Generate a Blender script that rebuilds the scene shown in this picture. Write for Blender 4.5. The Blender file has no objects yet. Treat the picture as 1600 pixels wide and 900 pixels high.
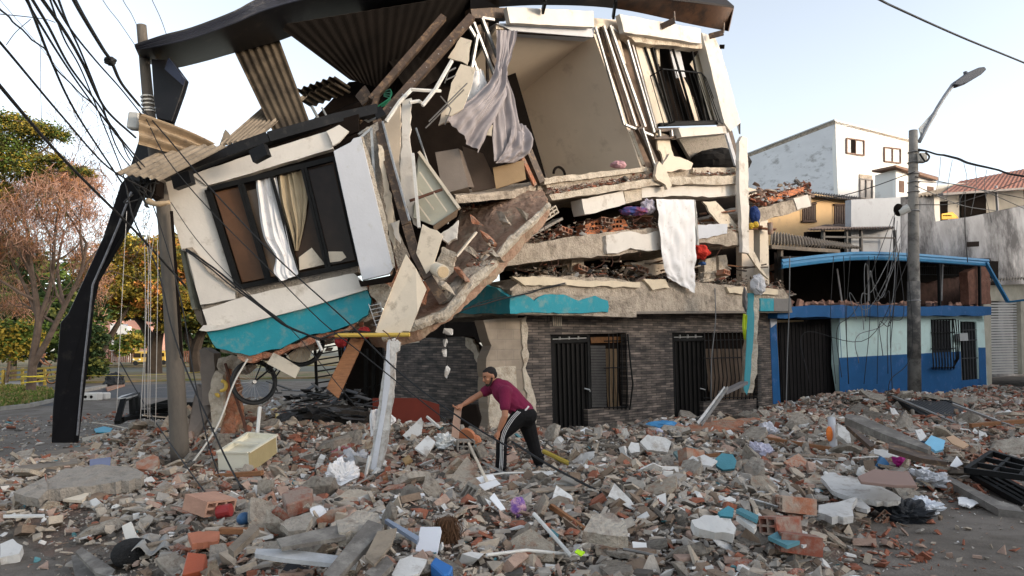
import bpy, bmesh, math, random
import numpy as np
from mathutils import Vector, Matrix, noise
from mathutils.bvhtree import BVHTree
SC = bpy.context.scene
R = math.radians
# ------------------------------------------------------------------ camera
FPX = 1100.0; CAMH = 1.85; PITCH = R(5.0); ROLL = R(0.6)
_f = Vector((0, math.cos(PITCH), math.sin(PITCH))); _u0 = Vector((0, -math.sin(PITCH), math.cos(PITCH)))
_rt = math.cos(ROLL)*Vector((1, 0, 0)) - math.sin(ROLL)*_u0
_up = math.sin(ROLL)*Vector((1, 0, 0)) + math.cos(ROLL)*_u0
cam = bpy.data.cameras.new('camera'); camo = bpy.data.objects.new('camera', cam); SC.collection.objects.link(camo)
cam.sensor_width = 36; cam.lens = FPX/1600*36; cam.clip_end = 3000; cam.clip_start = 0.05
m = Matrix.Identity(4)
for i in range(3):
    m[i][0] = _rt[i]; m[i][1] = _up[i]; m[i][2] = -_f[i]
m[2][3] = CAMH
camo.matrix_world = m; SC.camera = camo
# ------------------------------------------------------------------ light
SUN_EL, SUN_AZ = R(11), Vector((0.93, -0.36, 0)).normalized()     # direction towards the sun
w = bpy.data.worlds.new("World"); SC.world = w; w.use_nodes = True
nt = w.node_tree; bg = nt.nodes['Background']; sky = nt.nodes.new('ShaderNodeTexSky'); sky.sky_type = 'NISHITA'
sky.sun_disc = False; sky.sun_elevation = SUN_EL; sky.sun_rotation = math.atan2(SUN_AZ.x, SUN_AZ.y)
sky.air_density = 1.0; sky.dust_density = 3.0; sky.ozone_density = 1.2; sky.altitude = 900
hsv = nt.nodes.new('ShaderNodeHueSaturation'); hsv.inputs['Saturation'].default_value = .45; hsv.inputs['Value'].default_value = 1.55
nt.links.new(sky.outputs[0], hsv.inputs['Color']); nt.links.new(hsv.outputs[0], bg.inputs[0]); bg.inputs[1].default_value = 0.15
sl = bpy.data.lights.new('sun', 'SUN'); sl.energy = 1.1; sl.angle = R(10.0); sl.color = (1.0, 0.78, 0.55)
so = bpy.data.objects.new('sun', sl); SC.collection.objects.link(so)
sd = Vector((SUN_AZ.x*math.cos(SUN_EL), SUN_AZ.y*math.cos(SUN_EL), math.sin(SUN_EL)))
so.rotation_euler = sd.to_track_quat('Z', 'Y').to_euler(); so.location = (30, -20, 20)
SC.view_settings.view_transform = 'Standard'; SC.view_settings.look = 'None'
SC.view_settings.exposure = 0.98; SC.view_settings.gamma = 1; SC.view_settings.use_curve_mapping = False
# ------------------------------------------------------------------ geometry from the camera's measurements
V = Vector
def ray(u, v): return _f + _rt*((u-800)/FPX) + _up*((450-v)/FPX)
O = V((0, 0, CAMH))
def W(u, v, Y):
    r = ray(u, v); return O + r*(Y/r.y)
def GZ(u, v, z=0.0):
    r = ray(u, v); return O + r*((z-CAMH)/r.z)
class Pl:
    def __init__(s, p, n): s.p = V(p); s.n = V(n).normalized()
    def __call__(s, u, v, off=0.0):
        r = ray(u, v); return O + r*((s.p + s.n*off - O).dot(s.n)/r.dot(s.n))
def proj(p):
    d = V(p)-O; z = d.dot(_f); return 800+FPX*d.dot(_rt)/z, 450-FPX*d.dot(_up)/z
FN = V((0.62, -0.785, 0)).normalized(); FD = V((0.785, 0.62, 0)).normalized()
F = Pl((0.82, 14.6, 0), FN)                       # street facade
GN = V((-0.785, -0.62, 0)).normalized(); GD = V((-0.62, 0.785, 0)).normalized()
G = Pl((0.15, 14.05, 0), GN)                      # side wall round the corner
B = Pl((-2.5, 11.2, 2), (0.12, -1, 0.0))           # fallen upper room
HN = V((0.55, -0.835, 0)); H = Pl((7.7, 20.0, 0), V((7.0, -10.6, 0)))   # blue house
# ------------------------------------------------------------------ mesh builder
class MB:
    def __init__(s): s.v = []; s.f = []; s.m = []; s.cur = 0
    def add(s, vs, fs):
        b = len(s.v); s.v += [tuple(x) for x in vs]; s.f += [tuple(b+i for i in f) for f in fs]; s.m += [s.cur]*len(fs); return s
    def ext(s, pts, vec):
        n = len(pts); vec = V(vec); pts = [V(p) for p in pts]
        nrm = V((0, 0, 0))
        for i in range(n): nrm += pts[i].cross(pts[(i+1) % n])
        if nrm.dot(vec) > 0: pts = pts[::-1]
        vs = pts + [p+vec for p in pts]
        fs = [tuple(range(n)), tuple(range(2*n-1, n-1, -1))] + [((i+1) % n, i, n+i, n+(i+1) % n) for i in range(n)]
        return s.add(vs, fs)
    def box(s, c, hx, hy, hz, rot=None):
        c = V(c); vs = []
        for z in (-1, 1):
            for y in (-1, 1):
                for x in (-1, 1):
                    p = V((x*hx, y*hy, z*hz)); p = rot @ p if rot else p; vs.append(c+p)
        return s.add(vs, [(0, 2, 3, 1), (4, 5, 7, 6), (0, 1, 5, 4), (2, 6, 7, 3), (0, 4, 6, 2), (1, 3, 7, 5)])
    def bar(s, a, b, w, d, up=(0, 0, 1)):
        a = V(a); b = V(b); t = (b-a).normalized(); x = t.cross(V(up))
        if x.length < 1e-3: x = t.cross(V((1, 0, 0)))
        x.normalize(); y = x.cross(t).normalized(); x = x*w/2; y = y*d/2
        vs = [a-x-y, a+x-y, a+x+y, a-x+y, b-x-y, b+x-y, b+x+y, b-x+y]
        return s.add(vs, [(0, 1, 2, 3), (7, 6, 5, 4), (0, 4, 5, 1), (1, 5, 6, 2), (2, 6, 7, 3), (3, 7, 4, 0)])
    def tube(s, pts, r, n=6, ell=1.0):
        pts = [V(p) for p in pts]; k = len(pts); rs = r if isinstance(r, (list, tuple)) else [r]*k
        t = (pts[1]-pts[0]).normalized(); x = t.cross(V((0, 0, 1)))
        if x.length < 1e-3: x = V((1, 0, 0))
        x.normalize(); vs = []
        for i in range(k):
            t = (pts[min(i+1, k-1)]-pts[max(i-1, 0)])
            if t.length > 1e-7: t.normalize(); x = x - t*x.dot(t); x.normalize()
            y = t.cross(x)
            for j in range(n):
                a = 2*math.pi*j/n; vs.append(pts[i]+x*(math.cos(a)*rs[i])+y*(math.sin(a)*rs[i]*ell))
        fs = [(i*n+j, i*n+(j+1) % n, (i+1)*n+(j+1) % n, (i+1)*n+j) for i in range(k-1) for j in range(n)]
        fs += [tuple(range(n-1, -1, -1)), tuple(range((k-1)*n, k*n))]
        return s.add(vs, fs)
    def grid(s, rows, thick=None):
        nr = len(rows); nc = len(rows[0]); vs = [p for r in rows for p in r]
        fs = [(i*nc+j, i*nc+j+1, (i+1)*nc+j+1, (i+1)*nc+j) for i in range(nr-1) for j in range(nc-1)]
        s.add(vs, fs)
        if thick is not None:
            t = V(thick); b = len(vs); s.add([V(p)+t for p in vs], [f[::-1] for f in fs])
            e = [j for j in range(nc)] + [i*nc+nc-1 for i in range(1, nr)] + [(nr-1)*nc+j for j in range(nc-2, -1, -1)] + [i*nc for i in range(nr-2, 0, -1)]
            s.add([vs[i] for i in e]+[V(vs[i])+t for i in e], [((i+1) % len(e), i, len(e)+i, len(e)+(i+1) % len(e)) for i in range(len(e))])
        return s
    def sphere(s, c, rx, ry=None, rz=None, rot=None, seg=12, rings=8):
        c = V(c); ry = ry or rx; rz = rz or rx; vs = []
        def q(p): p = V(p); return c+(rot @ p if rot else p)
        vs.append(q((0, 0, rz)))
        for i in range(1, rings):
            a = math.pi*i/rings
            for j in range(seg):
                b = 2*math.pi*j/seg; vs.append(q((rx*math.sin(a)*math.cos(b), ry*math.sin(a)*math.sin(b), rz*math.cos(a))))
        vs.append(q((0, 0, -rz))); L = len(vs)-1
        fs = [(0, 1+j, 1+(j+1) % seg) for j in range(seg)]
        for i in range(rings-2):
            for j in range(seg):
                a = 1+i*seg+j; b = 1+i*seg+(j+1) % seg; fs.append((a, a+seg, b+seg, b))
        fs += [(L, 1+(rings-2)*seg+(j+1) % seg, 1+(rings-2)*seg+j) for j in range(seg)]
        return s.add(vs, fs)
    def torus(s, c, ax, ay, Rr, r, n=40, k=8, a0=0, a1=360):
        c = V(c); ax = V(ax).normalized(); ay = V(ay).normalized()
        full = abs(a1-a0) >= 360; pts = [c+ax*(Rr*math.cos(R(a0+(a1-a0)*i/n)))+ay*(Rr*math.sin(R(a0+(a1-a0)*i/n))) for i in range(n+1)]
        if not full: return s.tube(pts, r, k)
        nz = ax.cross(ay); vs = []
        for i in range(n):
            a = 2*math.pi*i/n; d = ax*math.cos(a)+ay*math.sin(a)
            for j in range(k):
                b = 2*math.pi*j/k; vs.append(c+d*(Rr+r*math.cos(b))+nz*(r*math.sin(b)))
        return s.add(vs, [(i*k+j, ((i+1) % n)*k+j, ((i+1) % n)*k+(j+1) % k, i*k+(j+1) % k) for i in range(n) for j in range(k)])
def link(name, me, mats, parent=None, label=None, cat=None, group=None, kind=None, loc=None):
    for mt in (mats if isinstance(mats, (list, tuple)) else [mats]): me.materials.append(mt)
    o = bpy.data.objects.new(name, me); SC.collection.objects.link(o)
    o.parent = parent
    tag(o, label, cat, group, kind); return o
def tag(o, label=None, cat=None, group=None, kind=None):
    if label: o['label'] = label
    if cat: o['category'] = cat
    if group: o['group'] = group
    if kind: o['kind'] = kind
WL = {}
def wloc(o):
    p = V((0, 0, 0))
    while o: p += o.location; o = o.parent
    return p
def ob(name, mb, mats, parent=None, label=None, cat=None, group=None, kind=None, smooth=False, rough=None, bevel=0, centre=True, fixn=False):
    me = bpy.data.meshes.new(name)
    vs = mb.v
    if centre and len(vs):
        a = np.array(vs); lo = a.min(0); hi = a.max(0); c = V(((lo[0]+hi[0])/2, (lo[1]+hi[1])/2, lo[2])); 
    else: c = V((0, 0, 0))
    me.from_pydata([(v[0]-c.x, v[1]-c.y, v[2]-c.z) for v in vs], [], mb.f)
    if any(mb.m): me.polygons.foreach_set('material_index', mb.m)
    if rough or bevel or fixn:
        bm = bmesh.new(); bm.from_mesh(me)
        if fixn: bmesh.ops.remove_doubles(bm, verts=bm.verts, dist=1e-5); bmesh.ops.recalc_face_normals(bm, faces=bm.faces)
        if rough:
            L, amp = rough
            for _ in range(5):
                bmesh.ops.triangulate(bm, faces=bm.faces)
                es = [e for e in bm.edges if e.calc_length() > L]
                if not es or len(bm.faces) > 9000: break
                bmesh.ops.subdivide_edges(bm, edges=es, cuts=1, use_grid_fill=False)
            bmesh.ops.triangulate(bm, faces=bm.faces)
            bm.normal_update()
            for vtx in bm.verts:
                q = (vtx.co+c)
                n1 = noise.noise(q*3.1); n2 = noise.noise(q*9.7+V((7, 3, 1))); n3 = noise.noise(q*25)
                vtx.co += vtx.normal*amp*(n1*.8+n2*.6+n3*.35)
        elif bevel: bmesh.ops.bevel(bm, geom=list(bm.edges), offset=bevel, segments=1, affect='EDGES')
        bm.to_mesh(me); bm.free()
    if smooth: me.polygons.foreach_set('use_smooth', [True]*len(me.polygons))
    me.update()
    o = link(name, me, mats, parent, label, cat, group, kind)
    o.location = c - (wloc(parent) if parent else V((0, 0, 0)))
    return o
def thing(name, loc, label, cat, group=None, kind=None):
    o = bpy.data.objects.new(name, None); SC.collection.objects.link(o); o.location = loc; o.empty_display_size = .2
    tag(o, label, cat, group, kind); return o
def jag(px, amp=1.5, step=9, seed=1):
    rnd = random.Random(seed); out = []
    for i in range(len(px)):
        a = px[i]; b = px[(i+1) % len(px)]; L = math.hypot(b[0]-a[0], b[1]-a[1]); k = max(1, int(L/step))
        for j in range(k):
            t = j/k; out.append((a[0]+(b[0]-a[0])*t+rnd.uniform(-amp, amp)*(j > 0), a[1]+(b[1]-a[1])*t+rnd.uniform(-amp, amp)*(j > 0)))
    return out
def slab(px, plane, off=0.0, back=0.1, dirv=None):
    """solid whose front face has the outline px on a plane, going back by `back` metres"""
    return MB().ext([plane(u, v, off) for u, v in px], (dirv or -plane.n)*back)
def cr(pts, k=8):
    pts = [V(p) for p in pts]; q = [pts[0]*2-pts[1]]+pts+[pts[-1]*2-pts[-2]]; out = []
    for i in range(1, len(q)-2):
        p0, p1, p2, p3 = q[i-1:i+3]
        for j in range(k):
            t = j/k; out.append(0.5*((2*p1)+(p2-p0)*t+(2*p0-5*p1+4*p2-p3)*t*t+(3*p1-p0-3*p2+p3)*t**3))
    out.append(pts[-1]); return out
def cloth(L, Rr, folds=5, amp=.04, nc=40, k=6, nrm=(0, -1, 0), seed=0, wr=.02):
    L = cr(L, k); Rr = cr(Rr, k); nrm = V(nrm); rows = []
    for i, (a, b) in enumerate(zip(L, Rr)):
        row = []
        for j in range(nc+1):
            t = j/nc; p = a.lerp(b, t); s_ = i/len(L)
            q = noise.noise(V((t*folds*1.0, s_*1.2, seed)))+.35*noise.noise(V((t*folds*2.3, s_*2.0, seed+9)))
            d = amp*2.6*q + wr*noise.noise(V((t*5, s_*9, seed+20)))
            row.append(p+nrm*d)
        rows.append(row)
    return MB().grid(rows)
def corr(p00, p10, p11, p01, n, amp, thick=.008, sub=12, rows=8, warp=0.0):
    """corrugated sheet, waves counted along p00->p10, bent a little by warp"""
    p00, p10, p11, p01 = map(V, (p00, p10, p11, p01)); nrm = (p10-p00).cross(p01-p00).normalized(); out = []
    for i in range(rows+1):
        s = i/rows; a = p00.lerp(p01, s); b = p10.lerp(p11, s); r = []
        for j in range(n*sub+1):
            t = j/(n*sub); p = a.lerp(b, t)
            r.append(p+nrm*(amp*math.sin(2*math.pi*n*t)+warp*(math.sin(3*s+2*t)+.6*noise.noise(p*1.5))))
        out.append(r)
    return MB().grid(out, nrm*thick)
# ------------------------------------------------------------------ materials
def S(r, g, b): return tuple((c/255/12.92 if c/255 <= .04045 else ((c/255+.055)/1.055)**2.4) for c in (r, g, b))
MATS = {}
def M(name, col, var=.15, scale=4, rough=.85, bump=.2, bscale=45, stain=None, metal=0, rnd=0.0, spec=.3, stretch=None, bdist=.01, trans=0):
    if name in MATS: return MATS[name]
    mt = bpy.data.materials.new(name); mt.use_nodes = True; n = mt.node_tree.nodes; l = mt.node_tree.links; p = n['Principled BSDF']
    tc = n.new('ShaderNodeTexCoord'); vec = tc.outputs['Object']
    oi = n.new('ShaderNodeObjectInfo')
    ad = n.new('ShaderNodeVectorMath'); ad.operation = 'ADD'; mu = n.new('ShaderNodeVectorMath'); mu.operation = 'SCALE'; mu.inputs[0].default_value = (37, 91, 53)
    l.new(oi.outputs['Random'], mu.inputs['Scale']); l.new(vec, ad.inputs[0]); l.new(mu.outputs[0], ad.inputs[1]); vec = ad.outputs[0]
    if stretch:
        mp = n.new('ShaderNodeMapping'); mp.inputs['Scale'].default_value = stretch; l.new(vec, mp.inputs[0]); vec = mp.outputs[0]
    nz = n.new('ShaderNodeTexNoise'); nz.inputs['Scale'].default_value = scale; nz.inputs['Detail'].default_value = 8; nz.inputs['Roughness'].default_value = .65; l.new(vec, nz.inputs['Vector'])
    rp = n.new('ShaderNodeValToRGB'); rp.color_ramp.elements[0].position = .3; rp.color_ramp.elements[1].position = .7
    rp.color_ramp.elements[0].color = (*[c*(1-var) for c in col], 1); rp.color_ramp.elements[1].color = (*[min(.9, c*(1+var)) for c in col], 1)
    l.new(nz.outputs[0], rp.inputs[0]); out = rp.outputs[0]
    if stain:
        sc, amt, ssc = stain
        n2 = n.new('ShaderNodeTexNoise'); n2.inputs['Scale'].default_value = ssc; n2.inputs['Detail'].default_value = 9; n2.inputs['Roughness'].default_value = .7; l.new(vec, n2.inputs['Vector'])
        r2 = n.new('ShaderNodeValToRGB'); r2.color_ramp.elements[0].position = .60-amt*.35; r2.color_ramp.elements[1].position = .72-amt*.25
        l.new(n2.outputs[0], r2.inputs[0]); mx = n.new('ShaderNodeMixRGB'); l.new(r2.outputs[0], mx.inputs[0]); l.new(out, mx.inputs[1]); mx.inputs[2].default_value = (*sc, 1); out = mx.outputs[0]
    if rnd:
        mr = n.new('ShaderNodeMapRange'); mr.inputs['To Min'].default_value = 1-rnd; mr.inputs['To Max'].default_value = 1+rnd; l.new(oi.outputs['Random'], mr.inputs[0])
        hs = n.new('ShaderNodeHueSaturation'); l.new(mr.outputs[0], hs.inputs['Value']); l.new(out, hs.inputs['Color']); out = hs.outputs[0]
    l.new(out, p.inputs['Base Color']); p.inputs['Roughness'].default_value = rough; p.inputs['Metallic'].default_value = metal
    p.inputs['Specular IOR Level'].default_value = spec
    if trans: p.inputs['Transmission Weight'].default_value = trans
    if bump:
        n3 = n.new('ShaderNodeTexNoise'); n3.inputs['Scale'].default_value = bscale; n3.inputs['Detail'].default_value = 6; l.new(vec, n3.inputs['Vector'])
        bp = n.new('ShaderNodeBump'); bp.inputs['Strength'].default_value = bump; bp.inputs['Distance'].default_value = bdist*2; l.new(n3.outputs[0], bp.inputs['Height']); l.new(bp.outputs[0], p.inputs['Normal'])
    MATS[name] = mt; return mt
def brickmat(name, c1, c2, mortar, d, bw, bh, ms=.006, vary=.5, bump=.6, offset=.5):
    """bricks laid along horizontal direction d and up z"""
    if name in MATS: return MATS[name]
    mt = bpy.data.materials.new(name); mt.use_nodes = True; n = mt.node_tree.nodes; l = mt.node_tree.links; p = n['Principled BSDF']
    tc = n.new('ShaderNodeTexCoord'); dt = n.new('ShaderNodeVectorMath'); dt.operation = 'DOT_PRODUCT'; dt.inputs[1].default_value = d
    sx = n.new('ShaderNodeSeparateXYZ'); cx = n.new('ShaderNodeCombineXYZ'); l.new(tc.outputs['Object'], dt.inputs[0]); l.new(tc.outputs['Object'], sx.inputs[0])
    l.new(dt.outputs['Value'], cx.inputs[0]); l.new(sx.outputs[2], cx.inputs[1])
    br = n.new('ShaderNodeTexBrick'); br.offset = offset; br.inputs['Scale'].default_value = 1; br.inputs['Brick Width'].default_value = bw; br.inputs['Row Height'].default_value = bh
    br.inputs['Mortar Size'].default_value = ms; br.inputs['Color1'].default_value = (*c1, 1); br.inputs['Color2'].default_value = (*c2, 1); br.inputs['Mortar'].default_value = (*mortar, 1); br.inputs['Bias'].default_value = 0
    l.new(cx.outputs[0], br.inputs['Vector'])
    mp = n.new('ShaderNodeMapping'); mp.inputs['Scale'].default_value = (1/bw*.9, 1/bh*.5, 1); l.new(cx.outputs[0], mp.inputs[0])
    nz = n.new('ShaderNodeTexNoise'); nz.inputs['Scale'].default_value = 1.0; nz.inputs['Detail'].default_value = 4; l.new(mp.outputs[0], nz.inputs['Vector'])
    mr = n.new('ShaderNodeMapRange'); mr.inputs[1].default_value = .3; mr.inputs[2].default_value = .7; mr.inputs['To Min'].default_value = 1-vary; mr.inputs['To Max'].default_value = 1+vary; l.new(nz.outputs[0], mr.inputs[0])
    hs = n.new('ShaderNodeHueSaturation'); l.new(mr.outputs[0], hs.inputs['Value']); l.new(br.outputs['Color'], hs.inputs['Color']); l.new(hs.outputs[0], p.inputs['Base Color'])
    ad = n.new('ShaderNodeMath'); ad.operation = 'MULTIPLY_ADD'; ad.inputs[1].default_value = -1.0; l.new(br.outputs['Fac'], ad.inputs[0]); l.new(nz.outputs[0], ad.inputs[2])
    bp = n.new('ShaderNodeBump'); bp.inputs['Strength'].default_value = bump; bp.inputs['Distance'].default_value = .015; l.new(ad.outputs[0], bp.inputs['Height']); l.new(bp.outputs[0], p.inputs['Normal'])
    p.inputs['Roughness'].default_value = .8; MATS[name] = mt; return mt
dust = (.30, .25, .20)
white = M('white_stucco', (.65, .605, .545), .06, 3, .9, .15, 30, stain=((.40, .35, .29), .13, 2.0))
whiteC = M('bluish_shaded_white', (.52, .53, .56), .05, 2, .8, .1, 25, stain=((.45, .45, .44), .05, 6))  # same white paint, made greyer and bluer to carry shade in the colour
cream = M('cream_board', (.66, .57, .45), .08, 3, .85, .1, 30, stain=((.4, .33, .25), .15, 4))
beige = M('beige_plaster', (.70, .59, .47), .05, 1.0, .9, .08, 20, stain=((.56, .46, .36), .08, 1.5))
teal = M('teal_paint', (.02, .25, .31), .10, 3, .7, .15, 25, stain=((.13, .27, .28), .24, 4))
conc = M('bare_concrete', (.40, .335, .265), .28, 5, .95, .8, 28, stain=((.22, .18, .14), .35, 4), bdist=.02)
concG = M('grey_concrete', (.31, .275, .235), .25, 5, .95, .8, 28, stain=((.20, .18, .155), .25, 5), bdist=.02)
concL = M('pale_mortar', (.52, .45, .36), .2, 6, .95, .7, 30, stain=((.34, .27, .2), .3, 5), bdist=.02)
redbrk = M('red_rubble', (.36, .15, .085), .3, 7, .95, .8, 30, stain=((.32, .23, .17), .4, 5), bdist=.02)
blackm = M('black_metal', (.008, .008, .009), .3, 3, .5, .05, 20, stain=((.03, .027, .024), .12, 5), spec=.2)
blackf = M('black_fascia', (.008, .008, .010), .3, 2, .45, .05, 8, stain=((.03, .027, .024), .10, 4), spec=.25)
brownst = M('brown_steel', (.075, .050, .036), .25, 6, .55, .15, 30, stain=((.22, .14, .08), .25, 9))
bronze = M('bronze_reflection', (.06, .030, .017), .3, 3, .42, .08, 12, metal=.3, stain=((.02, .013, .010), .4, 2.5))  # bronze reflection on the dark fascia, put into the base colour
silver = M('galvanised_steel', (.34, .34, .335), .35, 8, .45, .1, 20, metal=.6, stain=((.35, .30, .25), .2, 6))
asb = M('fibre_cement', (.27, .22, .165), .18, 4, .9, .4, 30, stain=((.16, .13, .10), .25, 3))
asbd = M('dark_fibre_cement', (.085, .065, .045), .3, 3, .9, .3, 30, stain=((.035, .027, .02), .4, 2))  # darker brown fibre cement with near-black blotches
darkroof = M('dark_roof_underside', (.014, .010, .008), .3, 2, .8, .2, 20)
darkin = M('dark_interior', (.011, .008, .0065), .3, 2, .95, .2, 10, spec=.05)  # near black in place of shade in rooms, holes and openings; black parts too
wood = M('brown_wood', (.24, .11, .05), .25, 6, .7, .2, 40, stretch=(1, 1, 6))
woodG = M('weathered_timber', (.20, .165, .13), .3, 6, .9, .4, 40)
greyc = M('mauve_grey_cloth', (.30, .27, .275), .08, 5, .9, .15, 200)
whitec = M('white_cloth', (.72, .70, .69), .05, 5, .95, .1, 120, stain=((.5, .45, .42), .12, 6))
creamc = M('cream_curtain', (.66, .58, .46), .06, 5, .95, .1, 120)
claym = M('orange_clay', (.34, .135, .075), .2, 8, .9, .5, 40, stain=((.36, .28, .22), .5, 5), rnd=.2)
clayd = M('dark_red_clay', (.25, .075, .045), .25, 8, .85, .4, 40, stain=((.28, .21, .17), .5, 6), rnd=.25)
slate = brickmat('slate_cladding', (.155, .122, .10), (.040, .032, .028), (.014, .012, .011), tuple(FD), .34, .056, .006, .75)
slateG = brickmat('slate_cladding_side', (.16, .12, .098), (.04, .032, .028), (.012, .010, .010), tuple(GD), .34, .056, .006, .75)
blocks = brickmat('bare_block_wall', (.31, .25, .19), (.26, .21, .16), (.28, .23, .18), tuple(FD), .40, .2, .012, .25)
glassm = M('dark_window_glass', (.03, .018, .012), .25, 1.5, .15, 0, 5, spec=.25)
rubber = M('black_rubber', (.02, .02, .02), .2, 10, .7, .1)
def vox(W_, Hh_, cols, rows, L, wall=.018):
    """hollow block cross-section in x,z extruded along y"""
    xs = [0]; zs = [0]
    cw = (W_-wall*(cols+1))/cols; ch = (Hh_-wall*(rows+1))/rows
    for i in range(cols): xs += [xs[-1]+wall, xs[-1]+wall+cw]
    xs.append(W_)
    for i in range(rows): zs += [zs[-1]+wall, zs[-1]+wall+ch]
    zs.append(Hh_); g = MB(); solid = lambda i, j: 0 <= i < len(xs)-1 and 0 <= j < len(zs)-1 and not (i % 2 == 1 and j % 2 == 1)
    for i in range(len(xs)-1):
        for j in range(len(zs)-1):
            a, b, c, d = xs[i]-W_/2, xs[i+1]-W_/2, zs[j]-Hh_/2, zs[j+1]-Hh_/2; y = L/2
            if not solid(i, j): continue
            g.add([(a, -y, c), (b, -y, c), (b, -y, d), (a, -y, d)], [(0, 1, 2, 3)]); g.add([(a, y, c), (b, y, c), (b, y, d), (a, y, d)], [(3, 2, 1, 0)])
            if not solid(i-1, j): g.add([(a, -y, c), (a, y, c), (a, y, d), (a, -y, d)], [(3, 2, 1, 0)])
            if not solid(i+1, j): g.add([(b, -y, c), (b, y, c), (b, y, d), (b, -y, d)], [(0, 1, 2, 3)])
            if not solid(i, j-1): g.add([(a, -y, c), (b, -y, c), (b, y, c), (a, y, c)], [(3, 2, 1, 0)])
            if not solid(i, j+1): g.add([(a, -y, d), (b, -y, d), (b, y, d), (a, y, d)], [(0, 1, 2, 3)])
    return g
ip0 = lambda u: float(np.interp(u, [775, 850, 950, 1150], [412, 404, 396, 382]))
def hull(seed, sx, sy, sz, n=14, flat=False):
    r = random.Random(seed); bm = bmesh.new()
    for _ in range(n):
        p = V([r.gauss(0, 1) for _ in range(3)]).normalized(); m_ = max(abs(p.x), abs(p.y), abs(p.z)); p = p/m_**.7
        bm.verts.new((p.x*sx*r.uniform(.8, 1.1), p.y*sy*r.uniform(.8, 1.1), (p.z if not flat else (1 if p.z > 0 else -1))*sz*r.uniform(.85, 1.1)))
    res = bmesh.ops.convex_hull(bm, input=bm.verts); bmesh.ops.delete(bm, geom=[g for g in res['geom_interior'] if isinstance(g, bmesh.types.BMVert)], context='VERTS')
    bmesh.ops.triangulate(bm, faces=bm.faces); bmesh.ops.recalc_face_normals(bm, faces=bm.faces); bm.verts.index_update()
    vs = [tuple(v.co) for v in bm.verts]; fs = [tuple(v.index for v in f.verts) for f in bm.faces]; bm.free(); return vs, fs
# ------------------------------------------------------------------ ground, road, verges
def ground_mat():
    mt = M('dusty_asphalt', (.150, .130, .110), .25, 2.5, .95, .8, 60, stain=((.21, .185, .16), .4, 1.1), spec=.1)
    return mt
def sheet(name, pts, z, mat, kind='structure', th=None, label=None):
    mb = MB()
    if th: mb.ext([V((p[0], p[1], z)) for p in pts], (0, 0, -th))
    else: mb.add([(p[0], p[1], z) for p in pts], [tuple(range(len(pts)))])
    return ob(name, mb, mat, None, label, None, None, kind, fixn=True)
sheet('ground', [(-700, -60), (700, -60), (700, 1500), (-700, 1500)], 0.0, M('far_ground', (.10, .10, .075), .3, .02, 1, .3, 3))
sheet('road', [(-60, -40), (60, -40), (60, 45), (-60, 45)], 0.004, ground_mat())
asph = M('street_asphalt', (.085, .085, .088), .15, .6, .9, .4, 70, stain=((.15, .14, .13), .25, .5))
def P2(u, v, z=0): p = GZ(u, v, z); return (p.x, p.y)
sheet('road', [P2(-200, 640), P2(90, 634), P2(130, 622), P2(420, 622), P2(420, 596), P2(-200, 612)], 0.008, asph)
grassm = M('grass_soil', (.13, .115, .05), .35, 1.2, 1, .5, 40, stain=((.07, .11, .02), .5, 1.0))
dirtm = M('dry_verge', (.22, .155, .09), .3, .7, 1, .5, 30, stain=((.10, .12, .035), .4, .5))
kerbm = M('kerb_concrete', (.30, .28, .25), .2, 3, .9, .3, 20)
v1 = [P2(-160, 640), P2(0, 642), P2(45, 637), P2(84, 628), P2(88, 622), P2(80, 612), P2(20, 606), P2(-160, 606)]
sheet('verge', v1, .13, grassm, th=.15)
kb = MB(); 
for a, b in zip(v1[:5], v1[1:6]): kb.bar((a[0], a[1], .06), (b[0], b[1], .06), .14, .16)
ob('kerb', kb, kerbm, kind='structure')
v2 = [P2(100, 600), P2(330, 594), P2(620, 590), P2(620, 583), P2(330, 582), P2(60, 584)]
sheet('verge', v2, .12, dirtm, th=.14)
v3 = [P2(-200, 577), P2(620, 571), P2(620, 556), P2(-200, 562)]
sheet('verge', v3, .13, dirtm, th=.15)
sheet('footpath', [P2(-160, 606), P2(20, 606), P2(60, 604), P2(60, 597), P2(-160, 600)], .10, M('path_concrete', (.28, .26, .24), .15, 1, .95, .3, 20), th=.12)
lm = M('road_paint', (.52, .51, .48), .2, 3, .8, .1, 20)
for a, b in (((292, 604), (330, 601)), ((240, 607), (272, 604.5)), ((340, 600.5), (400, 597))):
    p, q = P2(*a), P2(*b); sheet('lane_marking', [(p[0], p[1]), (q[0], q[1]), (q[0], q[1]+.35), (p[0], p[1]+.35)], .012, lm)
for a, b in (((-100, 661), (90, 640)),):
    p, q = P2(*a), P2(*b); sheet('lane_marking', [(p[0], p[1]), (q[0], q[1]), (q[0], q[1]+.15), (p[0], p[1]+.15)], .012, M('worn_paint', (.30, .29, .28), .2, 6, .9, .1))
pave = M('right_pavement', (.30, .24, .20), .15, 2, .95, .3, 20)
hp = lambda u, v, off: H(u, v, off)
g0 = H(1215, 600, .0); g1 = H(1700, 600, .0)
sheet('pavement', [(g0.x, g0.y), (g0.x+1.0, g0.y-1.5), (g1.x+14, g1.y+7.5), (g1.x+13, g1.y+9)], .14, pave, th=.13)
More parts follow.
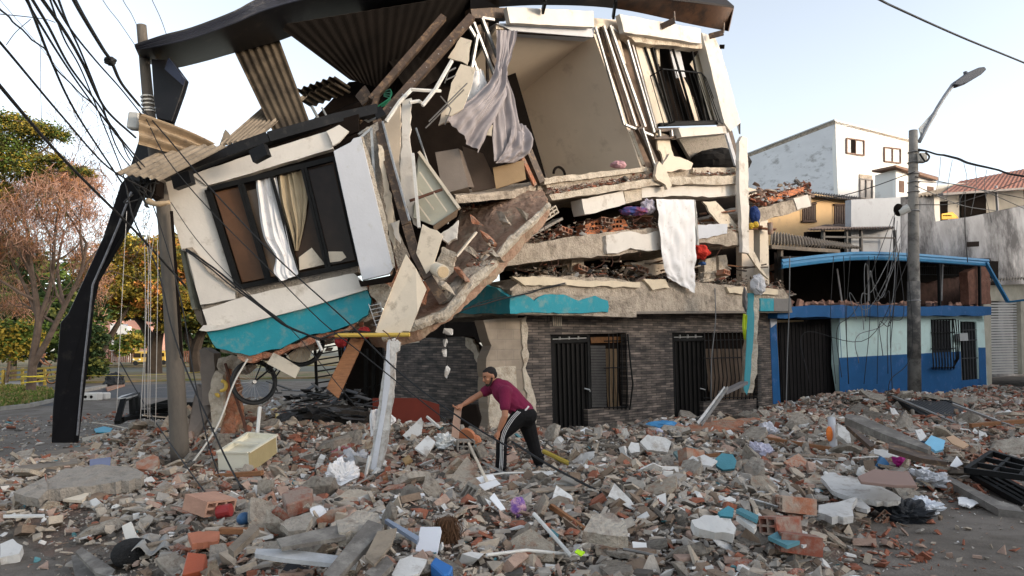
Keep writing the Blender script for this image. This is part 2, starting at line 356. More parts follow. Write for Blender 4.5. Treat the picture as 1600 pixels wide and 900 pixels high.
# grass blades on the near verge
def tri_cloud(name, mats, P, U, Vv, mi=None, parent=None, **kw):
    """P centres, U,V half axes (n,3): one quad each"""
    n = len(P); vs = np.concatenate([P-U-Vv, P+U-Vv, P+U+Vv, P-U+Vv], 1).reshape(-1, 3)
    lo = vs.min(0); hi = vs.max(0); c = np.array([(lo[0]+hi[0])/2, (lo[1]+hi[1])/2, lo[2]]); vs = vs-c
    me = bpy.data.meshes.new(name); me.vertices.add(4*n); me.vertices.foreach_set('co', vs.ravel())
    me.loops.add(4*n); me.loops.foreach_set('vertex_index', np.arange(4*n)); me.polygons.add(n)
    me.polygons.foreach_set('loop_start', np.arange(n)*4); me.polygons.foreach_set('loop_total', np.full(n, 4))
    if mi is not None: me.polygons.foreach_set('material_index', mi)
    me.update(); me.validate()
    o = link(name, me, mats, parent, **kw); o.location = V(c) - (wloc(parent) if parent else V((0, 0, 0))); return o
rs = np.random.RandomState(3)
def inpoly(x, y, poly):
    c = np.zeros(np.shape(x), bool); n = len(poly)
    for i in range(n):
        x1, y1 = poly[i]; x2, y2 = poly[(i+1) % n]
        k = ((y1 > y) != (y2 > y)) & (x < (x2-x1)*(y-y1)/((y2-y1) or 1e-9)+x1); c ^= k
    return c
bx = np.array(v1); X = rs.uniform(bx[:, 0].min(), bx[:, 0].max(), 26000); Y = rs.uniform(bx[:, 1].min(), bx[:, 1].max(), 26000); k = inpoly(X, Y, v1); X = X[k]; Y = Y[k]
n = len(X); hgt = rs.uniform(.04, .14, n); a = rs.uniform(0, 6.28, n)
P = np.stack([X, Y, .13+hgt/2], 1); U = np.stack([np.cos(a)*.03, np.sin(a)*.03, 0*a], 1); Vv = np.stack([rs.uniform(-.04, .04, n), rs.uniform(-.04, .04, n), hgt/2], 1)
tri_cloud('grass', [M('grass_blade', (.10, .14, .025), .4, 1, .9, 0), M('dry_blade', (.24, .19, .07), .3, 1, .9, 0)], P, U, Vv, (rs.rand(n) < .4).astype(int), kind='stuff')

# ------------------------------------------------------------------ neighbouring houses on the other side
bluep = M('blue_paint', (.008, .080, .215), .12, 2, .75, .12, 25, stain=((.06, .12, .28), .12, 3))
mint = M('mint_paint', (.52, .66, .62), .06, 2, .8, .12, 25, stain=((.42, .50, .46), .15, 2.5))
iron = M('wrought_iron', (.009, .009, .009), .3, 8, .6, .1, spec=.12)
t = thing('blue_house', H(1380, 600), 'single storey house painted blue below and mint above, with wrecked open upper level', 'house')
def hs(px, off, back): return slab(px, H, off, back)
ob('wall', hs([(1311, 493), (1535, 492), (1538, 503), (1500, 502), (1502, 607), (1322, 640), (1311, 570)], 0, .25), mint, t)
ob('wall', hs([(1311, 559), (1501, 549), (1503, 607), (1480, 625), (1322, 650), (1313, 640)], .012, .012), bluep, t, label='blue painted lower wall')
ob('wall', hs([(1525, 492), (1537, 492), (1543, 605), (1531, 605)], 0, .25), mint, t)
ob('wall', hs([(1529, 543), (1540, 543), (1542, 606), (1531, 606)], .012, .012), bluep, t)
ob('wall', hs([(1502, 595), (1532, 592), (1532, 610), (1502, 612)], .012, .2), bluep, t)
ob('pillar', hs([(1203, 500), (1213, 500), (1221, 655), (1209, 655)], .03, .4), bluep, t)
ob('pillar', hs([(1203, 487), (1214, 487), (1214, 505), (1205, 512)], .05, .3), whiteC, t, label='broken white top of the blue pillar')
ob('beam', slab(jag([(1215, 497), (1215, 484), (1255, 478), (1300, 477), (1420, 478), (1549, 479), (1549, 492), (1420, 494)], 1.5, 14, 3), H, .35, 1.0), bluep, t)
ob('garage_door', hs([(1217, 504), (1310, 500), (1318, 645), (1222, 650)], -.35, .05), M('black_garage', (.012, .010, .010), .3, 6, .7, .1, stretch=(1, 1, .1), spec=.1), t)
rb = MB()
for i in range(16):
    u0 = 1219+i*5.9; rb.bar(H(u0, 505, -.345), H(u0+5, 646, -.345), .03, .02)
ob('door_rib', rb, iron, t)
ob('reveal', MB().ext([H(1311, 497, 0.01), H(1311, 497, -.35), H(1319, 640, -.35), H(1319, 640, .01)], FD*.03), bluep, t)
# small window with bulging grille and the iron door
wf = ob('window', hs([(1455, 501), (1484, 501), (1487, 553), (1457, 554)], -.02+.03, .02), M('curtain_lace', (.03, .03, .032), .5, 20, .9), t)
g = MB(); 
for i in range(8):
    u = 1456+i*4.6
    g.tube([H(u, 500, .03), H(u+1, 545, .06), H(u+2, 560, .30), H(u+2.5, 572, .34), H(u+2, 577, .05)], .022, 4)
for vv, off in ((500, .03), (520, .05), (545, .06), (575, .1)): g.tube([H(1455, vv, off), H(1492, vv-1, off)], .02, 4)
for i in range(3): g.tube([H(1489+i*4, 498+i, .35-i*.1), H(1493+i*3, 530, .45), H(1494+i*2, 560, .4), H(1489, 575, .1)], .02, 4)
ob('window_grille', g, iron, wf)
d = ob('door', hs([(1502, 502), (1529, 501), (1533, 598), (1507, 600)], -.08, .06), iron, t)
g = MB()
for i in range(6): u = 1504+i*4.6; g.bar(H(u, 504, -.04), H(u+4, 598, -.04), .03, .03)
for vv in (516, 532, 560): g.bar(H(1503, vv, -.03), H(1530, vv-1, -.03), .05, .03)
ob('door_bar', g, M('door_grey', (.05, .05, .055), .3, 5, .5), d)
ob('mailbox', hs([(1498, 522), (1512, 520), (1513, 532), (1499, 533)], .2, .15), M('grey_box', (.35, .35, .34), .1, 5), t)
# open, gutted upper level: back wall, posts, grille, blue fascia
ob('wall', MB().ext([H(1200, 400, -5), H(1560, 408, -5), H(1560, 500, -5), H(1200, 500, -5)], -H.n*.2), darkin, t, label='back wall of the open upper level, near black as painted shade')  # deep shade of the open level put into the wall colour
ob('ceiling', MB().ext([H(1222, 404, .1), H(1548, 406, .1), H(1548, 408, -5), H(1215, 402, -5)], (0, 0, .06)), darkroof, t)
ob('wall', MB().ext([H(1214, 395, -.5), H(1214, 395, -5), H(1214, 490, -5), H(1214, 490, -.5)], FD*-.15), darkin, t)
ob('floor', MB().ext([H(1214, 485, .3), H(1549, 481, .3), H(1549, 481, -5), H(1214, 485, -5)], (0, 0, -.1)), conc, t)
ob('brick_pier', hs(jag([(1512, 425), (1545, 411), (1549, 475), (1514, 476)], 1, 8, 2), -.1, .3), M('pier_brick', (.16, .07, .045), .4, 6, .9, .6), t)
ob('brick_pier', hs(jag([(1433, 445), (1500, 432), (1500, 477), (1433, 476)], 2, 8, 2), -2.5, .2), M('half_wall', (.10, .05, .035), .4, 4, .9, .6), t, label='low ruined brick wall inside')
g = MB()
for u in (1467, 1530): g.bar(H(u, 405, 0), H(u+1, 478, 0), .09, .09)
for i in range(27): u = 1436+i*3.4; g.tube([H(u, 410, -.4), H(u+.5, 430, -.4)], .012, 4)
for vv in (416, 429): g.tube([H(1436, vv, -.4), H(1528, vv+1, -.4)], .014, 4)
for i in range(7): u = 1440+i*13; g.tube([H(u, 410, -.38), H(u+6, 418, -.38), H(u+13, 410, -.38)], .012, 4)
ob('grille', g, iron, t)
for a, b in (((1355, 406), (1358, 470)), ((1308, 420), (1316, 475)), ((1473, 408), (1471, 470))): ob('post', MB().tube([H(*a, -.3), H(*b, -.2)], .03, 5), M('pale_pipe', (.28, .26, .25), .2, 5), t)
fb = MB(); top = cr([H(1222, 405, .6), H(1290, 397, .6), H(1350, 393, .6), H(1430, 396, .6), H(1545, 405, .6)], 6); 
rows = []
for k, (dz, dn) in enumerate([(0, 0), (-.08, .03), (-.09, -.01), (-.17, .02), (-.25, .0), (-.26, -.1)]):
    rows.append([p+V((0, 0, dz))+H.n*dn for p in top])
fb.grid(rows, -H.n*.04); ob('fascia', fb, M('blue_fascia', (.03, .17, .33), .15, 4, .5, .1), t, smooth=False)
ob('fascia', MB().bar(H(1540, 410, .6), H(1575, 472, .9), .14, .06).bar(H(1575, 472, .9), H(1608, 468, 1.6), .14, .06), MATS['blue_fascia'], t, label='bent blue fascia end hanging down')
rub = MB(); rr = random.Random(5)
for i in range(70):
    u = rr.uniform(1222, 1530); p = H(u, rr.uniform(474, 479), rr.uniform(-.5, .25)); q = V([rr.uniform(-1, 1) for _ in range(3)])
    rub.box(p, rr.uniform(.04, .16), rr.uniform(.04, .12), rr.uniform(.02, .06), Matrix.Rotation(rr.uniform(0, 3), 3, q.normalized()))
ob('broken_brick', rub, M('ledge_brick', (.36, .20, .14), .3, 3, .9, .4), t, kind='stuff')
# roller shutter shop at the far right
t = thing('shutter_garage', H(1575, 590), 'garage with light grey ribbed roller shutter beside the blue house', 'garage')
ob('wall', hs([(1543, 446), (1700, 440), (1700, 470), (1543, 470)], -.6, .3), M('dirty_wall', (.42, .38, .30), .2, 2, .9, .2), t)
ob('wall', hs([(1536, 455), (1548, 455), (1550, 604), (1541, 604)], -.55, .3), MATS['dirty_wall'], t)
ob('wall', hs([(1595, 470), (1760, 470), (1760, 590), (1597, 585)], -.55, .3), MATS['dirty_wall'], t)
sh = MB()
for i in range(32):
    v0 = 453+i*4.2; sh.bar(H(1546, v0, -.75), H(1600, v0-.05*i, -.75), .09, .07)
ob('shutter', sh, M('shutter_grey', (.46, .44, .41), .08, 2, .6, .05), t)
ob('roof', corr(H(1535, 440, -.1), H(1700, 432, -.1), H(1700, 428, -2.5), H(1535, 436, -2.5), 40, .04, rows=3, sub=6), asb, t)
# tall blotchy grey wall house with red tile roof
D3 = Pl(W(1430, 380, 36), H.n)
greyw = M('blotchy_wall', (.21, .215, .23), .28, .9, .95, .25, 12, stain=((.05, .05, .055), .50, .5), stretch=(1, 1, .6))
t = thing('grey_wall_house', D3(1520, 560), 'house with tall blotchy grey side wall, open terrace and red tile roof', 'house')
ob('wall', slab([(1408, 308), (1456, 305), (1462, 346), (1520, 338), (1700, 300), (1700, 620), (1408, 620)], D3, 0, .3), greyw, t)
ob('wall', slab([(1330, 312), (1408, 308), (1408, 620), (1330, 620)], D3, -.02, .3), M('pale_grey_wall', (.36, .37, .39), .1, 1, .9, .2, 12, stain=((.25, .25, .26), .2, 1)), t)
ob('vent', slab([(1511, 378), (1530, 377), (1530, 385), (1511, 386)], D3, .012, .01), darkin, t)
ob('wall', slab([(1458, 290), (1700, 270), (1700, 360), (1458, 360)], D3, -3, .3), M('terrace_wall', (.46, .44, .40), .1, 1), t)
ob('opening', slab([(1502, 300), (1541, 298), (1541, 345), (1502, 345)], D3, -2.9, .05), darkin, t)
wf = ob('window', slab([(1467, 315), (1481, 314), (1481, 345), (1467, 346)], D3, -2.9, .05), darkin, t)
ob('wall', slab([(1459, 303), (1468, 303), (1469, 350), (1461, 350)], D3, -.1, .3), M('terrace_pier', (.62, .58, .52), .1, 1), t)
ob('post', MB().bar(D3(1556, 290, -.2), D3(1559, 333, -.2), .12, .12), M('grey_post', (.3, .3, .31), .1, 3), t); ob('post', MB().tube([D3(1600, 290, -.3), D3(1602, 325, -.3)], .06), MATS['grey_post'], t)
tile = M('red_roof_tile', (.28, .115, .075), .3, 1.0, .85, .5, 8, stain=((.22, .11, .08), .3, .8))
ob('roof', corr(D3(1470, 303, .5), D3(1700, 292, .5), D3(1700, 245, -6), D3(1500, 283, -5), 34, .02, rows=6, sub=6), tile, t)
ob('roof', corr(D3(1420, 308, .2), D3(1500, 301, .4), D3(1500, 292, -3), D3(1470, 296, -2), 14, .05, rows=3, sub=6), asb, t, label='grey corrugated edge of the roof')
ob('gutter', MB().bar(D3(1470, 304, .55), D3(1610, 294, .55), .25, .12), M('gutter_grey', (.2, .18, .17), .2, 3), t)
sg = ob('sign_board', slab([(1472, 334), (1488, 331), (1494, 336), (1498, 341), (1472, 343)], D3, -.6, .06), M('yellow_sign', (.80, .40, .02), .05, 3, .6, .05), None, 'yellow lettered sign board standing on the terrace of the grey wall house', 'sign')
g = MB()
for i in range(6): u = 1474.5+i*2.3; g.bar(D3(u, 336.0, -.57), D3(u+.2, 338.0, -.57), .04, .01)
for i in range(3): g.bar(D3(1474.5+i*4, 336.1, -.57), D3(1477+i*4, 336, -.57), .02, .01)
for i in range(5): u = 1474+i*3.2; g.bar(D3(u, 340.5, -.57), D3(u+1.5, 340.3, -.57), .04, .01)
ob('lettering', g, darkin, sg)
# tan house behind
D4 = Pl(W(1280, 340, 38), H.n)
t = thing('tan_house', D4(1280, 560), 'tan two storey house with dark windows and corrugated roof edge', 'house')
ob('wall', slab([(1150, 300), (1258, 301), (1333, 312), (1340, 560), (1150, 560)], D4, 0, .3), M('tan_paint', (.56, .37, .19), .08, 1, .9, .1, 15, stain=((.4, .28, .16), .15, 1)), t)
for (a, b, c, e) in ((1254, 318, 1274, 346), (1304, 320, 1325, 351)):
    wf = ob('window', slab([(a, b), (c, b+1), (c, e), (a, e-1)], D4, .02, .02), M('brown_pane', (.10, .05, .035), .4, 5, .4), t)
    g = MB()
    for i in range(7): u = a+(c-a)*i/6; g.bar(D4(u, b, .08), D4(u, e, .08), .05, .05)
    g.bar(D4(a-1, b, .08), D4(c+1, b, .08), .12, .1); g.bar(D4(a-1, e, .08), D4(c+1, e, .08), .12, .1); ob('window_frame', g, M('dark_frame', (.06, .035, .025), .2, 5), wf)
ob('roof', corr(D4(1240, 303, .6), D4(1345, 314, .6), D4(1345, 308, -3), D4(1240, 297, -3), 26, .05, rows=3, sub=6), M('dark_sheet', (.10, .09, .08), .3, 2), t)
# lean-to and broken sheet roof in front of it
D5 = Pl(W(1300, 380, 31.5), H.n)
t = thing('lean_to', D5(1320, 560), 'dark open lean-to with rusty sheet roof behind the blue canopy', 'shed')
ob('roof', corr(D5(1262, 359, .6), D5(1398, 357, .6), D5(1398, 349, -3), D5(1290, 352, -3), 30, .05, rows=3, sub=6), M('rusty_sheet', (.14, .10, .08), .3, 1.5), t)
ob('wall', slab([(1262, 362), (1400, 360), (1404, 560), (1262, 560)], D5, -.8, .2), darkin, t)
g = MB()
for u in (1286, 1322, 1345, 1398): ob('post', MB().bar(D5(u, 360, .3), D5(u+1, 420, .3), .12, .12), M('grimy_post', (.12, .11, .10), .2, 5), t)
ob('rail', MB().bar(D5(1284, 370, .3), D5(1400, 372, .3), .08, .08), MATS['grimy_post'], t)
D6 = Pl(W(1250, 380, 24), H.n)
t = thing('sheet_roof_shelter', D6(1270, 500), 'broken grey corrugated roof edge between the ruin and the blue canopy', 'shelter')
ob('roof', corr(D6(1203, 383, .5), D6(1345, 391, .5), D6(1330, 380, -3), D6(1205, 362, -3), 30, .05, rows=5, sub=6, warp=.06), asb, t)
ob('beam', MB().bar(D6(1203, 386, .5), D6(1310, 393, .5), .14, .12), woodG, t)
ob('post', MB().bar(D6(1219, 388, .4), D6(1219, 470, .4), .15, .12), woodG, t)
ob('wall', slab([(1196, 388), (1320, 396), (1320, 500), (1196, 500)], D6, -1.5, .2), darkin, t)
ob('broken_brick', MB().box(D6(1210, 417, .2), .22, .1, .1, Matrix.Rotation(-.3, 3, 'Y')).box(D6(1209, 434, .1), .25, .1, .12, Matrix.Rotation(.4, 3, 'Y')), claym, t)
# white building in the sun
DW = 46
A0 = W(1305, 187, DW); fr = Pl(A0, V((0.50, -0.866, 0))); sd_ = Pl(A0, V((-0.80, -0.60, 0)))
whs = M('sunny_white_wall', (.74, .72, .68), .05, .5, .9, .1, 5, stain=((.5, .47, .42), .06, .6))  # warm white carrying the sunlight in its colour
whl = M('shaded_weathered_side', (.68, .68, .69), .08, .5, .9, .15, 5, stain=((.30, .29, .28), .16, .8), stretch=(1, 1, 2))  # shaded copy of the white wall, cooler and duller, plus weather stains
t = thing('white_building', A0-V((0, 0, 14)), 'tall plain white building with sunlit front and bluish shaded side', 'building')
ob('wall', slab([(1305, 187), (1423, 217), (1430, 400), (1313, 400)], fr, 0, .3), whs, t)
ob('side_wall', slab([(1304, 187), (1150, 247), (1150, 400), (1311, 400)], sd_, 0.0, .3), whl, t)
ob('roof', MB().ext([fr(1305, 189), fr(1423, 219), fr(1423, 219)-fr.n*14, sd_(1150, 249)], (0, 0, -.2)), conc, t)
ob('parapet_cap', MB().bar(sd_(1304.5, 187, .05), sd_(1150, 247, .05), .12, .08), M('cap_grey', (.50, .49, .47), .2, 1), t)
def pane(a, b, c, e, plane, par, frame, glass, nb=1, sk=0):
    wd = ob('window', slab([(a, b), (c, b+sk), (c, e+sk), (a, e)], plane, .03, .02), glass, par)
    g = MB(); th = .09
    for i in range(nb+2): u = a+(c-a)*i/(nb+1); s_ = sk*i/(nb+1); g.bar(plane(u, b+s_, .07), plane(u, e+s_, .07), th, .08)
    g.bar(plane(a, b, .072), plane(c, b+sk, .072), .08, th); g.bar(plane(a, e, .072), plane(c, e+sk, .072), .08, th); ob('window_frame', g, frame, wd); return wd
frb = M('brown_frame', (.20, .13, .10), .1, 5); gw = M('white_curtained_pane', (.6, .58, .55), .06, .8, .5, 0)
pane(1323, 216, 1350, 239, fr, t, frb, gw, 1, 4)
ob('open_pane', slab([(1330, 218), (1336, 219), (1336, 240), (1330, 239)], fr, .055, .01), darkin, t)
pane(1382, 230, 1407, 252, fr, t, frb, gw, 1, 3)
pane(1344, 279, 1363, 309, fr, t, M('grey_frame', (.25, .22, .2), .2, 5), M('greyish_pane', (.22, .20, .19), .3, 1, .4, 0), 1, 2)
ob('lintel', slab([(1343, 272), (1363, 274), (1363, 280), (1343, 278)], fr, .06, .05), conc, t)
D7 = Pl(W(1400, 290, 40), V((0.50, -0.866, 0))); D7s = Pl(D7(1400, 265), V((-.8, -.6, 0)))
t = thing('white_annex', D7(1420, 420), 'small white rooftop annex with slanted tile eave before the tall white building', 'building')
ob('wall', slab([(1400, 265), (1463, 283), (1463, 312), (1400, 312)], D7, 0, .2), whs, t)
ob('side_wall', slab([(1400, 264), (1367, 274), (1367, 312), (1400, 312)], D7s, 0, .2), whs, t)
ob('roof', MB().ext([D7(1400, 261, .35), D7(1466, 282, .35), D7(1466, 279, -3), D7s(1362, 269, .3)], (0, 0, .12)), M('brown_eave', (.22, .13, .09), .2, 2), t)
for a, b, c, e in ((1405, 282, 1413, 300), (1449, 291, 1459, 300)):
    ob('window', slab([(a, b), (c, b+1), (c, e+1), (a, e)], D7, .02, .02), M('annex_window', (.12, .07, .05), .3, 2), t)
# unseen houses added on the near right to shade the street from the low sun
for k, (x0, y0, x1, y1, h, c, lb) in enumerate(((36, -34, 46, -14, 9.5, (.5, .42, .3), 'unseen ochre row house behind the photographer'), (36, -13.5, 46, 6, 10.5, (.5, .3, .22), 'unseen terracotta row house across the side street'), (36, 6.5, 46, 35, 9.5, (.45, .45, .42), 'unseen grey row house across the side street'))):
    t = thing('row_house', ((x0+x1)/2, (y0+y1)/2, 0), lb, 'house', 'unseen row of houses shading the street')
    ob('wall', MB().box(((x0+x1)/2, (y0+y1)/2, h/2), (x1-x0)/2, (y1-y0)/2, h/2), M('row_paint_%d' % k, c, .1, 1), t)
    for j in range(4):
        for zz in (1.2, 4.4, 7.4):
            ob('window', MB().box((x0-.02, y0+2.5+j*4.6, zz+.7), .04, .7, .6), glassm, t)
    ob('roof', MB().box(((x0+x1)/2-.3, (y0+y1)/2, h+.1), (x1-x0)/2+.6, (y1-y0)/2+.1, .12), tile, t)
# ------------------------------------------------------------------ trees on the left
bark = M('bark', (.14, .095, .065), .35, 3, .95, .7, 12, stain=((.28, .22, .17), .3, 2)); barkd = M('dark_bark', (.06, .045, .035), .3, 2, .95, .6, 10)
lf = {k: M('leaf_'+k, c, .35, .35, .75, 0) for k, c in dict(green=(.075, .115, .018), dark=(.022, .045, .012), yellow=(.30, .22, .03), orange=(.50, .20, .05), peach=(.56, .31, .21), olive=(.11, .12, .025)).items()}
def grow(mb, p, d, L, r, dep, rr, tips, spread=.55, up=.15, nseg=3, minr=.012, keep=None):
    pts = [p]; rs_ = [r]; q = p.copy(); dd = d.normalized()
    for i in range(nseg):
        dd = (dd+V([rr.gauss(0, .13) for _ in range(3)])+V((0, 0, up*.2))).normalized(); q = q+dd*(L/nseg); pts.append(q.copy()); rs_.append(max(minr, r*(1-.35*(i+1)/nseg)))
    mb.tube(pts, rs_, 6 if r > .05 else 3)
    if dep <= 0: tips.append((q, dd)); return
    if dep <= 2: tips.append((q, dd))
    for k in range(rr.choice((2, 3, 3))):
        nd = (dd+V([rr.gauss(0, spread) for _ in range(3)])+V((0, 0, up))).normalized()
        grow(mb, pts[-1 if k < 2 else -2], nd, L*rr.uniform(.62, .85), rs_[-1]*.72, dep-1, rr, tips, spread, up, nseg, minr)
def tree(name, base, trunk, label, blobs, cols, nleaf, size, group=None, seed=0, dep=3, r=.2, bk=None, flat=.5):
    """trunk: list of (pts, r0, r1); blobs: list of (centre, rx, ry, rz) foliage masses"""
    rr = random.Random(seed); rs = np.random.RandomState(seed); t = thing(name, base, label, 'tree', group)
    mb = MB()
    for pts, r0, r1 in trunk:
        c = cr(pts, 4); mb.tube(c, [r0+(r1-r0)*i/(len(c)-1) for i in range(len(c))], 8)
    for b in blobs:
        e = V(b[0]); src = min((V(p) for pts, _, _ in trunk for p in pts[1:]), key=lambda q: (q-e).length)
        mid = src.lerp(e, .5)+V((rr.uniform(-.3, .3), rr.uniform(-.3, .3), -.2)); mb.tube(cr([src, mid, e], 3), [.10*r/.2, .08*r/.2, .06*r/.2, .05, .04, .03, .02], 5)
        for _ in range(6):
            q = e+V((rr.uniform(-1, 1)*b[1], rr.uniform(-1, 1)*b[2], rr.uniform(-.5, .8)*b[3])); mb.tube([e.lerp(src, .2), e.lerp(q, .6)+V((0, 0, .1)), q], [.035, .025, .012], 4)
    ob('trunk', mb, bk or bark, t)
    tot = sum(b[1]*b[2] for b in blobs); Ps = []; Us = []; Vs = []; Mi = []
    for b in blobs:
        n = int(nleaf*b[1]*b[2]/tot); nc = max(5, n//40)
        th = rs.uniform(0, 6.28, nc); cz = rs.uniform(-1, 1, nc); rad = rs.uniform(.35, 1.08, nc)**.6; s_ = np.sqrt(1-cz*cz)
        C = np.stack([np.cos(th)*s_*rad*b[1], np.sin(th)*s_*rad*b[2], cz*rad*b[3]], 1)+np.array(b[0])
        idx = rs.randint(0, nc, n); off = rs.normal(0, 1, (n, 3))*np.array([.30, .30, .30*flat])*min(b[1], 1.6)*.8
        Ps.append(C[idx]+off); cc = rs.choice(len(cols), nc, p=[c[1] for c in cols]); Mi.append(cc[idx])
    P = np.concatenate(Ps); n = len(P); d1 = rs.normal(0, 1, (n, 3)); d1[:, 2] *= .5; d1 /= np.linalg.norm(d1, axis=1)[:, None]; d2 = np.cross(d1, rs.normal(0, 1, (n, 3))); d2 /= np.linalg.norm(d2, axis=1)[:, None]
    sz = size*rs.uniform(.5, 1.3, n)[:, None]
    tri_cloud('crown', [lf[c[0]] for c in cols], P, d1*sz, d2*sz*.55, np.concatenate(Mi), t)
    return t
# green crown top left
D = 29
tree('green_tree', tuple(W(-10, 606, D)), [([W(-90, 606, D), W(-80, 480, D), W(-50, 330, D), W(0, 250, D)], .25, .08)], 'tall green tree with feathery crown at the left edge of the photo',
     [(W(8, 225, D), 1.2, 1.3, .75), (W(60, 205, D), .9, 1, .3), (W(88, 212, D), .45, .6, .18), (W(25, 190, D), .7, 1, .25), (W(-50, 220, D), 1.6, 1.5, 1.2), (W(30, 258, D), 1.1, 1.2, .5), (W(-40, 290, D), 1.1, 1.4, 1.0), (W(85, 252, D), .5, .7, .22), (W(125, 268, D), .5, .6, .22)], [('green', .4), ('olive', .3), ('yellow', .3)], 26000, .045, seed=1)
# bare tree with peach dead foliage
D = 33; rr = random.Random(4)
t = thing('bare_tree', W(55, 612, D), 'leaning pale trunked tree with bare twigs and dead peach foliage, yellow tape round it', 'tree')
mb = MB(); tips = []
for pts, r0 in (([W(48, 613, D), W(52, 560, D), W(60, 500, D), W(52, 440, D), W(45, 390, D)], .27), ([W(52, 570, D), W(75, 530, D), W(100, 480, D), W(125, 430, D), W(135, 380, D)], .20), ([W(62, 500, D), W(80, 440, D), W(85, 380, D-1), W(90, 330, D-1)], .15), ([W(100, 480, D), W(90, 420, D+1), W(100, 360, D+1)], .12), ([W(60, 500, D), W(40, 450, D), W(15, 400, D), W(-10, 360, D)], .12)):
    c = cr(pts, 4); mb.tube(c, [r0*.78*(1-.6*i/(len(c)-1)) for i in range(len(c))], 8); 
    for q in c[6::2]:
        grow(mb, q, V((rr.gauss(0, .6), rr.gauss(0, .5), .7)), 1.9, r0*.3, 4, rr, tips, .45, .12, 3, .011)
ob('trunk', mb, M('pale_bark', (.15, .105, .08), .3, 3, .95, .5, 10, stain=((.10, .07, .05), .3, 2)), t)
tp = np.array([tuple(q) for q, _ in tips]); rs = np.random.RandomState(9); uv = np.array([proj(q) for q, _ in tips]); sel = np.where((uv[:, 1] < 500) & (uv[:, 1] > 262+np.abs(uv[:, 0]-95)*.35) & (uv[:, 0] < 165))[0]
idx = rs.choice(sel, 17000); P = tp[idx]+rs.normal(0, .24, (17000, 3)); dn = rs.normal(0, 1, (17000, 3)); dn[:, 2] += 1.2; dn /= np.linalg.norm(dn, axis=1)[:, None]; d2 = np.cross(dn, rs.normal(0, 1, (17000, 3))); d2 /= np.linalg.norm(d2, axis=1)[:, None]
hgt = (P[:, 2]-P[:, 2].min())/(P[:, 2].max()-P[:, 2].min())
tri_cloud('crown', [lf['peach'], lf['orange'], lf['olive'], M('twig_brown', (.30, .17, .10), .2, 1, .9, 0)], P, dn*.20, d2*.010, rs.choice(4, 17000, p=[.62, .12, .04, .22]), t)
g = MB(); g.torus(W(51, 588, D), (1, 0, 0), (0, 1, 0), .42, .03, 20, 5); g.torus(W(52, 597, D), (1, 0, .1), (0, 1, 0), .46, .025, 20, 5)
ytape = M('yellow_tape', (.75, .58, .05), .1, 3, .6, 0)
ob('barrier_tape', g, ytape, None, 'yellow barrier tape wound round the leaning pale trunk', 'tape')
ob('barrier_tape', MB().tube(cr([W(52, 597, D), W(120, 588, 36), W(230, 586, 40), W(330, 580, 44), W(430, 572, 44)], 8), [.035]*33, 4, .2), ytape, None, 'yellow barrier tape strung across the far verge', 'tape')
# umbrella shaped trees
def px(u, v, D, rx, ry, rz): return (W(u, v, D), rx, ry, rz)
D = 55
tree('acacia_tree', tuple(W(157, 585, D)), [([W(157, 585, D), W(155, 555, D), W(140, 520, D), W(120, 480, D)], .38, .2), ([W(155, 555, D), W(170, 530, D), W(185, 505, D), W(205, 470, D)], .30, .14)], 'umbrella shaped tree with orange and olive crown, forked trunk left of the bus',
     [px(205, 425, D, 3.0, 3, 1.2), px(255, 405, D, 2.6, 3, 1.0), px(180, 455, D, 3.2, 3, 1.1), px(235, 455, D, 3.2, 3, 1.0), px(150, 480, D, 2.5, 3, 1.1), px(210, 395, D+2, 2.4, 3, .8), px(175, 415, D, 2.6, 3, .7), px(230, 380, D, 2.2, 3, .6), px(160, 440, D, 2.2, 3, .7)], [('orange', .22), ('yellow', .50), ('olive', .28)], 30000, .10, seed=2, bk=barkd)
D = 62
tree('acacia_tree', tuple(W(240, 584, D)), [([W(240, 584, D), W(242, 545, D), W(250, 510, D), W(262, 470, D)], .75, .3), ([W(242, 545, D), W(225, 510, D), W(205, 490, D)], .5, .2)], 'umbrella shaped tree with thick trunk right of the minibus, behind the power pole',
     [px(262, 440, D, 3.4, 3, 1.3), px(290, 420, D, 3.0, 3, 1.4), px(240, 475, D, 3.5, 3, 1.1), px(290, 470, D, 3.5, 3, 1.1), px(310, 400, D, 2.5, 3, 1.4), px(285, 385, D, 2.2, 3, 1)], [('orange', .22), ('yellow', .50), ('olive', .28)], 30000, .11, seed=3, bk=barkd)
tree('acacia_tree', tuple(W(312, 584, D)), [([W(308, 584, D), W(305, 550, D), W(315, 520, D), W(330, 490, D)], .6, .3), ([W(305, 550, D), W(290, 520, D), W(280, 490, D)], .4, .2)], 'yellow green umbrella tree beyond the fallen teal slab',
     [px(330, 470, D, 3.5, 3, 1.5), px(300, 500, D, 3, 3, 1.2), px(360, 490, D, 3, 3, 1.5), px(340, 430, D, 3, 3, 2)], [('yellow', .4), ('olive', .4), ('dark', .2)], 14000, .14, seed=5, bk=barkd)
D = 48
tree('dark_tree', tuple(W(95, 590, D)), [([W(20, 600, D), W(25, 500, D), W(30, 440, D)], .2, .1)], 'dark leafy thicket of a tree behind the yellow fence',
     [px(20, 500, D, 3.5, 2, 2.3), px(80, 520, D, 3, 2, 2.0), px(-40, 480, D, 3.5, 2, 3.2), px(110, 490, D+2, 2.5, 2, 2.2), px(60, 450, D+3, 3.5, 2, 2.3), px(10, 430, D+3, 3.5, 2, 2.2), px(-30, 400, D+2, 3, 2, 2.5)], [('dark', .6), ('green', .3), ('olive', .1)], 26000, .15, seed=6)
D = 44
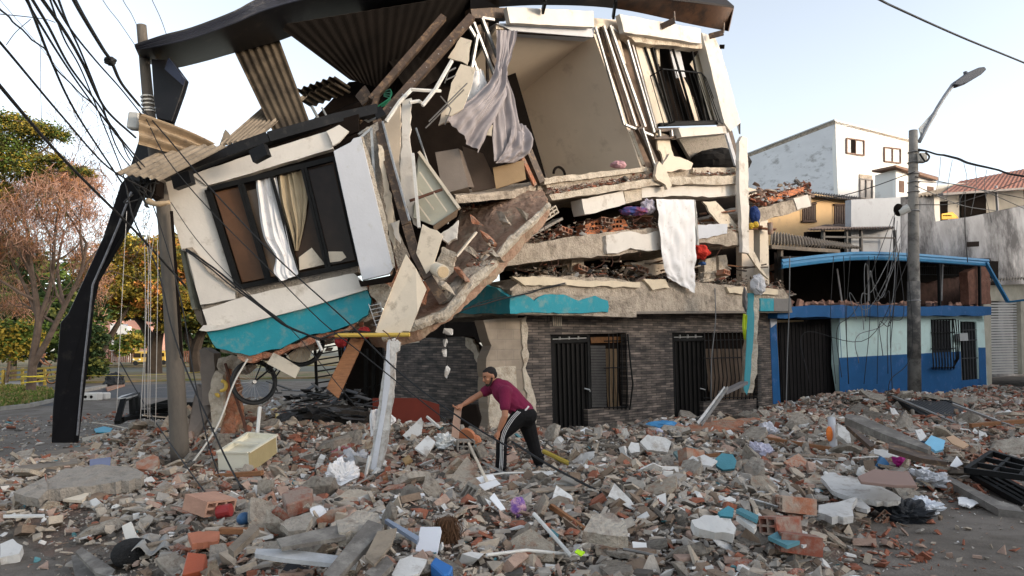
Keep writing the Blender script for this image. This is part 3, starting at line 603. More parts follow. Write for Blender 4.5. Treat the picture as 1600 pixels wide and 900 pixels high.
tree('shrub', tuple(W(140, 590, D)), [([W(140, 592, D), W(142, 560, D), W(140, 520, D)], .1, .05)], 'dark grey green shrub beside the forked tree on the verge', [px(138, 560, D, .9, .9, 1.1), px(145, 530, D, .8, .8, .9), px(152, 575, D, .6, .8, .5)], [('dark', .7), ('olive', .3)], 5000, .09, seed=7)
tree('shrub', tuple(W(15, 590, 40)), [([W(10, 598, 40), W(15, 560, 40), W(15, 520, 40)], .1, .05)], 'bright green shrub before the dark thicket at the left edge', [px(12, 540, 40, 1.5, 1, 1.0), px(25, 520, 40, 1.2, 1, .7)], [('green', .6), ('yellow', .4)], 4000, .09, seed=8)
tree('shrub', tuple(W(206, 566, 95)), [([W(206, 568, 95), W(206, 545, 95)], .15, .1)], 'light green rounded bush between the pink house and the bus', [px(202, 536, 95, 2.4, 2, 1.6), px(214, 530, 95, 1.5, 2, 1.1)], [('green', .6), ('yellow', .4)], 3000, .17, seed=10)
D = 115
for i, (u, v, lab) in enumerate(((90, 500, 'dark distant tree behind the bare tree'), (270, 525, 'dark distant tree behind the buses'), (200, 470, 'dark distant tree above the pink house'), (340, 530, 'dark distant tree behind the umbrella trees'), (-60, 480, 'dark distant tree beyond the left edge'))):
    b = W(u, 566, D+i*3)
    tree('distant_tree', tuple(b), [([b, W(u, v+10, D+i*3)], .5, .3)], lab, [px(u, v, D+i*3, 6, 4, 4), px(u-30, v+15, D+i*3, 5, 4, 3), px(u+30, v+5, D+i*3, 5, 4, 3.5)], [('dark', .8), ('olive', .2)], 5000, .38, 'trees at the far end of the street', seed=20+i, bk=barkd)
# far pink and white house, railings
D = 100
t = thing('pink_house', W(180, 566, D), 'distant pink and white two storey house behind the umbrella trees', 'house')
pk = M('pink_wall', (.46, .25, .20), .1, .3); 
ob('wall', MB().ext([W(120, 500, D), W(172, 500, D), W(172, 566, D), W(120, 566, D)], (0, 5, 0)), pk, t)
ob('wall', MB().ext([W(172, 505, D), W(200, 510, D), W(200, 566, D), W(172, 566, D)], (0, 5, 0)), whs, t)
ob('wall', MB().ext([W(200, 500, D+1), W(235, 503, D+1), W(235, 566, D+1), W(200, 566, D+1)], (0, 5, 0)), pk, t)
for a, b in ((176, 520), (187, 522), (140, 520), (150, 545), (178, 545), (210, 520)): ob('window', MB().ext([W(a, b, D-.1), W(a+7, b, D-.1), W(a+7, b+12, D-.1), W(a, b+12, D-.1)], (0, .1, 0)), glassm, t)
g = MB()
for i in range(40): u = 170+i*3.2; g.bar(W(u, 548, 98), W(u, 566, 98), .14, .14)
g.bar(W(170, 550, 98), W(298, 550, 98), .15, .15)
ob('railing', g, M('rust_rail', (.18, .08, .05), .2, 1), None, 'rust coloured railing fence behind the parked buses', 'fence')
t = thing('timber_fence', W(45, 600, 40), 'yellow horizontal rail fence behind the bare tree', 'fence')
for k, vv in enumerate((578, 585, 592)): ob('rail', MB().bar(W(2, vv+3, 41), W(98, vv-5, 38), .16, .10), M('fence_yellow', (.42, .30, .07), .2, 2), t)
for u in (5, 35, 70, 96): ob('post', MB().bar(W(u, 575+(50-u)*.06, 40), W(u, 602, 40), .12, .12), MATS['fence_yellow'], t)
# minibuses
def bus(u0, u1, vt, vb, D, label):
    a = W(u0, vb, D); b = W(u1, vt, D); L = b.x-a.x; hh = b.z-a.z; x0, z0 = a.x, a.z; t = thing('minibus', (x0+L/2, D, z0), label, 'bus', 'yellow buses parked at the end of the street')
    yel = M('bus_yellow', (.78, .50, .10), .05, 1, .5, 0); 
    prof = [(0, .25), (0, .55), (.10, .62), (.22, .95), (.3, 1), (1, 1), (1, .25)]
    ob('body', MB().ext([(x0+p*L*.5, D, z0+q*hh) for p, q in prof]+[], (0, 1.9, 0)).box((x0+L*.72, D+.95, z0+hh*.62), L*.28, .94, hh*.37), yel, t)
    ob('windscreen', MB().box((x0+L*.22, D-.02, z0+hh*.72), L*.16, .03, hh*.16), glassm, t)
    for q in (.5, .66, .82): ob('window', MB().box((x0+L*q, D-.02, z0+hh*.72), L*.06, .03, hh*.13), glassm, t)
    ob('roof_rack', MB().box((x0+L*.62, D+.9, z0+hh*1.03), L*.36, .8, hh*.03), M('cream_rack', (.6, .5, .35), .1, 2), t)
    for q in (.14, .8): ob('wheel', MB().tube([(x0+L*q, D-.05, z0+hh*.17), (x0+L*q, D+.2, z0+hh*.17)], hh*.17, 12), rubber, t)
    for q in (.04, .34): ob('headlight', MB().sphere((x0+L*q, D-.03, z0+hh*.42), .12), M('lamp_white', (.8, .8, .75), .02, 2, .2, 0), t)
    ob('number_plate', MB().box((x0+L*.19, D-.03, z0+hh*.33), .25, .02, .08), M('plate', (.5, .45, .2), .1), t)
bus(207, 240, 549, 571, 88, 'yellow minibus with dark windscreen left of the thick tree trunk')
bus(246, 258, 548, 570, 92, 'yellow minibus partly behind the thick tree trunk')
# ------------------------------------------------------------------ the ruined house
house = thing('collapsed_house', F(1000, 690), 'three storey white and teal corner house, collapsed and leaning, its floors pancaked', 'house')
HB = house
def hp_(name, px, plane, off, back, mat, label=None, rough=None, j=None, bevel=0, dirv=None, parent=None):
    if j: px = jag(px, *j)
    return ob(name, slab(px, plane, off, back, dirv), mat, parent or HB, label, rough=rough, bevel=bevel)
# --- ground floor facade (brick clad) with openings left for doors and windows
def wallseg(px, off=0, back=.25, mat=slate, label=None): return hp_('wall', px, F, off, back, mat, label)
wallseg([(821, 484), (859, 484), (865, 700), (822, 700)])
wallseg([(859, 484), (980, 484), (980, 520), (859, 523)])
wallseg([(979, 520), (1050, 519), (1055, 690), (984, 695)])
wallseg([(918.5, 640), (983, 635), (985, 696), (920, 700)])
wallseg([(980, 484), (1203, 484), (1203, 519), (980, 520.0)])
wallseg([(1099, 628), (1182, 622), (1182, 675), (1100, 682)])
wallseg([(1182, 519), (1203, 519), (1209, 668), (1186, 674)])
hp_('pilaster', jag([(815, 500), (823, 494), (826, 560), (821, 575), (836, 620), (838, 660), (832, 690), (826, 640), (820, 600), (817, 560)], 2, 8, 4), F, .03, .05, concL, 'strip of bare mortar where cladding fell off')
dk = M('door_black', (.011, .010, .0095), .3, 6, .6, .1, stretch=(1, 1, .15), spec=.12)
def metal_door(u0, v0, u1, v1, ub, vb, uc, vc, nr):
    d = hp_('door', [(u0, v0), (u1, v1), (ub, vb), (uc, vc)], F, -.14, .05, dk)
    g = MB()
    for i in range(nr):
        t = (i+.5)/nr; g.bar(F(u0+(u1-u0)*t, v0+14, -.12), F(uc+(ub-uc)*t, vc-10, -.12), .05, .035)
    ob('door_panel', g, dk, d); g = MB()
    for a, b in (((u0, v0), (uc, vc)), ((u1, v1), (ub, vb)), ((u0, v0+1), (u1, v1+1)), ((u0, v0+11), (u1, v1+11))): g.bar(F(*a, -.1), F(*b, -.1), .06, .07)
    ob('door_frame', g, iron, d); g = MB()
    for i in range(1, 4): u = u0+(u1-u0)*i/4; g.bar(F(u, v0, -.09), F(u, v0+11, -.09), .03, .03)
    g.bar(F(u0+2, v0+7, -.085), F(u1-2, v1+7, -.085), .02, .02)
    ob('transom_bar', g, M('pale_bar', (.3, .29, .27), .1, 5), d)
    ob('handle', MB().tube([F(u1-5, 607, -.09), F(u1+3, 609, -.02), F(u1+4, 612, -.03)], .018, 6), silver, d); return d
metal_door(860, 523, 918, 521, 921, 685, 865, 690, 8)
metal_door(1050, 520, 1099, 519, 1102, 668, 1055, 672, 7)
hp_('door_step', [(865, 688), (925, 683), (928, 690), (868, 697)], F, .25, .4, concG)
# window 1: louvred shutter, amber panel, ochre cloth, warped grille
hp_('window_recess', [(918, 520), (981, 519), (984, 642), (921, 646)], F, -.22, .05, darkin)
sh = hp_('shutter', [(921, 540), (944, 540), (947, 640), (923, 640)], F, -.13, .03, iron)
g = MB()
for i in range(22): v = 542+i*4.4; g.bar(F(922+i*.1, v, -.1), F(945+i*.1, v, -.1), .035, .05)
ob('louvre', g, M('louvre_grey', (.045, .042, .04), .2, 6, .6), sh)
ob('amber_panel', slab([(923, 527), (972, 526), (973, 535), (924, 536)], F, -.17, .01), M('amber_glass', (.14, .06, .018), .35, 9, .3), HB)
def q3(plane, lst): return [plane(*p) for p in lst]
ob('window_curtain', cloth(q3(F, [(946, 545, -.18), (948, 600, -.18), (950, 637, -.18)]), q3(F, [(966, 545, -.18), (966, 600, -.18), (968, 636, -.18)]), 3, .03, 20), M('ochre_curtain', (.12, .08, .045), .15, 3), HB, smooth=True)
g = MB()
for i in range(5): u = 951+i*6.6; g.tube([F(u, 522, .05), F(u+1, 560, .10), F(u+(3 if i > 3 else 1), 600, .12+.1*(i > 3)), F(u+1, 640, .03)], .014, 4)
for v in (533, 575, 637): g.tube([F(944, v, .03), F(981, v-1, .03)], .014, 4)
g.tube([F(981, 522, .05), F(985, 565, .25), F(989, 600, .3), F(984, 640, .05)], .018, 4)
ob('window_grille', g, iron, HB)
# window 2
hp_('window_recess', [(1099, 519), (1184, 519), (1188, 640), (1102, 642)], F, -.22, .05, darkin)
ob('window_curtain', cloth(q3(F, [(1102, 545, -.17), (1106, 600, -.17), (1112, 628, -.17)]), q3(F, [(1178, 545, -.17), (1178, 590, -.17), (1180, 624, -.17)]), 9, .04, 50), M('dim_curtain', (.085, .058, .04), .2, 3), HB, smooth=True)
g = MB()
for i in range(13): u = 1100+i*6.3; g.tube([F(u, 519, .05), F(u+2, 560, .16), F(u+5, 590, .2), F(u+2, 624, .04)], .014, 4)
for v in (532, 560, 622): g.tube([F(1099, v, .06+.1*(v == 560)), F(1182, v-2, .06+.1*(v == 560))], .014, 4)
ob('window_grille', g, iron, HB)
g = MB()
for i in range(20): g.bar(F(1183, 545+i*4.5, .02), F(1189, 545+i*4.5, .02), .03, .04)
ob('shutter', g, MATS['louvre_grey'], HB)
hp_('vent', [(863, 493), (878, 493), (878, 510), (864, 510)], F, .02, .03, M('vent_grey', (.22, .20, .17), .2, 5))
g = MB()
for i in range(5): g.bar(F(865+i*2.9, 494, .035), F(865+i*2.9, 509, .035), .012, .02)
ob('vent_slat', g, concL, HB)
# --- corner pier of bare block, side wall with a hole
hp_('pier', jag([(755, 500), (820, 496), (822, 640), (815, 690), (764, 690), (760, 560), (768, 540)], 1.5, 10, 8), F, .0, .3, blocks, 'corner pier of bare concrete block')
hp_('pier', jag([(764, 575), (806, 572), (812, 640), (812, 690), (765, 690)], 1.5, 10, 8), F, .02, .02, concL, 'rough mortar face on the corner pier')
gw_ = hp_('side_wall', jag([(560, 540), (608, 535), (640, 530), (725, 526), (738, 540), (752, 560), (764, 585), (764, 700), (560, 690)], 1.2, 12, 9), G, 0.0, .25, slateG)
hp_('side_wall', jag([(610, 520), (655, 515), (655, 535), (612, 542)], 1.5, 10, 9), G, .01, .2, beige, 'bare plaster above the side wall')
hp_('torn_edge', jag([(727, 527), (738, 530), (748, 552), (762, 575), (766, 592), (760, 590), (748, 570), (736, 548), (727, 540)], 1.5, 6, 9), G, .04, .06, concL)
hp_('torn_edge', jag([(752, 520), (758, 520), (758, 532), (752, 530)], 1.0, 6, 9), G, .02, .1, redbrk)
hp_('hole_backing', [(600, 500), (800, 492), (830, 488), (830, 520), (600, 560)], Pl(G.p-GN*3, GN), 0, .2, darkin)  # near-black sheet behind the hole in the side wall
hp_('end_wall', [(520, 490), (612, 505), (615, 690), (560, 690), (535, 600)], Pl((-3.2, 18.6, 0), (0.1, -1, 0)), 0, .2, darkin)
# --- first floor slab and fascia with peeling teal
hp_('slab', jag([(797, 452), (815, 436), (850, 430), (930, 434), (1000, 440), (1080, 440), (1150, 447), (1225, 452), (1236, 470), (1238, 486), (1100, 487), (797, 490)], 2.2, 12, 11), F, .42, 4.5, conc, 'cracked bare first floor slab edge', rough=(.16, .022))
hp_('slab', jag([(690, 490), (700, 470), (735, 444), (775, 446), (800, 455), (800, 490)], 2, 12, 12), Pl(F(797, 470, .42), GN), .0, 3.5, conc, rough=(.16, .02))
hp_('teal_render', jag([(799, 489.5), (950, 488), (950, 470), (930, 462), (905, 470), (880, 460), (852, 460), (835, 470), (818, 460), (799, 462)], 1.5, 8, 13), F, .52, .12, teal)
hp_('teal_render', jag([(1188, 466), (1209, 466), (1209, 486), (1188, 486)], .5, 10, 14), F, .52, .12, teal)
hp_('teal_render', jag([(1209, 466), (1236, 466), (1237, 486), (1209, 486)], .8, 10, 14), F, .52, .12, M('dark_grey_render', (.17, .16, .15), .15, 3), 'dark grey end of the fascia')
hp_('teal_render', jag([(700, 490), (797, 490), (797, 466), (775, 450), (752, 443), (735, 449), (712, 474)], 1.2, 9, 15), Pl(F(797, 470, .52), GN), .03, .12, teal)
hp_('drip_edge', [(799, 488), (1238, 485), (1238, 488.5), (799, 492)], F, .45, .2, M('dirty_edge', (.20, .17, .14), .3, 5))
# pale mortar patches on the fascia
for k, p in enumerate(([(800, 432), (850, 432), (900, 438), (1000, 441), (1000, 449), (900, 447), (820, 446)], [(1005, 436), (1040, 436), (1046, 450), (1020, 453)], [(1135, 448), (1215, 452), (1216, 460), (1140, 458)])):
    hp_('mortar_patch', jag(p, 1.5, 8, 20+k), F, .49, .10, M('cream_mortar', (.62, .52, .38), .12, 4))
# --- second pancaked slab
hp_('slab', jag([(755, 412), (790, 395), (820, 380), (850, 377), (947, 362), (1035, 356), (1090, 350), (1140, 358), (1160, 370), (1158, 385), (1090, 380), (1037, 390), (947, 400), (850, 408), (775, 417)], 1.8, 11, 16), F, .38, 4.0, conc, 'second floor slab edge sandwiched in the collapse', rough=(.16, .02))
hp_('render_patch', jag([(947, 368), (985, 361), (1003, 366), (1034, 360), (1036, 388), (1010, 392), (985, 387), (965, 396), (949, 396)], 1.5, 7, 17), F, .45, .10, white)
hp_('render_patch', jag([(1088, 352), (1137, 350), (1136, 365), (1090, 374)], 1.5, 7, 17), F, .42, .04, whiteC)
hp_('column_stub', jag([(895, 400), (912, 400), (914, 440), (893, 440)], 1.5, 7, 18), F, -.1, .3, concL)
hp_('cavity_shade', [(780, 300), (1170, 290), (1190, 470), (790, 470)], F, -3.2, .2, darkin)  # near-black sheet standing for the shadow between the crushed floors
hp_('party_wall', [(1158, 290), (1196, 300), (1200, 460), (1160, 460)], F, -1.2, .2, beige)
hp_('party_wall', [(1187, 347), (1200, 344), (1202, 445), (1188, 442)], F, -.2, .2, cream)
# --- third slab, two tile topped strips
hp_('slab', jag([(848, 279), (930, 272), (1012, 262), (1155, 262), (1156, 288), (1090, 286), (1024, 289), (945, 300), (862, 313)], 1.6, 10, 21), F, .10, 4.2, conc, 'top floor slab edge with broken tiles', rough=(.16, .02))
hp_('slab_lip', jag([(850, 278), (1011, 260), (1012, 267), (851, 288)], 1.0, 9, 22), F, .18, .15, concL, rough=(.12, .012))
hp_('slab_lip', jag([(858, 305), (945, 290), (1024, 278), (1156, 274), (1156, 287), (1024, 289), (945, 301), (863, 313)], 1.2, 9, 23), F, .35, .3, concL, rough=(.12, .015))
hp_('slab_lip', jag([(1083, 262), (1155, 262), (1156, 270), (1083, 270)], 1.0, 9, 22), F, .2, .15, concL, rough=(.12, .012))
hp_('lintel', jag([(909, 311), (973, 298), (978, 318), (930, 333), (914, 335)], 1.2, 9, 24), F, .25, .35, white)
hp_('lintel', jag([(1003, 292), (1157, 288), (1158, 304), (1117, 308), (1060, 306), (1003, 309)], 1.2, 9, 25), F, .2, .5, white)
hp_('lintel', jag([(974, 297), (1003, 292), (1003, 312), (978, 318)], 1.2, 9, 25), F, .2, .5, concL)
# brick remains in the second storey
orb = brickmat('orange_block', (.52, .17, .06), (.42, .13, .05), (.25, .12, .07), tuple(FD), .24, .10, .010, .3)
hp_('brick_remains', jag([(914, 352), (930, 344), (972, 338), (984, 360), (960, 364), (914, 368)], 1, 8, 26), F, .0, .3, orb)
g = MB()
for r in range(2):
    for i in range(9): g.box(F(926+i*5.5, 350+r*7-i*.5, .01), .022, .03, .024)
ob('brick_hole', g, darkin, HB)
# --- top storey: room, ceiling, walls
def poly3(name, lst, mat, th, label=None, parent=None):
    return ob(name, MB().ext([F(*p) for p in lst], th), mat, parent or HB, label)
bw = poly3('room_wall', [(927, 52, 0), (1007, 278, 0), (862, 290, -2.7), (806, 150, -2.7)], beige, tuple(FD*.12), 'beige side wall of the open room')
poly3('ceiling', [(775, 45, .05), (930, 50, .05), (808, 152, -2.7), (700, 160, -2.7)], M('ceiling_plaster', (.62, .52, .41), .06, 1, .9, .05), (0, 0, .1))
poly3('room_wall', [(700, 150, -2.75), (815, 140, -2.75), (870, 300, -2.75), (720, 320, -2.75)], beige, tuple(-FN*.1), 'back wall of the open room')
poly3('room_floor', [(840, 290, 0), (1010, 276, 0), (860, 292, -2.7), (800, 300, -2.7)], conc, (0, 0, -.1))
ob('socket', MB().box(F(917, 260, -1.95), .05, .05, .04), M('socket_tan', (.40, .30, .2), .1), HB)
ob('curtain_rail', MB().tube([F(779, 50, .05), F(928, 58, .05)], .02, 6), darkin, HB)
# studs and posts
def stud(a, b, w=.07, off=.1, mat=silver, name='metal_stud', label=None, d=.05, mid=None):
    g = MB(); pts = [F(*a, off)]+([F(*mid, off)] if mid else [])+[F(*b, off)]
    for i in range(len(pts)-1): g.bar(pts[i], pts[i+1], w, d, FN)
    return ob(name, g, mat, HB, label)
stud((930, 42), (975, 195), .05, .15); stud((943, 40), (994, 197), .06, .1); stud((938, 42), (985, 200), .05, .02, brownst)
stud((953, 40), (1008, 198), .07, .14); stud((950, 42), (1003, 198), .09, .0, brownst); stud((980, 63), (1022, 207), .06, .16)
stud((986, 64), (1026, 207), .05, .02, M('galv_dark', (.28, .27, .26), .2, 6, .4, metal=.6)); stud((955, 42), (968, 53), .05, .14)
stud((977, 195), (1020, 212), .05, .15, silver); stud((962, 50), (975, 100), .1, -.05, beige, 'torn_panel')
stud((997, 200), (1032, 275), .16, .2, brownst, 'steel_post', 'bent brown steel post in the top storey', .1, (1012, 230)); stud((1004, 200), (1028, 275), .04, .3)
stud((985, 205), (1005, 258), .10, .0, cream, 'jamb')
stud((732, 40), (745, 62), .06, .1); stud((745, 62), (745, 110), .05, .1, mid=(738, 90)); stud((740, 35), (775, 125), .05, .12); stud((746, 55), (727, 165), .05, .2, silver)
stud((753, 28), (777, 90), .06, .1); stud((760, 28), (762, 128), .05, .0, brownst); stud((747, 40), (785, 125), .12, -.1, brownst, 'steel_post'); stud((753, 28), (772, 31), .05, .1)
stud((822, 230), (845, 285), .16, .15, brownst, 'steel_post', 'rusty post below the grey curtain', .12); stud((815, 245), (836, 290), .09, .25, redbrk)
stud((1135, 208), (1150, 258), .14, .05, whiteC, 'jamb'); stud((1140, 205), (1156, 262), .18, -.1, brownst, 'steel_post')
hp_('stud_backing', [(925, 36), (972, 40), (996, 66), (1029, 200), (1024, 215), (985, 205)], F, -.22, .06, M('brown_backing', (.16, .11, .08), .3, 5, .9, .3), 'brown board behind the metal studs', j=(1, 10, 77))
hp_('stud_backing', [(985, 200), (1030, 205), (1052, 262), (1010, 268)], F, -.22, .06, MATS['brown_backing'], j=(1, 10, 78))
# lintels and white bands under the roof
hp_('lintel', jag([(792, 11), (927, 17), (929, 42), (797, 36)], .8, 14, 30), F, .3, .12, white)
hp_('lintel', [(775, 36), (929, 42), (927, 58), (800, 48)], F, .1, .3, whiteC)
hp_('lintel', jag([(968, 22), (1095, 45), (1096, 68), (1030, 58), (975, 50)], .8, 14, 31), F, .34, .14, white)
hp_('lintel', jag([(975, 50), (1030, 57), (1097, 69), (1097, 76), (993, 66)], 1, 8, 31), F, .2, .25, concL)
hp_('wall', jag([(1097, 51), (1117, 58), (1127, 80), (1157, 192), (1141, 205), (1132, 192)], .6, 14, 32), F, .24, .25, white, 'white wall strip right of the balcony window')
ob('side_wall', MB().ext([F(1117, 58, 0), F(1157, 192, 0), F(1157, 210, -4), F(1119, 70, -4)], tuple(FD*-.1)), white, HB)
ob('pipe_end', MB().tube([F(1124, 73, .2), F(1132, 73, .3)], .06, 8), darkin, HB)
# balcony window
wn = ob('window', slab([(992, 68), (1096, 76), (1131, 193), (1027, 198)], F, -.35, .04), darkin, HB, 'balcony window without glass')
hp_('reveal', [(992, 68), (1014, 71), (1047, 190), (1026, 196)], F, -.04, .1, cream)
g = MB()
for a, b in (((1006, 69), (1048, 193)), ((1050, 72), (1085, 193)), ((1094, 76), (1131, 193)), ((1080, 75), (1103, 190)), ((1018, 70), (1050, 190))): g.bar(F(*a, .0), F(*b, .0), .035, .05, FN)
g.bar(F(1006, 68, .01), F(1096, 76, .01), .05, .06, FN); g.bar(F(1030, 195, .01), F(1131, 192, .01), .08, .08, FN)
ob('window_frame', g, iron, wn)
ob('glass_pane', slab([(1046, 76), (1062, 77), (1072, 120), (1057, 122)], F, -.1, .02), M('pale_pane', (.42, .42, .43), .1, 3, .3), wn)
ob('window_curtain', cloth(q3(F, [(1078, 100, -.12), (1092, 125, -.12), (1110, 188, -.12)]), q3(F, [(1092, 80, -.12), (1105, 120, -.12), (1126, 188, -.12)]), 3, .03, 24), creamc, HB, smooth=True)
ob('window_curtain', cloth(q3(F, [(1060, 120, -.12), (1070, 150, -.12), (1085, 190, -.12)]), q3(F, [(1068, 120, -.12), (1082, 150, -.12), (1094, 190, -.12)]), 2, .02, 16), beige, HB, smooth=True)
ob('window_curtain', cloth(q3(F, [(1024, 76, -.12), (1028, 100, -.12)]), q3(F, [(1030, 74, -.12), (1032, 104, -.12)]), 2, .02, 10), creamc, HB, smooth=True)
rl = thing('balcony_railing', F(1085, 190, .3), None, None); rl.parent = HB; rl.location = F(1085, 190, .3)-wloc(HB); 
g = MB()
tp = [F(1016, 119, .1), F(1035, 108, .55), F(1096, 114, .55), F(1103, 122, .1)]; bt = [F(1038, 196, .1), F(1054, 190, .55), F(1122, 189, .55), F(1130, 194, .1)]
for a in (tp, bt): ob('rail', MB().tube(a, .02, 4), iron, rl)
 
for i in range(10): t = i/9; ob('baluster', MB().tube([tp[1].lerp(tp[2], t), bt[1].lerp(bt[2], t)], .013, 4), iron, rl)
for t in (0, .5): ob('baluster', MB().tube([tp[0].lerp(tp[1], t), bt[0].lerp(bt[1], t)], .013, 4), iron, rl); ob('baluster', MB().tube([tp[3].lerp(tp[2], t), bt[3].lerp(bt[2], t)], .013, 4), iron, rl)
hp_('sill', [(1060, 200), (1133, 197), (1136, 208), (1065, 214)], F, .3, .3, white)
hp_('sill', [(1024, 200), (1062, 199), (1063, 204), (1024, 206)], F, .15, .1, brownst); hp_('sill', [(1023, 211), (1064, 212), (1064, 216), (1023, 217)], F, .15, .1, brownst)
for u in (1030, 1049): stud((u, 203), (u+1, 213), .05, .2)
hp_('cavity_shade', [(1024, 200), (1140, 200), (1154, 264), (1040, 268)], F, -1.6, .1, darkin)  # near-black sheet as shade deep in the lower opening
hp_('torn_panel', jag([(1024, 208), (1042, 210), (1052, 240), (1050, 262), (1036, 255)], 2, 7, 33), F, .0, .05, cream); hp_('room_wall', [(1060, 215), (1137, 210), (1145, 235), (1080, 250)], F, -1.4, .1, concG)
hp_('torn_panel', jag([(1046, 240), (1083, 255), (1080, 264), (1040, 268), (1034, 262)], 2, 7, 34), F, .3, .08, beige)
hp_('torn_panel', jag([(1030, 252), (1040, 262), (1050, 290), (1043, 296), (1024, 275)], 2, 7, 35), F, .45, .08, cream)
ob('dark_heap', MB().sphere(F(1125, 255, -.9), .9, .5, .42, seg=16), M('heap_black', (.02, .018, .017), .3, 4, .9, .6, 8), HB, rough=(.2, .06))
# white vertical post at the end of the facade
hp_('column', jag([(1155, 222), (1160, 212), (1168, 215), (1170, 300), (1171, 396), (1160, 394), (1158, 330), (1155, 280)], 1.0, 12, 36), F, .5, .10, white, 'split white column at the end of the facade', rough=(.2, .012))
hp_('torn_strip', jag([(1098, 315), (1118, 314), (1142, 340), (1160, 364), (1158, 378), (1140, 365), (1120, 345)], 1.2, 9, 37), F, .25, .05, cream)
hp_('torn_strip', jag([(1168, 383), (1175, 388), (1201, 436), (1192, 428), (1165, 392)], 1.0, 9, 38), F, .4, .05, cream)
# right wing fallen slab with tiles
hp_('slab', jag([(1182, 327), (1230, 314), (1255, 304), (1267, 305), (1268, 322), (1240, 331), (1185, 348)], 1.5, 9, 40), F, -.3, 3.0, conc, 'tilted slab at the far end', rough=(.18, .02))
hp_('render_patch', jag([(1240, 310), (1262, 304), (1267, 322), (1246, 328)], 1.5, 7, 41), F, -.26, .04, white)
hp_('brick_remains', [(1200, 318), (1255, 300), (1257, 292), (1225, 300), (1200, 309)], F, -.4, .3, orb)
# --- roof ------------------------------------------------
RF = thing('roof', F(760, 10, .3), None, None); RF.parent = HB; RF.location = F(760, 10, .3)-wloc(HB)
Bf = Pl((-2.5, 10.6, 2), (0.06, -1, 0))
def BW(u, v, Y): return W(u, v, Y)
# black box fascia along the left eaves (two pressed ledges on top), real folded metal
edge = [(210, 72, 10.0), (255, 57, 10.1), (300, 45, 10.3), (365, 20, 10.6), (410, -2, 10.9), (500, -22, 11.3), (620, -34, 11.9), (735, -40, 12.6)]
low = [(220, 95, 10.0), (262, 107, 10.1), (310, 98, 10.3), (367, 82, 10.6), (440, 62, 10.9), (505, 38, 11.3), (620, 22, 11.9), (735, 14, 12.6)]
rows = []
for t, dy in ((0, .0), (.10, .05), (.12, .0), (.22, .05), (.25, .03), (1.0, 1.1), (1.0, 1.3)):
    rows.append(cr([W(e[0]+(l[0]-e[0])*t, e[1]+(l[1]-e[1])*t, e[2]+dy+(0 if t < 1 else .02)) for e, l in zip(edge, low)], 4))
ob('fascia', MB().grid(rows[:5], (0, .03, 0)), M('skylit_ledge', (.03, .034, .048), .2, 2, .35, 0, spec=.5), RF, 'pressed ledge along the top of the black fascia')  # ledge colour lifted towards blue in place of skylight
ob('fascia', MB().grid(rows[4:], (0, .03, .01)), blackf, RF, 'sweeping black box fascia', smooth=True)
rows2 = [cr([W(e[0], e[1], e[2]+k) for e in edge], 4) for k in (0.04, 1.2)]
ob('roof_sheet', MB().grid(rows2, (0, 0, .03)), blackf, RF)
# dark corrugated underside
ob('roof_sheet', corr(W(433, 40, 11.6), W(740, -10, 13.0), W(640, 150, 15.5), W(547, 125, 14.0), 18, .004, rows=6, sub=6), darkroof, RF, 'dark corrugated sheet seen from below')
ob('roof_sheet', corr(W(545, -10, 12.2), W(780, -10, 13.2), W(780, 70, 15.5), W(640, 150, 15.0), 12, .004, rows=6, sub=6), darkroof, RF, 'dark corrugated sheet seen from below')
ob('roof_sheet', corr(W(361, 70, 11.9), W(431, 46, 12.2), W(484, 191, 12.2), W(430, 213, 11.8), 6, .020, rows=8, sub=10, warp=.01), asbd, RF, 'dark brown corrugated sheet hanging from the fascia')
rows = [cr([F(u, v, o) for u, v, o in r], 6) for r in ([(735, -36, .6), (850, -20, .6), (965, -12, .6), (1080, 2, .6), (1147, 13, .6)], [(735, 14, .05), (850, 8, .05), (965, 14, .10), (1080, 38, .2), (1138, 49, .4)], [(735, 14, -.1), (850, 8, -.1), (965, 14, -.1), (1080, 38, -.1), (1138, 49, .0)])]
rows = rows[:2]; ob('fascia', MB().grid([r[:13] for r in rows], (0, .02, .03)), blackf, RF, 'dark middle stretch of the fascia', smooth=True)
ob('fascia', MB().grid([r[12:] for r in rows], (0, .02, .03)), bronze, RF, 'fascia along the right eaves with a bronze reflection in its colour', smooth=True)
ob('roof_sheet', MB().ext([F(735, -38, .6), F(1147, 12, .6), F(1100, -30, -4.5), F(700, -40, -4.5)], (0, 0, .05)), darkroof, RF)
ob('fascia', MB().ext([F(1147, 13, .6), F(1139, 49, .55), F(1130, 45, -3.5), F(1135, 14, -3.5)], tuple(FD*-.03)), bronze, RF)
for k, (a, b, c) in enumerate((((1033, 42), (1054, 32), (1053, 18)), ((1108, 57), (1130, 51), (1131, 36)), ((848, 18), (852, 2), (852, -10)), ((958, 28), (962, 0), (960, -10)))):
    ob('bracket', MB().bar(F(*a, .35), F(*b, .62), .05, .14).bar(F(*b, .62), F(*c, .62), .04, .04), iron if k > 1 else brownst, RF)
hp_('wall_plate', [(735, 12), (795, 12), (797, 28), (738, 28)], F, .05, .2, brownst, parent=RF)
hp_('wall_plate', [(927, 28), (972, 32), (974, 46), (930, 44)], F, .02, .2, beige, parent=RF)
def beam(pts, w, d, mat=brownst, name='steel_beam', label=None, par=None, up=(0, -1, 0)):
    g = MB()
    for i in range(len(pts)-1): g.bar(pts[i], pts[i+1], w, d, up)
    return ob(name, g, mat, par or HB, label)
beam([W(693, 27, 12.6), W(580, 157, 12.0)], .12, .12); beam([W(737, 27, 12.6), W(593, 188, 11.6)], .14, .12)
g = MB()
for k in range(7): t = .1+k*.13; p = W(737+(593-737)*t, 27+(188-27)*t, 12.6-1.0*t-.08); g.sphere(p, .018, seg=6, rings=4)
ob('bolt', g, silver, HB)
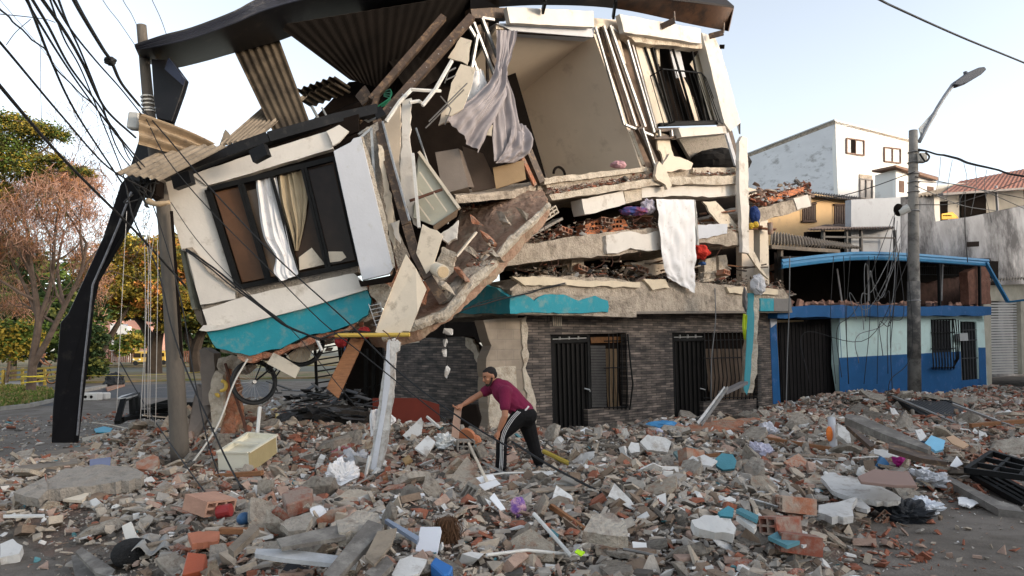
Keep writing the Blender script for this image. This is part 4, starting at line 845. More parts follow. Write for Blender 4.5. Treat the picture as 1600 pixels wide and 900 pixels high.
beam([W(590, 190, 11.4), W(606, 250, 11.2), W(636, 352, 10.9), W(648, 395, 10.9), W(670, 435, 10.8), W(693, 472, 10.8)], .14, .12, brownst, 'steel_post', 'bent brown steel post twisted in the middle')
ob('steel_edge', MB().tube([W(598, 190, 11.3), W(612, 245, 11.1), W(640, 345, 10.8)], .022, 5), silver, HB)
beam([W(247, 277, 10.75), W(300, 259, 10.8), W(420, 216, 11.0), W(520, 188, 11.3), W(590, 172, 11.5), W(598, 185, 11.5)], .20, .16, blackm, 'eaves_beam', up=(0, 0, 1))
for a, b in (((273, 287), (300, 277)), ((395, 246), (418, 234))): beam([W(*a, 10.6), W(*b, 10.55)], .12, .2, blackm, 'bracket', up=(0, 0, 1))
beam([W(560, 190, 11.5), W(585, 165, 11.8), W(590, 150, 12)], .08, .08, brownst); 
ob('wall_plate', MB().ext([W(u, v, 11.25) for u, v in ((292, 262), (420, 218), (560, 178), (560, 205), (515, 222), (400, 262), (300, 285))], (0, .06, 0)), darkin, HB)  # dark plate added behind to close the bright gap under the eaves
# asbestos cement sheets
ob('roof_sheet', corr(W(180, 271, 10.0), W(252, 283, 10.1), W(356, 227, 10.5), W(276, 226, 10.7), 6, .020, rows=6, sub=8, warp=.01), asb, RF, 'tan corrugated sheet lying over the corner')
ob('roof_sheet', corr(W(217, 176, 10.3), W(216, 228, 10.2), W(290, 240, 10.5), W(338, 226, 10.8), 3, .05, rows=8, sub=8, warp=.06), M('tan_sheet', (.34, .25, .16), .3, 4, .9, .3, 30, stain=((.15, .11, .08), .25, 4)), RF, 'curled tan sheet round the pole')
ob('roof_sheet', corr(W(343, 228, 11.0), W(400, 218, 11.2), W(480, 150, 13), W(407, 172, 12.4), 7, .03, rows=6, sub=8), asb, RF, 'corrugated sheet on the eaves beam')
ob('roof_sheet', MB().ext([W(u, v, 11.2) for u, v in jag([(343, 226), (352, 202), (360, 212), (358, 226)], 1, 6, 3)], (0, .02, 0)), asb, RF)
for Y, d in ((13.2, 0), (13.4, 13)): ob('roof_sheet', corr(W(463, 141+d, Y), W(523, 119+d*.8, Y), W(548, 136+d*.6, Y+1.2), W(486, 160+d*.6, Y+1.2), 6, .022, rows=3, sub=8), asbd, RF)
# dark inside left zone
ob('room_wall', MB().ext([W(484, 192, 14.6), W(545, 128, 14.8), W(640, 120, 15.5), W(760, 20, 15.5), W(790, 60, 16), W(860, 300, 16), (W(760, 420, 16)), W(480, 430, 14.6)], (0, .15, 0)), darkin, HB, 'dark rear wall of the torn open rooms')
ob('room_wall', MB().ext([W(484, 200, 11.6), W(484, 192, 14.5), W(480, 430, 14.5), W(480, 430, 11.6)], (.1, 0, 0)), darkin, HB)
for a, b, w_ in (((650, 200), (700, 350), .02), ((487, 166), (500, 190), .03), ((503, 168), (512, 185), .02)): ob('pipe', MB().tube([W(*a, 13), W(*b, 13)], w_, 5), silver, HB)
for k in range(4): ob('hose', MB().tube(cr([W(553+k*3, 186, 11.8), W(575+k*2, 172, 11.9), W(600+k*3, 165-k*4, 12), W(610, 155-k*5, 12.2), W(600, 150-k*2, 12.4)], 6), .012, 5), M('green_hose', (.03, .25, .12), .1, 5, .5), HB)
for k, (p, Y, mt, lb) in enumerate((([(555, 150), (570, 133), (580, 150), (566, 165)], 12.3, brownst, None), ([(600, 195), (625, 160), (628, 290), (618, 300)], 12.2, beige, None))):
    ob('torn_panel', MB().ext([W(u, v, Y) for u, v in jag(p, 1.5, 8, k)], (0, .08, 0)), mt, HB)
# white warped jamb and thin truss
ob('jamb', MB().ext([W(u, v, 11.7) for u, v in jag([(628, 157), (643, 153), (640, 220), (650, 300), (655, 356), (646, 350), (625, 290), (628, 220)], 1.5, 9, 50)], (0, .08, 0)), white, HB, 'warped white door jamb')
ob('jamb', MB().ext([W(u, v, 11.72) for u, v in jag([(626, 200), (634, 250), (634, 300), (637, 345), (622, 300)], 1.5, 9, 51)], (0, .06, 0)), concL, HB)
for a, m_, b, r in (((603, 190), (625, 158), (643, 140), .035), ((643, 140), (672, 142), (688, 142), .03), ((660, 165), (680, 140), (706, 95), .035), ((640, 160), (655, 158), (662, 163), .03), ((560, 180), (575, 190), (598, 180), .02), ((560, 210), (575, 200), (590, 200), .02)):
    ob('metal_stud', MB().tube([W(*a, 11.5), W(*m_, 11.6), W(*b, 11.8)], r, 5), M('white_metal', (.62, .60, .56), .1, 8, .5), HB)
g = MB()
for a, b in (((706, 95), (695, 130)), ((700, 112), (712, 106)), ((697, 125), (712, 118)), ((688, 150), (705, 170)), ((705, 170), (695, 195)), ((670, 190), (730, 130)), ((665, 200), (725, 140))): g.tube([W(*a, 11.8), W(*b, 11.9)], .012, 4)
ob('thin_rod', g, MATS['galv_dark'], HB)
# inner panels
for nm, p, Y, mt in (('torn_panel', [(720, 58), (737, 63), (730, 101), (722, 96), (700, 90)], 12.4, cream), ('torn_panel', [(720, 100), (743, 106), (738, 130), (723, 170), (705, 181), (695, 179), (705, 130)], 12.2, cream), ('torn_panel', [(700, 165), (702, 190), (685, 196), (690, 175)], 12.6, beige), ('torn_panel', [(745, 200), (770, 195), (768, 212), (748, 209)], 13.0, cream)):
    ob(nm, MB().ext([W(u, v, Y) for u, v in jag(p, 1, 8, 3)], (0, .04, 0)), mt, HB)
# --- fallen upper room on the left -------------------------
UR = HB
def bp(name, px, off, back, mat, label=None, rough=None, j=None, bevel=0):
    if j: px = jag(px, *j)
    return ob(name, slab(px, B, off, back), mat, UR, label, rough=rough, bevel=bevel)
bp('wall', [(298, 273), (387, 243), (512, 205), (521, 232), (420, 262), (323, 290)], .03, .15, white, None, j=(.7, 14, 60))
bp('wall', [(253, 285), (298, 273.0), (323, 290), (345, 370), (368, 450), (367, 467), (313, 476), (292, 393), (284, 391)], 0, .18, white, 'leaning white wall left of the window', j=(.8, 14, 61))
bp('torn_edge', [(284, 389), (300, 386), (330, 420), (368, 446), (395, 462), (392, 466), (362, 452), (325, 424), (300, 393)], .04, .05, conc, j=(1, 8, 62))
bp('sill', [(313, 477), (367, 466), (368, 452), (560, 414), (560, 425), (470, 447), (400, 461), (398, 470), (318, 485)], -.12, .4, concG, j=(.8, 10, 63))
bp('wall', [(316, 484), (385, 462), (553, 427), (573, 447), (475, 476), (345, 511), (325, 512)], .05, .3, white, j=(.8, 12, 64))
bp('cornice', [(311, 516), (318, 508), (345, 508), (475, 475), (571, 446), (574, 452), (475, 482), (345, 515), (322, 518)], .20, .45, white)
bp('teal_fascia', [(322, 517), (345, 514), (475, 482), (573, 452), (580, 468), (574, 492), (548, 507), (515, 518), (482, 523), (455, 536), (438, 545), (415, 548), (390, 556), (365, 551), (338, 544)], .10, .25, teal, 'torn teal fascia of the fallen room', j=(1.3, 10, 65))
bp('slab', [(335, 512), (575, 455), (590, 492), (560, 505), (440, 548), (385, 560), (345, 550)], -.16, 3.0, conc, 'broken slab under the fallen room', rough=(.18, .03), j=(2, 10, 66))
bp('torn_edge', [(368, 548), (395, 556), (440, 545), (470, 535), (500, 520), (540, 515), (555, 505), (540, 522), (500, 530), (460, 545), (430, 556), (395, 566), (370, 560)], .05, .25, redbrk, j=(2, 7, 67), rough=(.12, .03))
bp('side_panel', [(521, 236), (548, 222), (552, 216), (564, 213), (590, 320), (614, 420), (608, 428), (566, 438), (545, 345)], .35, .10, whiteC, 'detached white wall panel right of the window, bluish shade put in its colour', bevel=.006)
bp('panel_core', [(564, 213), (568, 214), (600, 330), (617, 415), (614, 421)], .33, .12, concL, j=(1.2, 8, 68))
bp('panel_core', [(560, 437), (566, 439), (612, 430), (616, 418), (619, 424), (612, 440), (563, 447)], .36, .12, darkin)  # dark strip pulled forward to cover the bright slot under the panel
bp('wall_return', [(566, 205), (590, 190), (600, 260), (622, 360), (640, 400), (622, 420), (600, 330)], -.05, .12, concG, j=(1, 10, 69))
bp('metal_stud', [(578, 200), (582, 200), (588, 300), (584, 300)], .05, .04, silver); bp('metal_stud', [(560, 215), (580, 198), (582, 201), (563, 217)], .05, .04, silver)
bp('torn_panel', [(590, 225), (597, 228), (615, 330), (617, 390), (608, 370)], .12, .05, cream, j=(1.5, 8, 70))
bp('torn_panel', [(610, 348), (624, 344), (626, 380), (618, 372)], .2, .05, white, j=(2, 6, 71))
bp('torn_panel', [(510, 205), (530, 195), (545, 205), (530, 222), (520, 228)], .1, .05, white, j=(1, 8, 72))
bp('brick_remains', [(600, 378), (625, 372), (640, 400), (620, 440), (600, 470), (560, 465), (570, 445), (612, 437)], -.15, .4, redbrk, rough=(.12, .04), j=(2, 8, 73))
bp('torn_edge', [(578, 445), (595, 440), (620, 455), (612, 470), (600, 480), (580, 462)], .1, .25, concL, rough=(.12, .03), j=(2, 8, 74))
# window unit
wn = ob('window', slab([(325, 297), (522, 248), (560, 412), (373, 449)], B, -.16, .02), M('window_backing', (.028, .017, .011), .3, 1, .9, 0), UR, 'four pane sliding window with black frame')
def wi(u_, v_): # bilinear in the window quad
    a, b, c, d = (325, 297), (522, 248), (560, 412), (373, 449)
    return ((a[0]*(1-u_)+b[0]*u_)*(1-v_)+(d[0]*(1-u_)+c[0]*u_)*v_, (a[1]*(1-u_)+b[1]*u_)*(1-v_)+(d[1]*(1-u_)+c[1]*u_)*v_)
def frame_bar(p, q, w, off=.02): ob('window_frame', MB().bar(B(*wi(*p), off), B(*wi(*q), off), w, .08, B.n), iron, wn)
for p, q, w_ in (((0, 0), (1, 0), .08), ((0, 1), (1, 1), .07), ((0, 0), (0, 1), .09), ((1, 0), (1, 1), .05), ((.245, 0), (.24, 1), .045), ((.27, 0), (.265, 1), .045), ((.50, 0), (.50, 1), .045), ((.745, 0), (.74, 1), .045), ((.77, 0), (.765, 1), .04)): frame_bar(p, q, w_, .02+.003*random.Random(str(p)).random())
def wq(u0, u1, v0, v1, off, th, nm, mt): return ob(nm, MB().ext([B(*wi(*x), off) for x in ((u0, v0), (u1, v0), (u1, v1), (u0, v1))], -B.n*th), mt, wn)
wq(.04, .24, .04, .96, -.03, .01, 'glass_pane', M('brown_glass', (.10, .048, .024), .35, 1.0, .2, 0, 5, spec=.15))
wq(.77, .98, .04, .96, -.03, .01, 'glass_pane', M('smoky_glass', (.026, .016, .012), .5, 1.2, .2, 0, 5, spec=.15))
wq(.52, .74, .35, .96, -.12, .01, 'glass_pane', M('amber_brown_glass', (.055, .03, .017), .4, 1.2, .2, 0, 5, spec=.15))
wq(.27, .36, .1, .96, -.12, .01, 'glass_pane', M('tan_reflection', (.20, .135, .09), .2, 1.2, .2, 0, 5))
ob('torn_panel', MB().ext([B(u, v, -.06) for u, v in ((467, 402), (487, 387), (508, 413), (468, 422))], (0, .01, 0)), cream, wn); ob('torn_panel', MB().ext([B(u, v, -.02) for u, v in ((513, 393), (535, 393), (541, 402), (532, 408), (515, 410))], (0, .01, 0)), cream, wn)
cu = ob('curtain', cloth([B(400, 281, -.02), B(404, 320, 0), B(412, 370, .08), B(430, 400, .15), B(428, 425, .2), B(438, 440, .2)], [B(432, 277, -.02), B(440, 320, 0), B(450, 370, .06), B(458, 400, .12), B(466, 425, .16), B(464, 430, .18)], 5, .022, 48, wr=.03), whitec, None, 'long cream white curtain blowing out of the fallen room window', 'curtain', smooth=True)
ob('curtain', cloth([B(435, 276, -.08), B(440, 320, -.08), B(455, 370, -.08), B(462, 392, -.08)], [B(475, 265, -.08), B(482, 300, -.08), B(478, 340, -.08), B(466, 392, -.08)], 6, .03, 48, wr=.02), M('curtain_behind_glass', (.40, .32, .21), .08, 3), None, 'tan curtain gathered behind the third window pane of the fallen room', 'curtain', smooth=True)
ob('room_wall', MB().ext([W(256, 290, 13.5), W(510, 212, 13.5), W(600, 420, 13.5), W(330, 490, 13.5)], (0, .1, 0)), darkin, UR)
ob('wall', MB().ext([B(253, 285, -.18), B(314, 476, -.18), W(330, 470, 13.5), W(285, 290, 13.5)], (.1, 0, 0)), white, UR)
ob('side_panel', MB().ext([W(u, v, 11.0) for u, v in ((281, 390), (286, 388), (305, 482), (300, 484))], (.06, .5, 0)), M('green_grey_panel', (.2, .2, .16), .2, 5), UR)
bp('torn_edge', [(283, 391), (294, 393), (312, 476), (318, 512), (308, 500), (296, 450)], -.25, .3, woodG, j=(1.2, 8, 75))
# teal drip on the bottom slab and a plug of bricks
# diagonal fallen slab
def W3(l): return [W(*p) for p in l]
ds = ob('slab', MB().ext(W3([(855, 316, 12.6), (838, 340, 12.4), (765, 420, 11.9), (700, 478, 11.4), (655, 508, 11.2), (600, 528, 11.2), (575, 520, 12.0), (640, 470, 12.8), (690, 400, 13.4), (720, 330, 14.0), (800, 300, 14.2), (848, 296, 13.9)]), (0.05, .12, -.20)), M('brown_slab_top', (.34, .215, .15), .25, 4, .95, .7, 25, stain=((.36, .28, .2), .3, 3)), HB, 'fallen slab sloping down in a diagonal with brown screed', rough=(.12, .045))
for k, (u, v, Y, sx, mt) in enumerate(((790, 345, 12.2, .28, conc), (760, 372, 12.0, .22, redbrk), (735, 392, 11.8, .25, conc), (722, 430, 11.6, .2, redbrk), (700, 452, 11.4, .18, concL), (815, 335, 12.4, .2, conc), (776, 400, 11.9, .2, concL), (745, 350, 12.3, .22, redbrk))):
    vs, fs = hull(500+k, sx, .2, .07, 9); Q = Matrix.Rotation(.75, 3, 'Y'); ob('screed_chunk', MB().add([tuple(Q @ V(p)+W(u, v, Y)) for p in vs], fs), mt, HB, rough=(.1, .03))
rim = [(858, 318, 12.5), (800, 372, 12.1), (765, 415, 11.85), (735, 440, 11.65), (712, 470, 11.4), (690, 492, 11.25), (650, 505, 11.1), (598, 528, 11.1)]
g = MB(); g.tube(W3([(u, v+3, Y) for u, v, Y in rim]), [.07, .10, .11, .12, .12, .12, .10, .06], 6, .8)
ob('slab_edge', g, concL, HB, 'pale rounded broken edge of the diagonal slab', rough=(.1, .04))
g = MB(); rim2 = [(770, 412, 11.9), (730, 430, 11.8), (700, 462, 11.6), (690, 470, 11.5)]; g.tube(W3(rim2), [.10, .14, .12, .08], 6); ob('slab_edge', g, concG, HB, rough=(.1, .04))
# remains between: wall piece, boards
ob('torn_panel', MB().ext([W(u, v, 11.5) for u, v in jag([(700, 358), (716, 345), (713, 372), (700, 380), (686, 368)], 1.5, 7, 80)], (0, .15, 0)), white, HB, rough=(.1, .02))
ob('torn_edge', MB().ext([W(u, v, 11.5) for u, v in jag([(690, 385), (712, 395), (708, 425), (695, 440), (680, 448), (672, 440), (684, 405)], 2, 7, 81)], (0, .2, 0)), concL, HB, rough=(.1, .04))
ob('torn_edge', MB().ext([W(u, v, 11.3) for u, v in jag([(655, 430), (672, 445), (662, 475), (640, 482), (648, 455)], 2, 7, 82)], (0, .2, 0)), redbrk, HB, rough=(.1, .04))
ob('rod', MB().bar(W(713, 401, 11.3), W(744, 363, 11.6), .05, .03), cream, HB)
ob('metal_stud', MB().bar(W(645, 240, 11.6), W(655, 356, 11.3), .05, .04, (0, -1, 0)), MATS['white_metal'], HB)
ob('floor', MB().ext(W3([(712, 305, 12.6), (800, 298, 13.5), (860, 280, 15), (700, 300, 15)]), (0, 0, -.15)), conc, HB, rough=(.2, .03))
# --- ruined columns under the fallen room
ob('column', MB().ext([W(u, v, 12.2) for u, v in jag([(311, 547), (318, 543), (334, 552), (336, 600), (334, 632), (316, 634), (315, 600)], 1.2, 10, 90)], (0, .3, 0)), M('brown_grey_column', (.20, .165, .14), .15, 3, .9, .3), HB, 'broken grey brown column under the fallen room', bevel=0)
ob('column', MB().ext([W(u, v, 11.9) for u, v in jag([(330, 592), (338, 580), (348, 585), (350, 640), (342, 668), (330, 668), (327, 625)], 1.5, 8, 91)], (0, .3, 0)), concL, HB, 'split column stump with exposed brick', rough=(.12, .03))
ob('brick_remains', MB().ext([W(u, v, 12.0) for u, v in jag([(346, 590), (358, 575), (362, 600), (368, 640), (366, 680), (345, 680), (344, 640)], 2.5, 7, 92)], (0, .4, 0)), redbrk, HB, rough=(.1, .05))
ob('brick_remains', MB().ext([W(u, v, 12.1) for u, v in jag([(340, 560), (372, 558), (385, 575), (365, 585), (343, 580)], 2.5, 7, 93)], (0, .5, 0)), conc, HB, rough=(.1, .05))
ob('rebar', MB().tube(W3([(352, 568, 12), (365, 610, 11.9), (380, 655, 11.7), (390, 690, 11.5)]), .025, 6), M('rusty_bar', (.10, .045, .03), .3, 10), HB)
ob('beam', MB().ext(W3([(308, 600, 12.6), (334, 632, 12.4), (300, 700, 11.8), (290, 690, 11.8), (294, 663, 12.0)]), (0, .12, 0)), M('brown_grey_column', (0, 0, 0)), HB)
for k, (u, v) in enumerate(((812, 372), (824, 364), (838, 352), (848, 346), (860, 338))):
    o = ob('hollow_block', vox(.26, .17, 2, 2, .3, .025), concL, HB); o.location = F(u, v, .15)-wloc(HB); o.rotation_euler = (0, -.55, math.atan2(FD.y, FD.x))
ob('broken_strip', MB().bar(F(798, 383, .1), F(872, 343, .1), .3, .05, (0, 0, 1)), concG, HB)
rq = random.Random(8)
for k in range(26):
    u = rq.uniform(790, 1160); v = rq.choice((ip0(u), ip0(u)-55)); a = F(u, v, .3); g = MB(); g.tube(cr([a-FN*.5, a, a+V((rq.uniform(-.1, .1), -.05, -rq.uniform(.05, .22))), a+V((rq.uniform(-.2, .2), -.12, -rq.uniform(.1, .35)))], 3), .008, 4); ob('rebar', g, MATS['rusty_bar'], HB)
for k, (u, v) in enumerate(((925, 354), (945, 350), (1005, 345), (880, 366), (1120, 345), (1000, 425), (1060, 428), (1130, 430), (905, 425))):
    o = ob('hollow_block', vox(.30, .12, 3, 1, .25, .02), claym, HB); o.location = F(u, v, rq.uniform(-.3, .1))-wloc(HB); o.rotation_euler = (rq.uniform(-.3, .3), rq.uniform(-.3, .3), rq.uniform(.3, 1.1))
# ------------------------------------------------------------------ rubble height field
GX0, GX1, GY0, GY1, GS = -16.0, 22.0, 2.0, 27.0, 0.10
nx = int((GX1-GX0)/GS)+1; ny = int((GY1-GY0)/GS)+1
gx, gy = np.meshgrid(np.linspace(GX0, GX1, nx), np.linspace(GY0, GY1, ny))
d_y = gy*_f.y + (0-CAMH)*_f.z
U_ = 800+FPX*(gx*_rt.x+gy*_rt.y+(-CAMH)*_rt.z)/d_y; V_ = 450-FPX*(gx*_up.x+gy*_up.y+(-CAMH)*_up.z)/d_y
core = [(-400, 770), (40, 735), (130, 712), (190, 690), (320, 640), (520, 625), (640, 640), (860, 690), (1050, 668), (1210, 652), (1330, 640), (1560, 602), (1720, 605), (1700, 690), (1600, 700), (1480, 770), (1330, 790), (1270, 835), (1260, 900), (1290, 1150), (300, 1150), (200, 880), (100, 830), (-300, 850)]
mask = inpoly(U_, V_, core).astype(float)
def blur(a, k):
    for ax in (0, 1):
        c = np.cumsum(np.concatenate([np.repeat(a.take([0], ax), k+1, ax), a, np.repeat(a.take([-1], ax), k, ax)], ax), ax)
        a = (c.take(range(2*k+1, 2*k+1+a.shape[ax]), ax)-c.take(range(0, a.shape[ax]), ax))/(2*k+1)
    return a
msk = blur(blur(mask, 4), 4)
def vnoise(scale, seed):
    r = np.random.RandomState(seed); n = 64; t = r.rand(n, n); X = gx/scale+100; Y = gy/scale+100; xi = np.floor(X).astype(int); yi = np.floor(Y).astype(int); fx = X-xi; fy = Y-yi; fx = fx*fx*(3-2*fx); fy = fy*fy*(3-2*fy)
    g = lambda a, b: t[(yi+b) % n, (xi+a) % n]
    return (g(0, 0)*(1-fx)+g(1, 0)*fx)*(1-fy)+(g(0, 1)*(1-fx)+g(1, 1)*fx)*fy-.5
Hh = .05+.16*vnoise(1.3, 1)+.09*vnoise(.5, 2)+.05*vnoise(.22, 3)
def bump(u, v, z, sx, sy, h):
    global Hh
    p = GZ(u, v, z); Hh = Hh+h*np.exp(-((gx-p.x)/sx)**2-((gy-p.y)/sy)**2)
Hh = Hh+.16
bump(400, 690, .3, 1.8, 1.2, .25); bump(345, 655, .5, .8, .6, .55); bump(640, 690, .3, 1.8, 1.2, .32); bump(500, 650, .3, 1.6, 1.2, .2)
bump(600, 840, .2, 1.2, .8, .22); bump(1000, 760, .3, 2.2, 1.3, .16); bump(1020, 690, .3, 1.2, .8, .22); bump(1300, 670, .3, 1.6, 1.4, .25)
bump(1390, 635, .2, 3.0, 1.2, .35); bump(1150, 830, .2, 1.0, .5, .12); bump(850, 800, .2, 1.5, 1, .1); bump(720, 720, .2, 1, .6, .1)
Hf = np.clip(Hh, 0, 3)*np.clip(msk*1.4-.1, 0, 1)
def hz(x, y):
    i = np.clip((np.asarray(x)-GX0)/GS, 0, nx-1.001); j = np.clip((np.asarray(y)-GY0)/GS, 0, ny-1.001)
    a = i.astype(int) if hasattr(i, 'astype') else int(i); b = j.astype(int) if hasattr(j, 'astype') else int(j); fx = i-a; fy = j-b
    return (Hf[b, a]*(1-fx)+Hf[b, a+1]*fx)*(1-fy)+(Hf[b+1, a]*(1-fx)+Hf[b+1, a+1]*fx)*fy
def mk(x, y): return float(msk[int((y-GY0)/GS), int((x-GX0)/GS)]) if GX0 < x < GX1 and GY0 < y < GY1 else 0.0
def on(u, v):
    """world point of the rubble surface seen at pixel u,v"""
    p = GZ(u, v, .15)
    for _ in range(12):
        p = GZ(u, v, float(hz(p.x, p.y)))
    return p
# surface sheet of fine debris
ii = np.arange(nx*ny).reshape(ny, nx); q = np.stack([ii[:-1, :-1], ii[:-1, 1:], ii[1:, 1:], ii[1:, :-1]], -1).reshape(-1, 4)
cm = (Hf[:-1, :-1]+Hf[1:, 1:]).ravel() > .004; q = q[cm]
me = bpy.data.meshes.new('rubble_ground'); me.vertices.add(nx*ny)
zz = Hf-.02+(np.random.RandomState(1).rand(ny, nx)-.5)*.05*np.clip(msk, 0, 1)
me.vertices.foreach_set('co', np.stack([gx, gy, zz], -1).ravel()); me.loops.add(len(q)*4); me.loops.foreach_set('vertex_index', q.ravel()); me.polygons.add(len(q))
me.polygons.foreach_set('loop_start', np.arange(len(q))*4); me.polygons.foreach_set('loop_total', np.full(len(q), 4)); me.update(); me.validate(); me.shade_flat()
link('rubble_ground', me, M('rubble_dust', (.16, .135, .11), .35, 5, .98, .9, 22, stain=((.20, .13, .10), .25, 1.2), bdist=.04), kind='structure')  # base darkened so gaps between pieces look like shaded crevices
# ------------------------------------------------------------------ debris prototypes
def prism(seed, n, th):
    r = random.Random(seed); a0 = r.uniform(0, 6); P = [(math.cos(a0+6.283*(i+r.uniform(-.28, .28))/n)*r.uniform(.7, 1.15), math.sin(a0+6.283*(i+r.uniform(-.28, .28))/n)*r.uniform(.5, .9)) for i in range(n)]
    vs = [(x, y, -th) for x, y in P]+[(x*r.uniform(.85, 1), y*r.uniform(.85, 1), th) for x, y in P]; fs = []
    for i in range(1, n-1): fs += [(0, i+1, i), (n, n+i, n+i+1)]
    for i in range(n): j = (i+1) % n; fs += [(i, j, n+j), (i, n+j, n+i)]
    return vs, fs
protos = [hull(i, 1, .7, .42, 8) for i in range(3)]+[prism(10+i, 3+i % 3, .08+.03*(i % 3)) for i in range(9)]+[hull(20+i, 1, .22, .07, 8, True) for i in range(2)]+[([(x, y*.5, z*.32) for x in (-1, 1) for y in (-1, 1) for z in (-1, 1)], [(0, 1, 3), (0, 3, 2), (4, 6, 7), (4, 7, 5), (0, 4, 5), (0, 5, 1), (2, 3, 7), (2, 7, 6), (0, 2, 6), (0, 6, 4), (1, 5, 7), (1, 7, 3)])]
pal = [M('frag_grey', (.33, .295, .255), .2, 9, .95, .5, 40), M('frag_tan', (.40, .335, .265), .2, 9, .95, .5, 40), M('frag_brick', (.27, .10, .06), .25, 9, .9, .5, 40), M('frag_dusty_brick', (.36, .25, .195), .2, 9, .95, .5, 40),
       M('frag_white', (.60, .58, .55), .1, 9, .9, .2, 40), M('frag_dark', (.09, .08, .07), .3, 9, .95, .3, 40), M('frag_teal', (.09, .22, .24), .2, 9, .9, .2, 40), M('frag_brown', (.20, .145, .105), .25, 9, .95, .4, 40)]
def fragments(name, X, Y, Z, size, mi, rs, **kw):
    n = len(X); pi = rs.randint(0, len(protos), n); VV = []; FF = []; MM = []; base = 0
    ax = rs.normal(0, 1, (n, 3)); ax[:, 2] *= .5; ax /= np.linalg.norm(ax, axis=1)[:, None]; an = rs.normal(0, .75, n); az = rs.uniform(0, 6.283, n)
    for k, (vs, fs) in enumerate(protos):
        I = np.where(pi == k)[0]
        if not len(I): continue
        v = np.array(vs)[None]*size[I][:, None, None]*np.array([1, 1, 1.0]); c, s_ = np.cos(az[I])[:, None], np.sin(az[I])[:, None]
        x = v[..., 0]*c-v[..., 1]*s_; y = v[..., 0]*s_+v[..., 1]*c; v = np.stack([x, y, v[..., 2]], -1)
        a = ax[I][:, None, :]; ca = np.cos(an[I])[:, None, None]; sa = np.sin(an[I])[:, None, None]
        v = v*ca+np.cross(np.broadcast_to(a, v.shape), v)*sa+a*(v*a).sum(-1, keepdims=True)*(1-ca)
        v = v+np.stack([X[I], Y[I], Z[I]], -1)[:, None, :]; nv = v.shape[1]
        f = np.array(fs)[None]+(np.arange(len(I))*nv)[:, None, None]+base
        VV.append(v.reshape(-1, 3)); FF.append(f.reshape(-1, 3)); MM.append(np.repeat(mi[I], len(fs))); base += nv*len(I)
    v = np.concatenate(VV); f = np.concatenate(FF); mm = np.concatenate(MM); me = bpy.data.meshes.new(name)
    c = v.mean(0); v = v-c
    me.vertices.add(len(v)); me.vertices.foreach_set('co', v.ravel()); me.loops.add(f.size); me.loops.foreach_set('vertex_index', f.ravel()); me.polygons.add(len(f))
    me.polygons.foreach_set('loop_start', np.arange(len(f))*3); me.polygons.foreach_set('loop_total', np.full(len(f), 3)); me.polygons.foreach_set('material_index', mm); me.update(); me.validate(); me.shade_flat()
    o = link(name, me, pal, **kw); o.location = V(c) - (wloc(o.parent) if o.parent else V((0, 0, 0))); return o
rs = np.random.RandomState(77)
# small fragments all over the heap (too many to count)
N = 85000; X = []; Y = []
while len(X) < N:
    u = rs.uniform(-100, 1700, 40000); v = rs.uniform(585, 1000, 40000)   # spread evenly over the visible ground
    for a, b in zip(u[:0], v[:0]): pass
    xs = rs.uniform(-15, 20, 200000); ys = 4.0+rs.uniform(0, 1, 200000)**1.6*22
    mm = msk[((ys-GY0)/GS).astype(int), ((xs-GX0)/GS).astype(int)]
    keep = rs.rand(200000) < np.clip(mm, .0, 1)*np.clip(9/ys, 0, 1)
    X += list(xs[keep]); Y += list(ys[keep])
X = np.array(X[:N]); Y = np.array(Y[:N]); size = np.clip(.020*np.exp(rs.normal(0, .74, N))*(0.55+Y/11), .008, .12); Z = hz(X, Y)+size*.2+rs.uniform(0, .03, N)
redz = np.exp(-((X+1.2)/1.6)**2-((Y-9.5)/1.5)**2)+np.exp(-((X+4)/2)**2-((Y-11)/2)**2)*.8+np.clip((X-3)/8, 0, .7)+.8*np.clip(np.sin(X*1.7+2)*np.sin(Y*1.3+X)-.45, 0, 1)
p = np.stack([.33+0*X, .26+0*X, .045+.30*np.clip(redz, 0, 1), .10+.25*np.clip(redz, 0, 1), .085+0*X, .06+0*X, .006+0*X, .16+0*X], 1); p /= p.sum(1, keepdims=True)
mi = (p.cumsum(1) < rs.rand(N)[:, None]).sum(1)
fragments('rubble', X, Y, Z, size, mi, rs, kind='stuff')
# thin scatter on the road around
N = 16000; X = rs.uniform(-15, 14, N); Y = rs.uniform(4.5, 20, N); k = hz(X, Y) < .03; X = X[k]; Y = Y[k]; n = len(X); size = .010*np.exp(rs.normal(0, .65, n))*(0.5+Y/10)
fragments('scattered_grit', X, Y, .008+size*.3, size, rs.choice(8, n, p=[.38, .18, .12, .1, .1, .05, .01, .06]), rs, kind='stuff')
for (u, v, sx, sy, n) in ((1440, 775, .45, .25, 90), (1480, 768, .4, .2, 70), (1395, 803, .4, .18, 60), (1330, 855, .5, .25, 130), (1300, 830, .3, .2, 60), (1580, 765, .4, .2, 50), (1360, 880, .4, .2, 60), (120, 655, 1.2, .8, 120), (200, 650, 1.0, .8, 90)):
    c = GZ(u, v, 0); X = c.x+rs.normal(0, sx, n); Y = c.y+rs.normal(0, sy, n); size = np.clip(.035*np.exp(rs.normal(0, .5, n)), .01, .1)
    fragments('crushed_tile', X, Y, .01+size*.25, size, rs.choice(8, n, p=[.05, .05, .55, .3, .0, .0, .0, .05]), rs, kind='stuff')
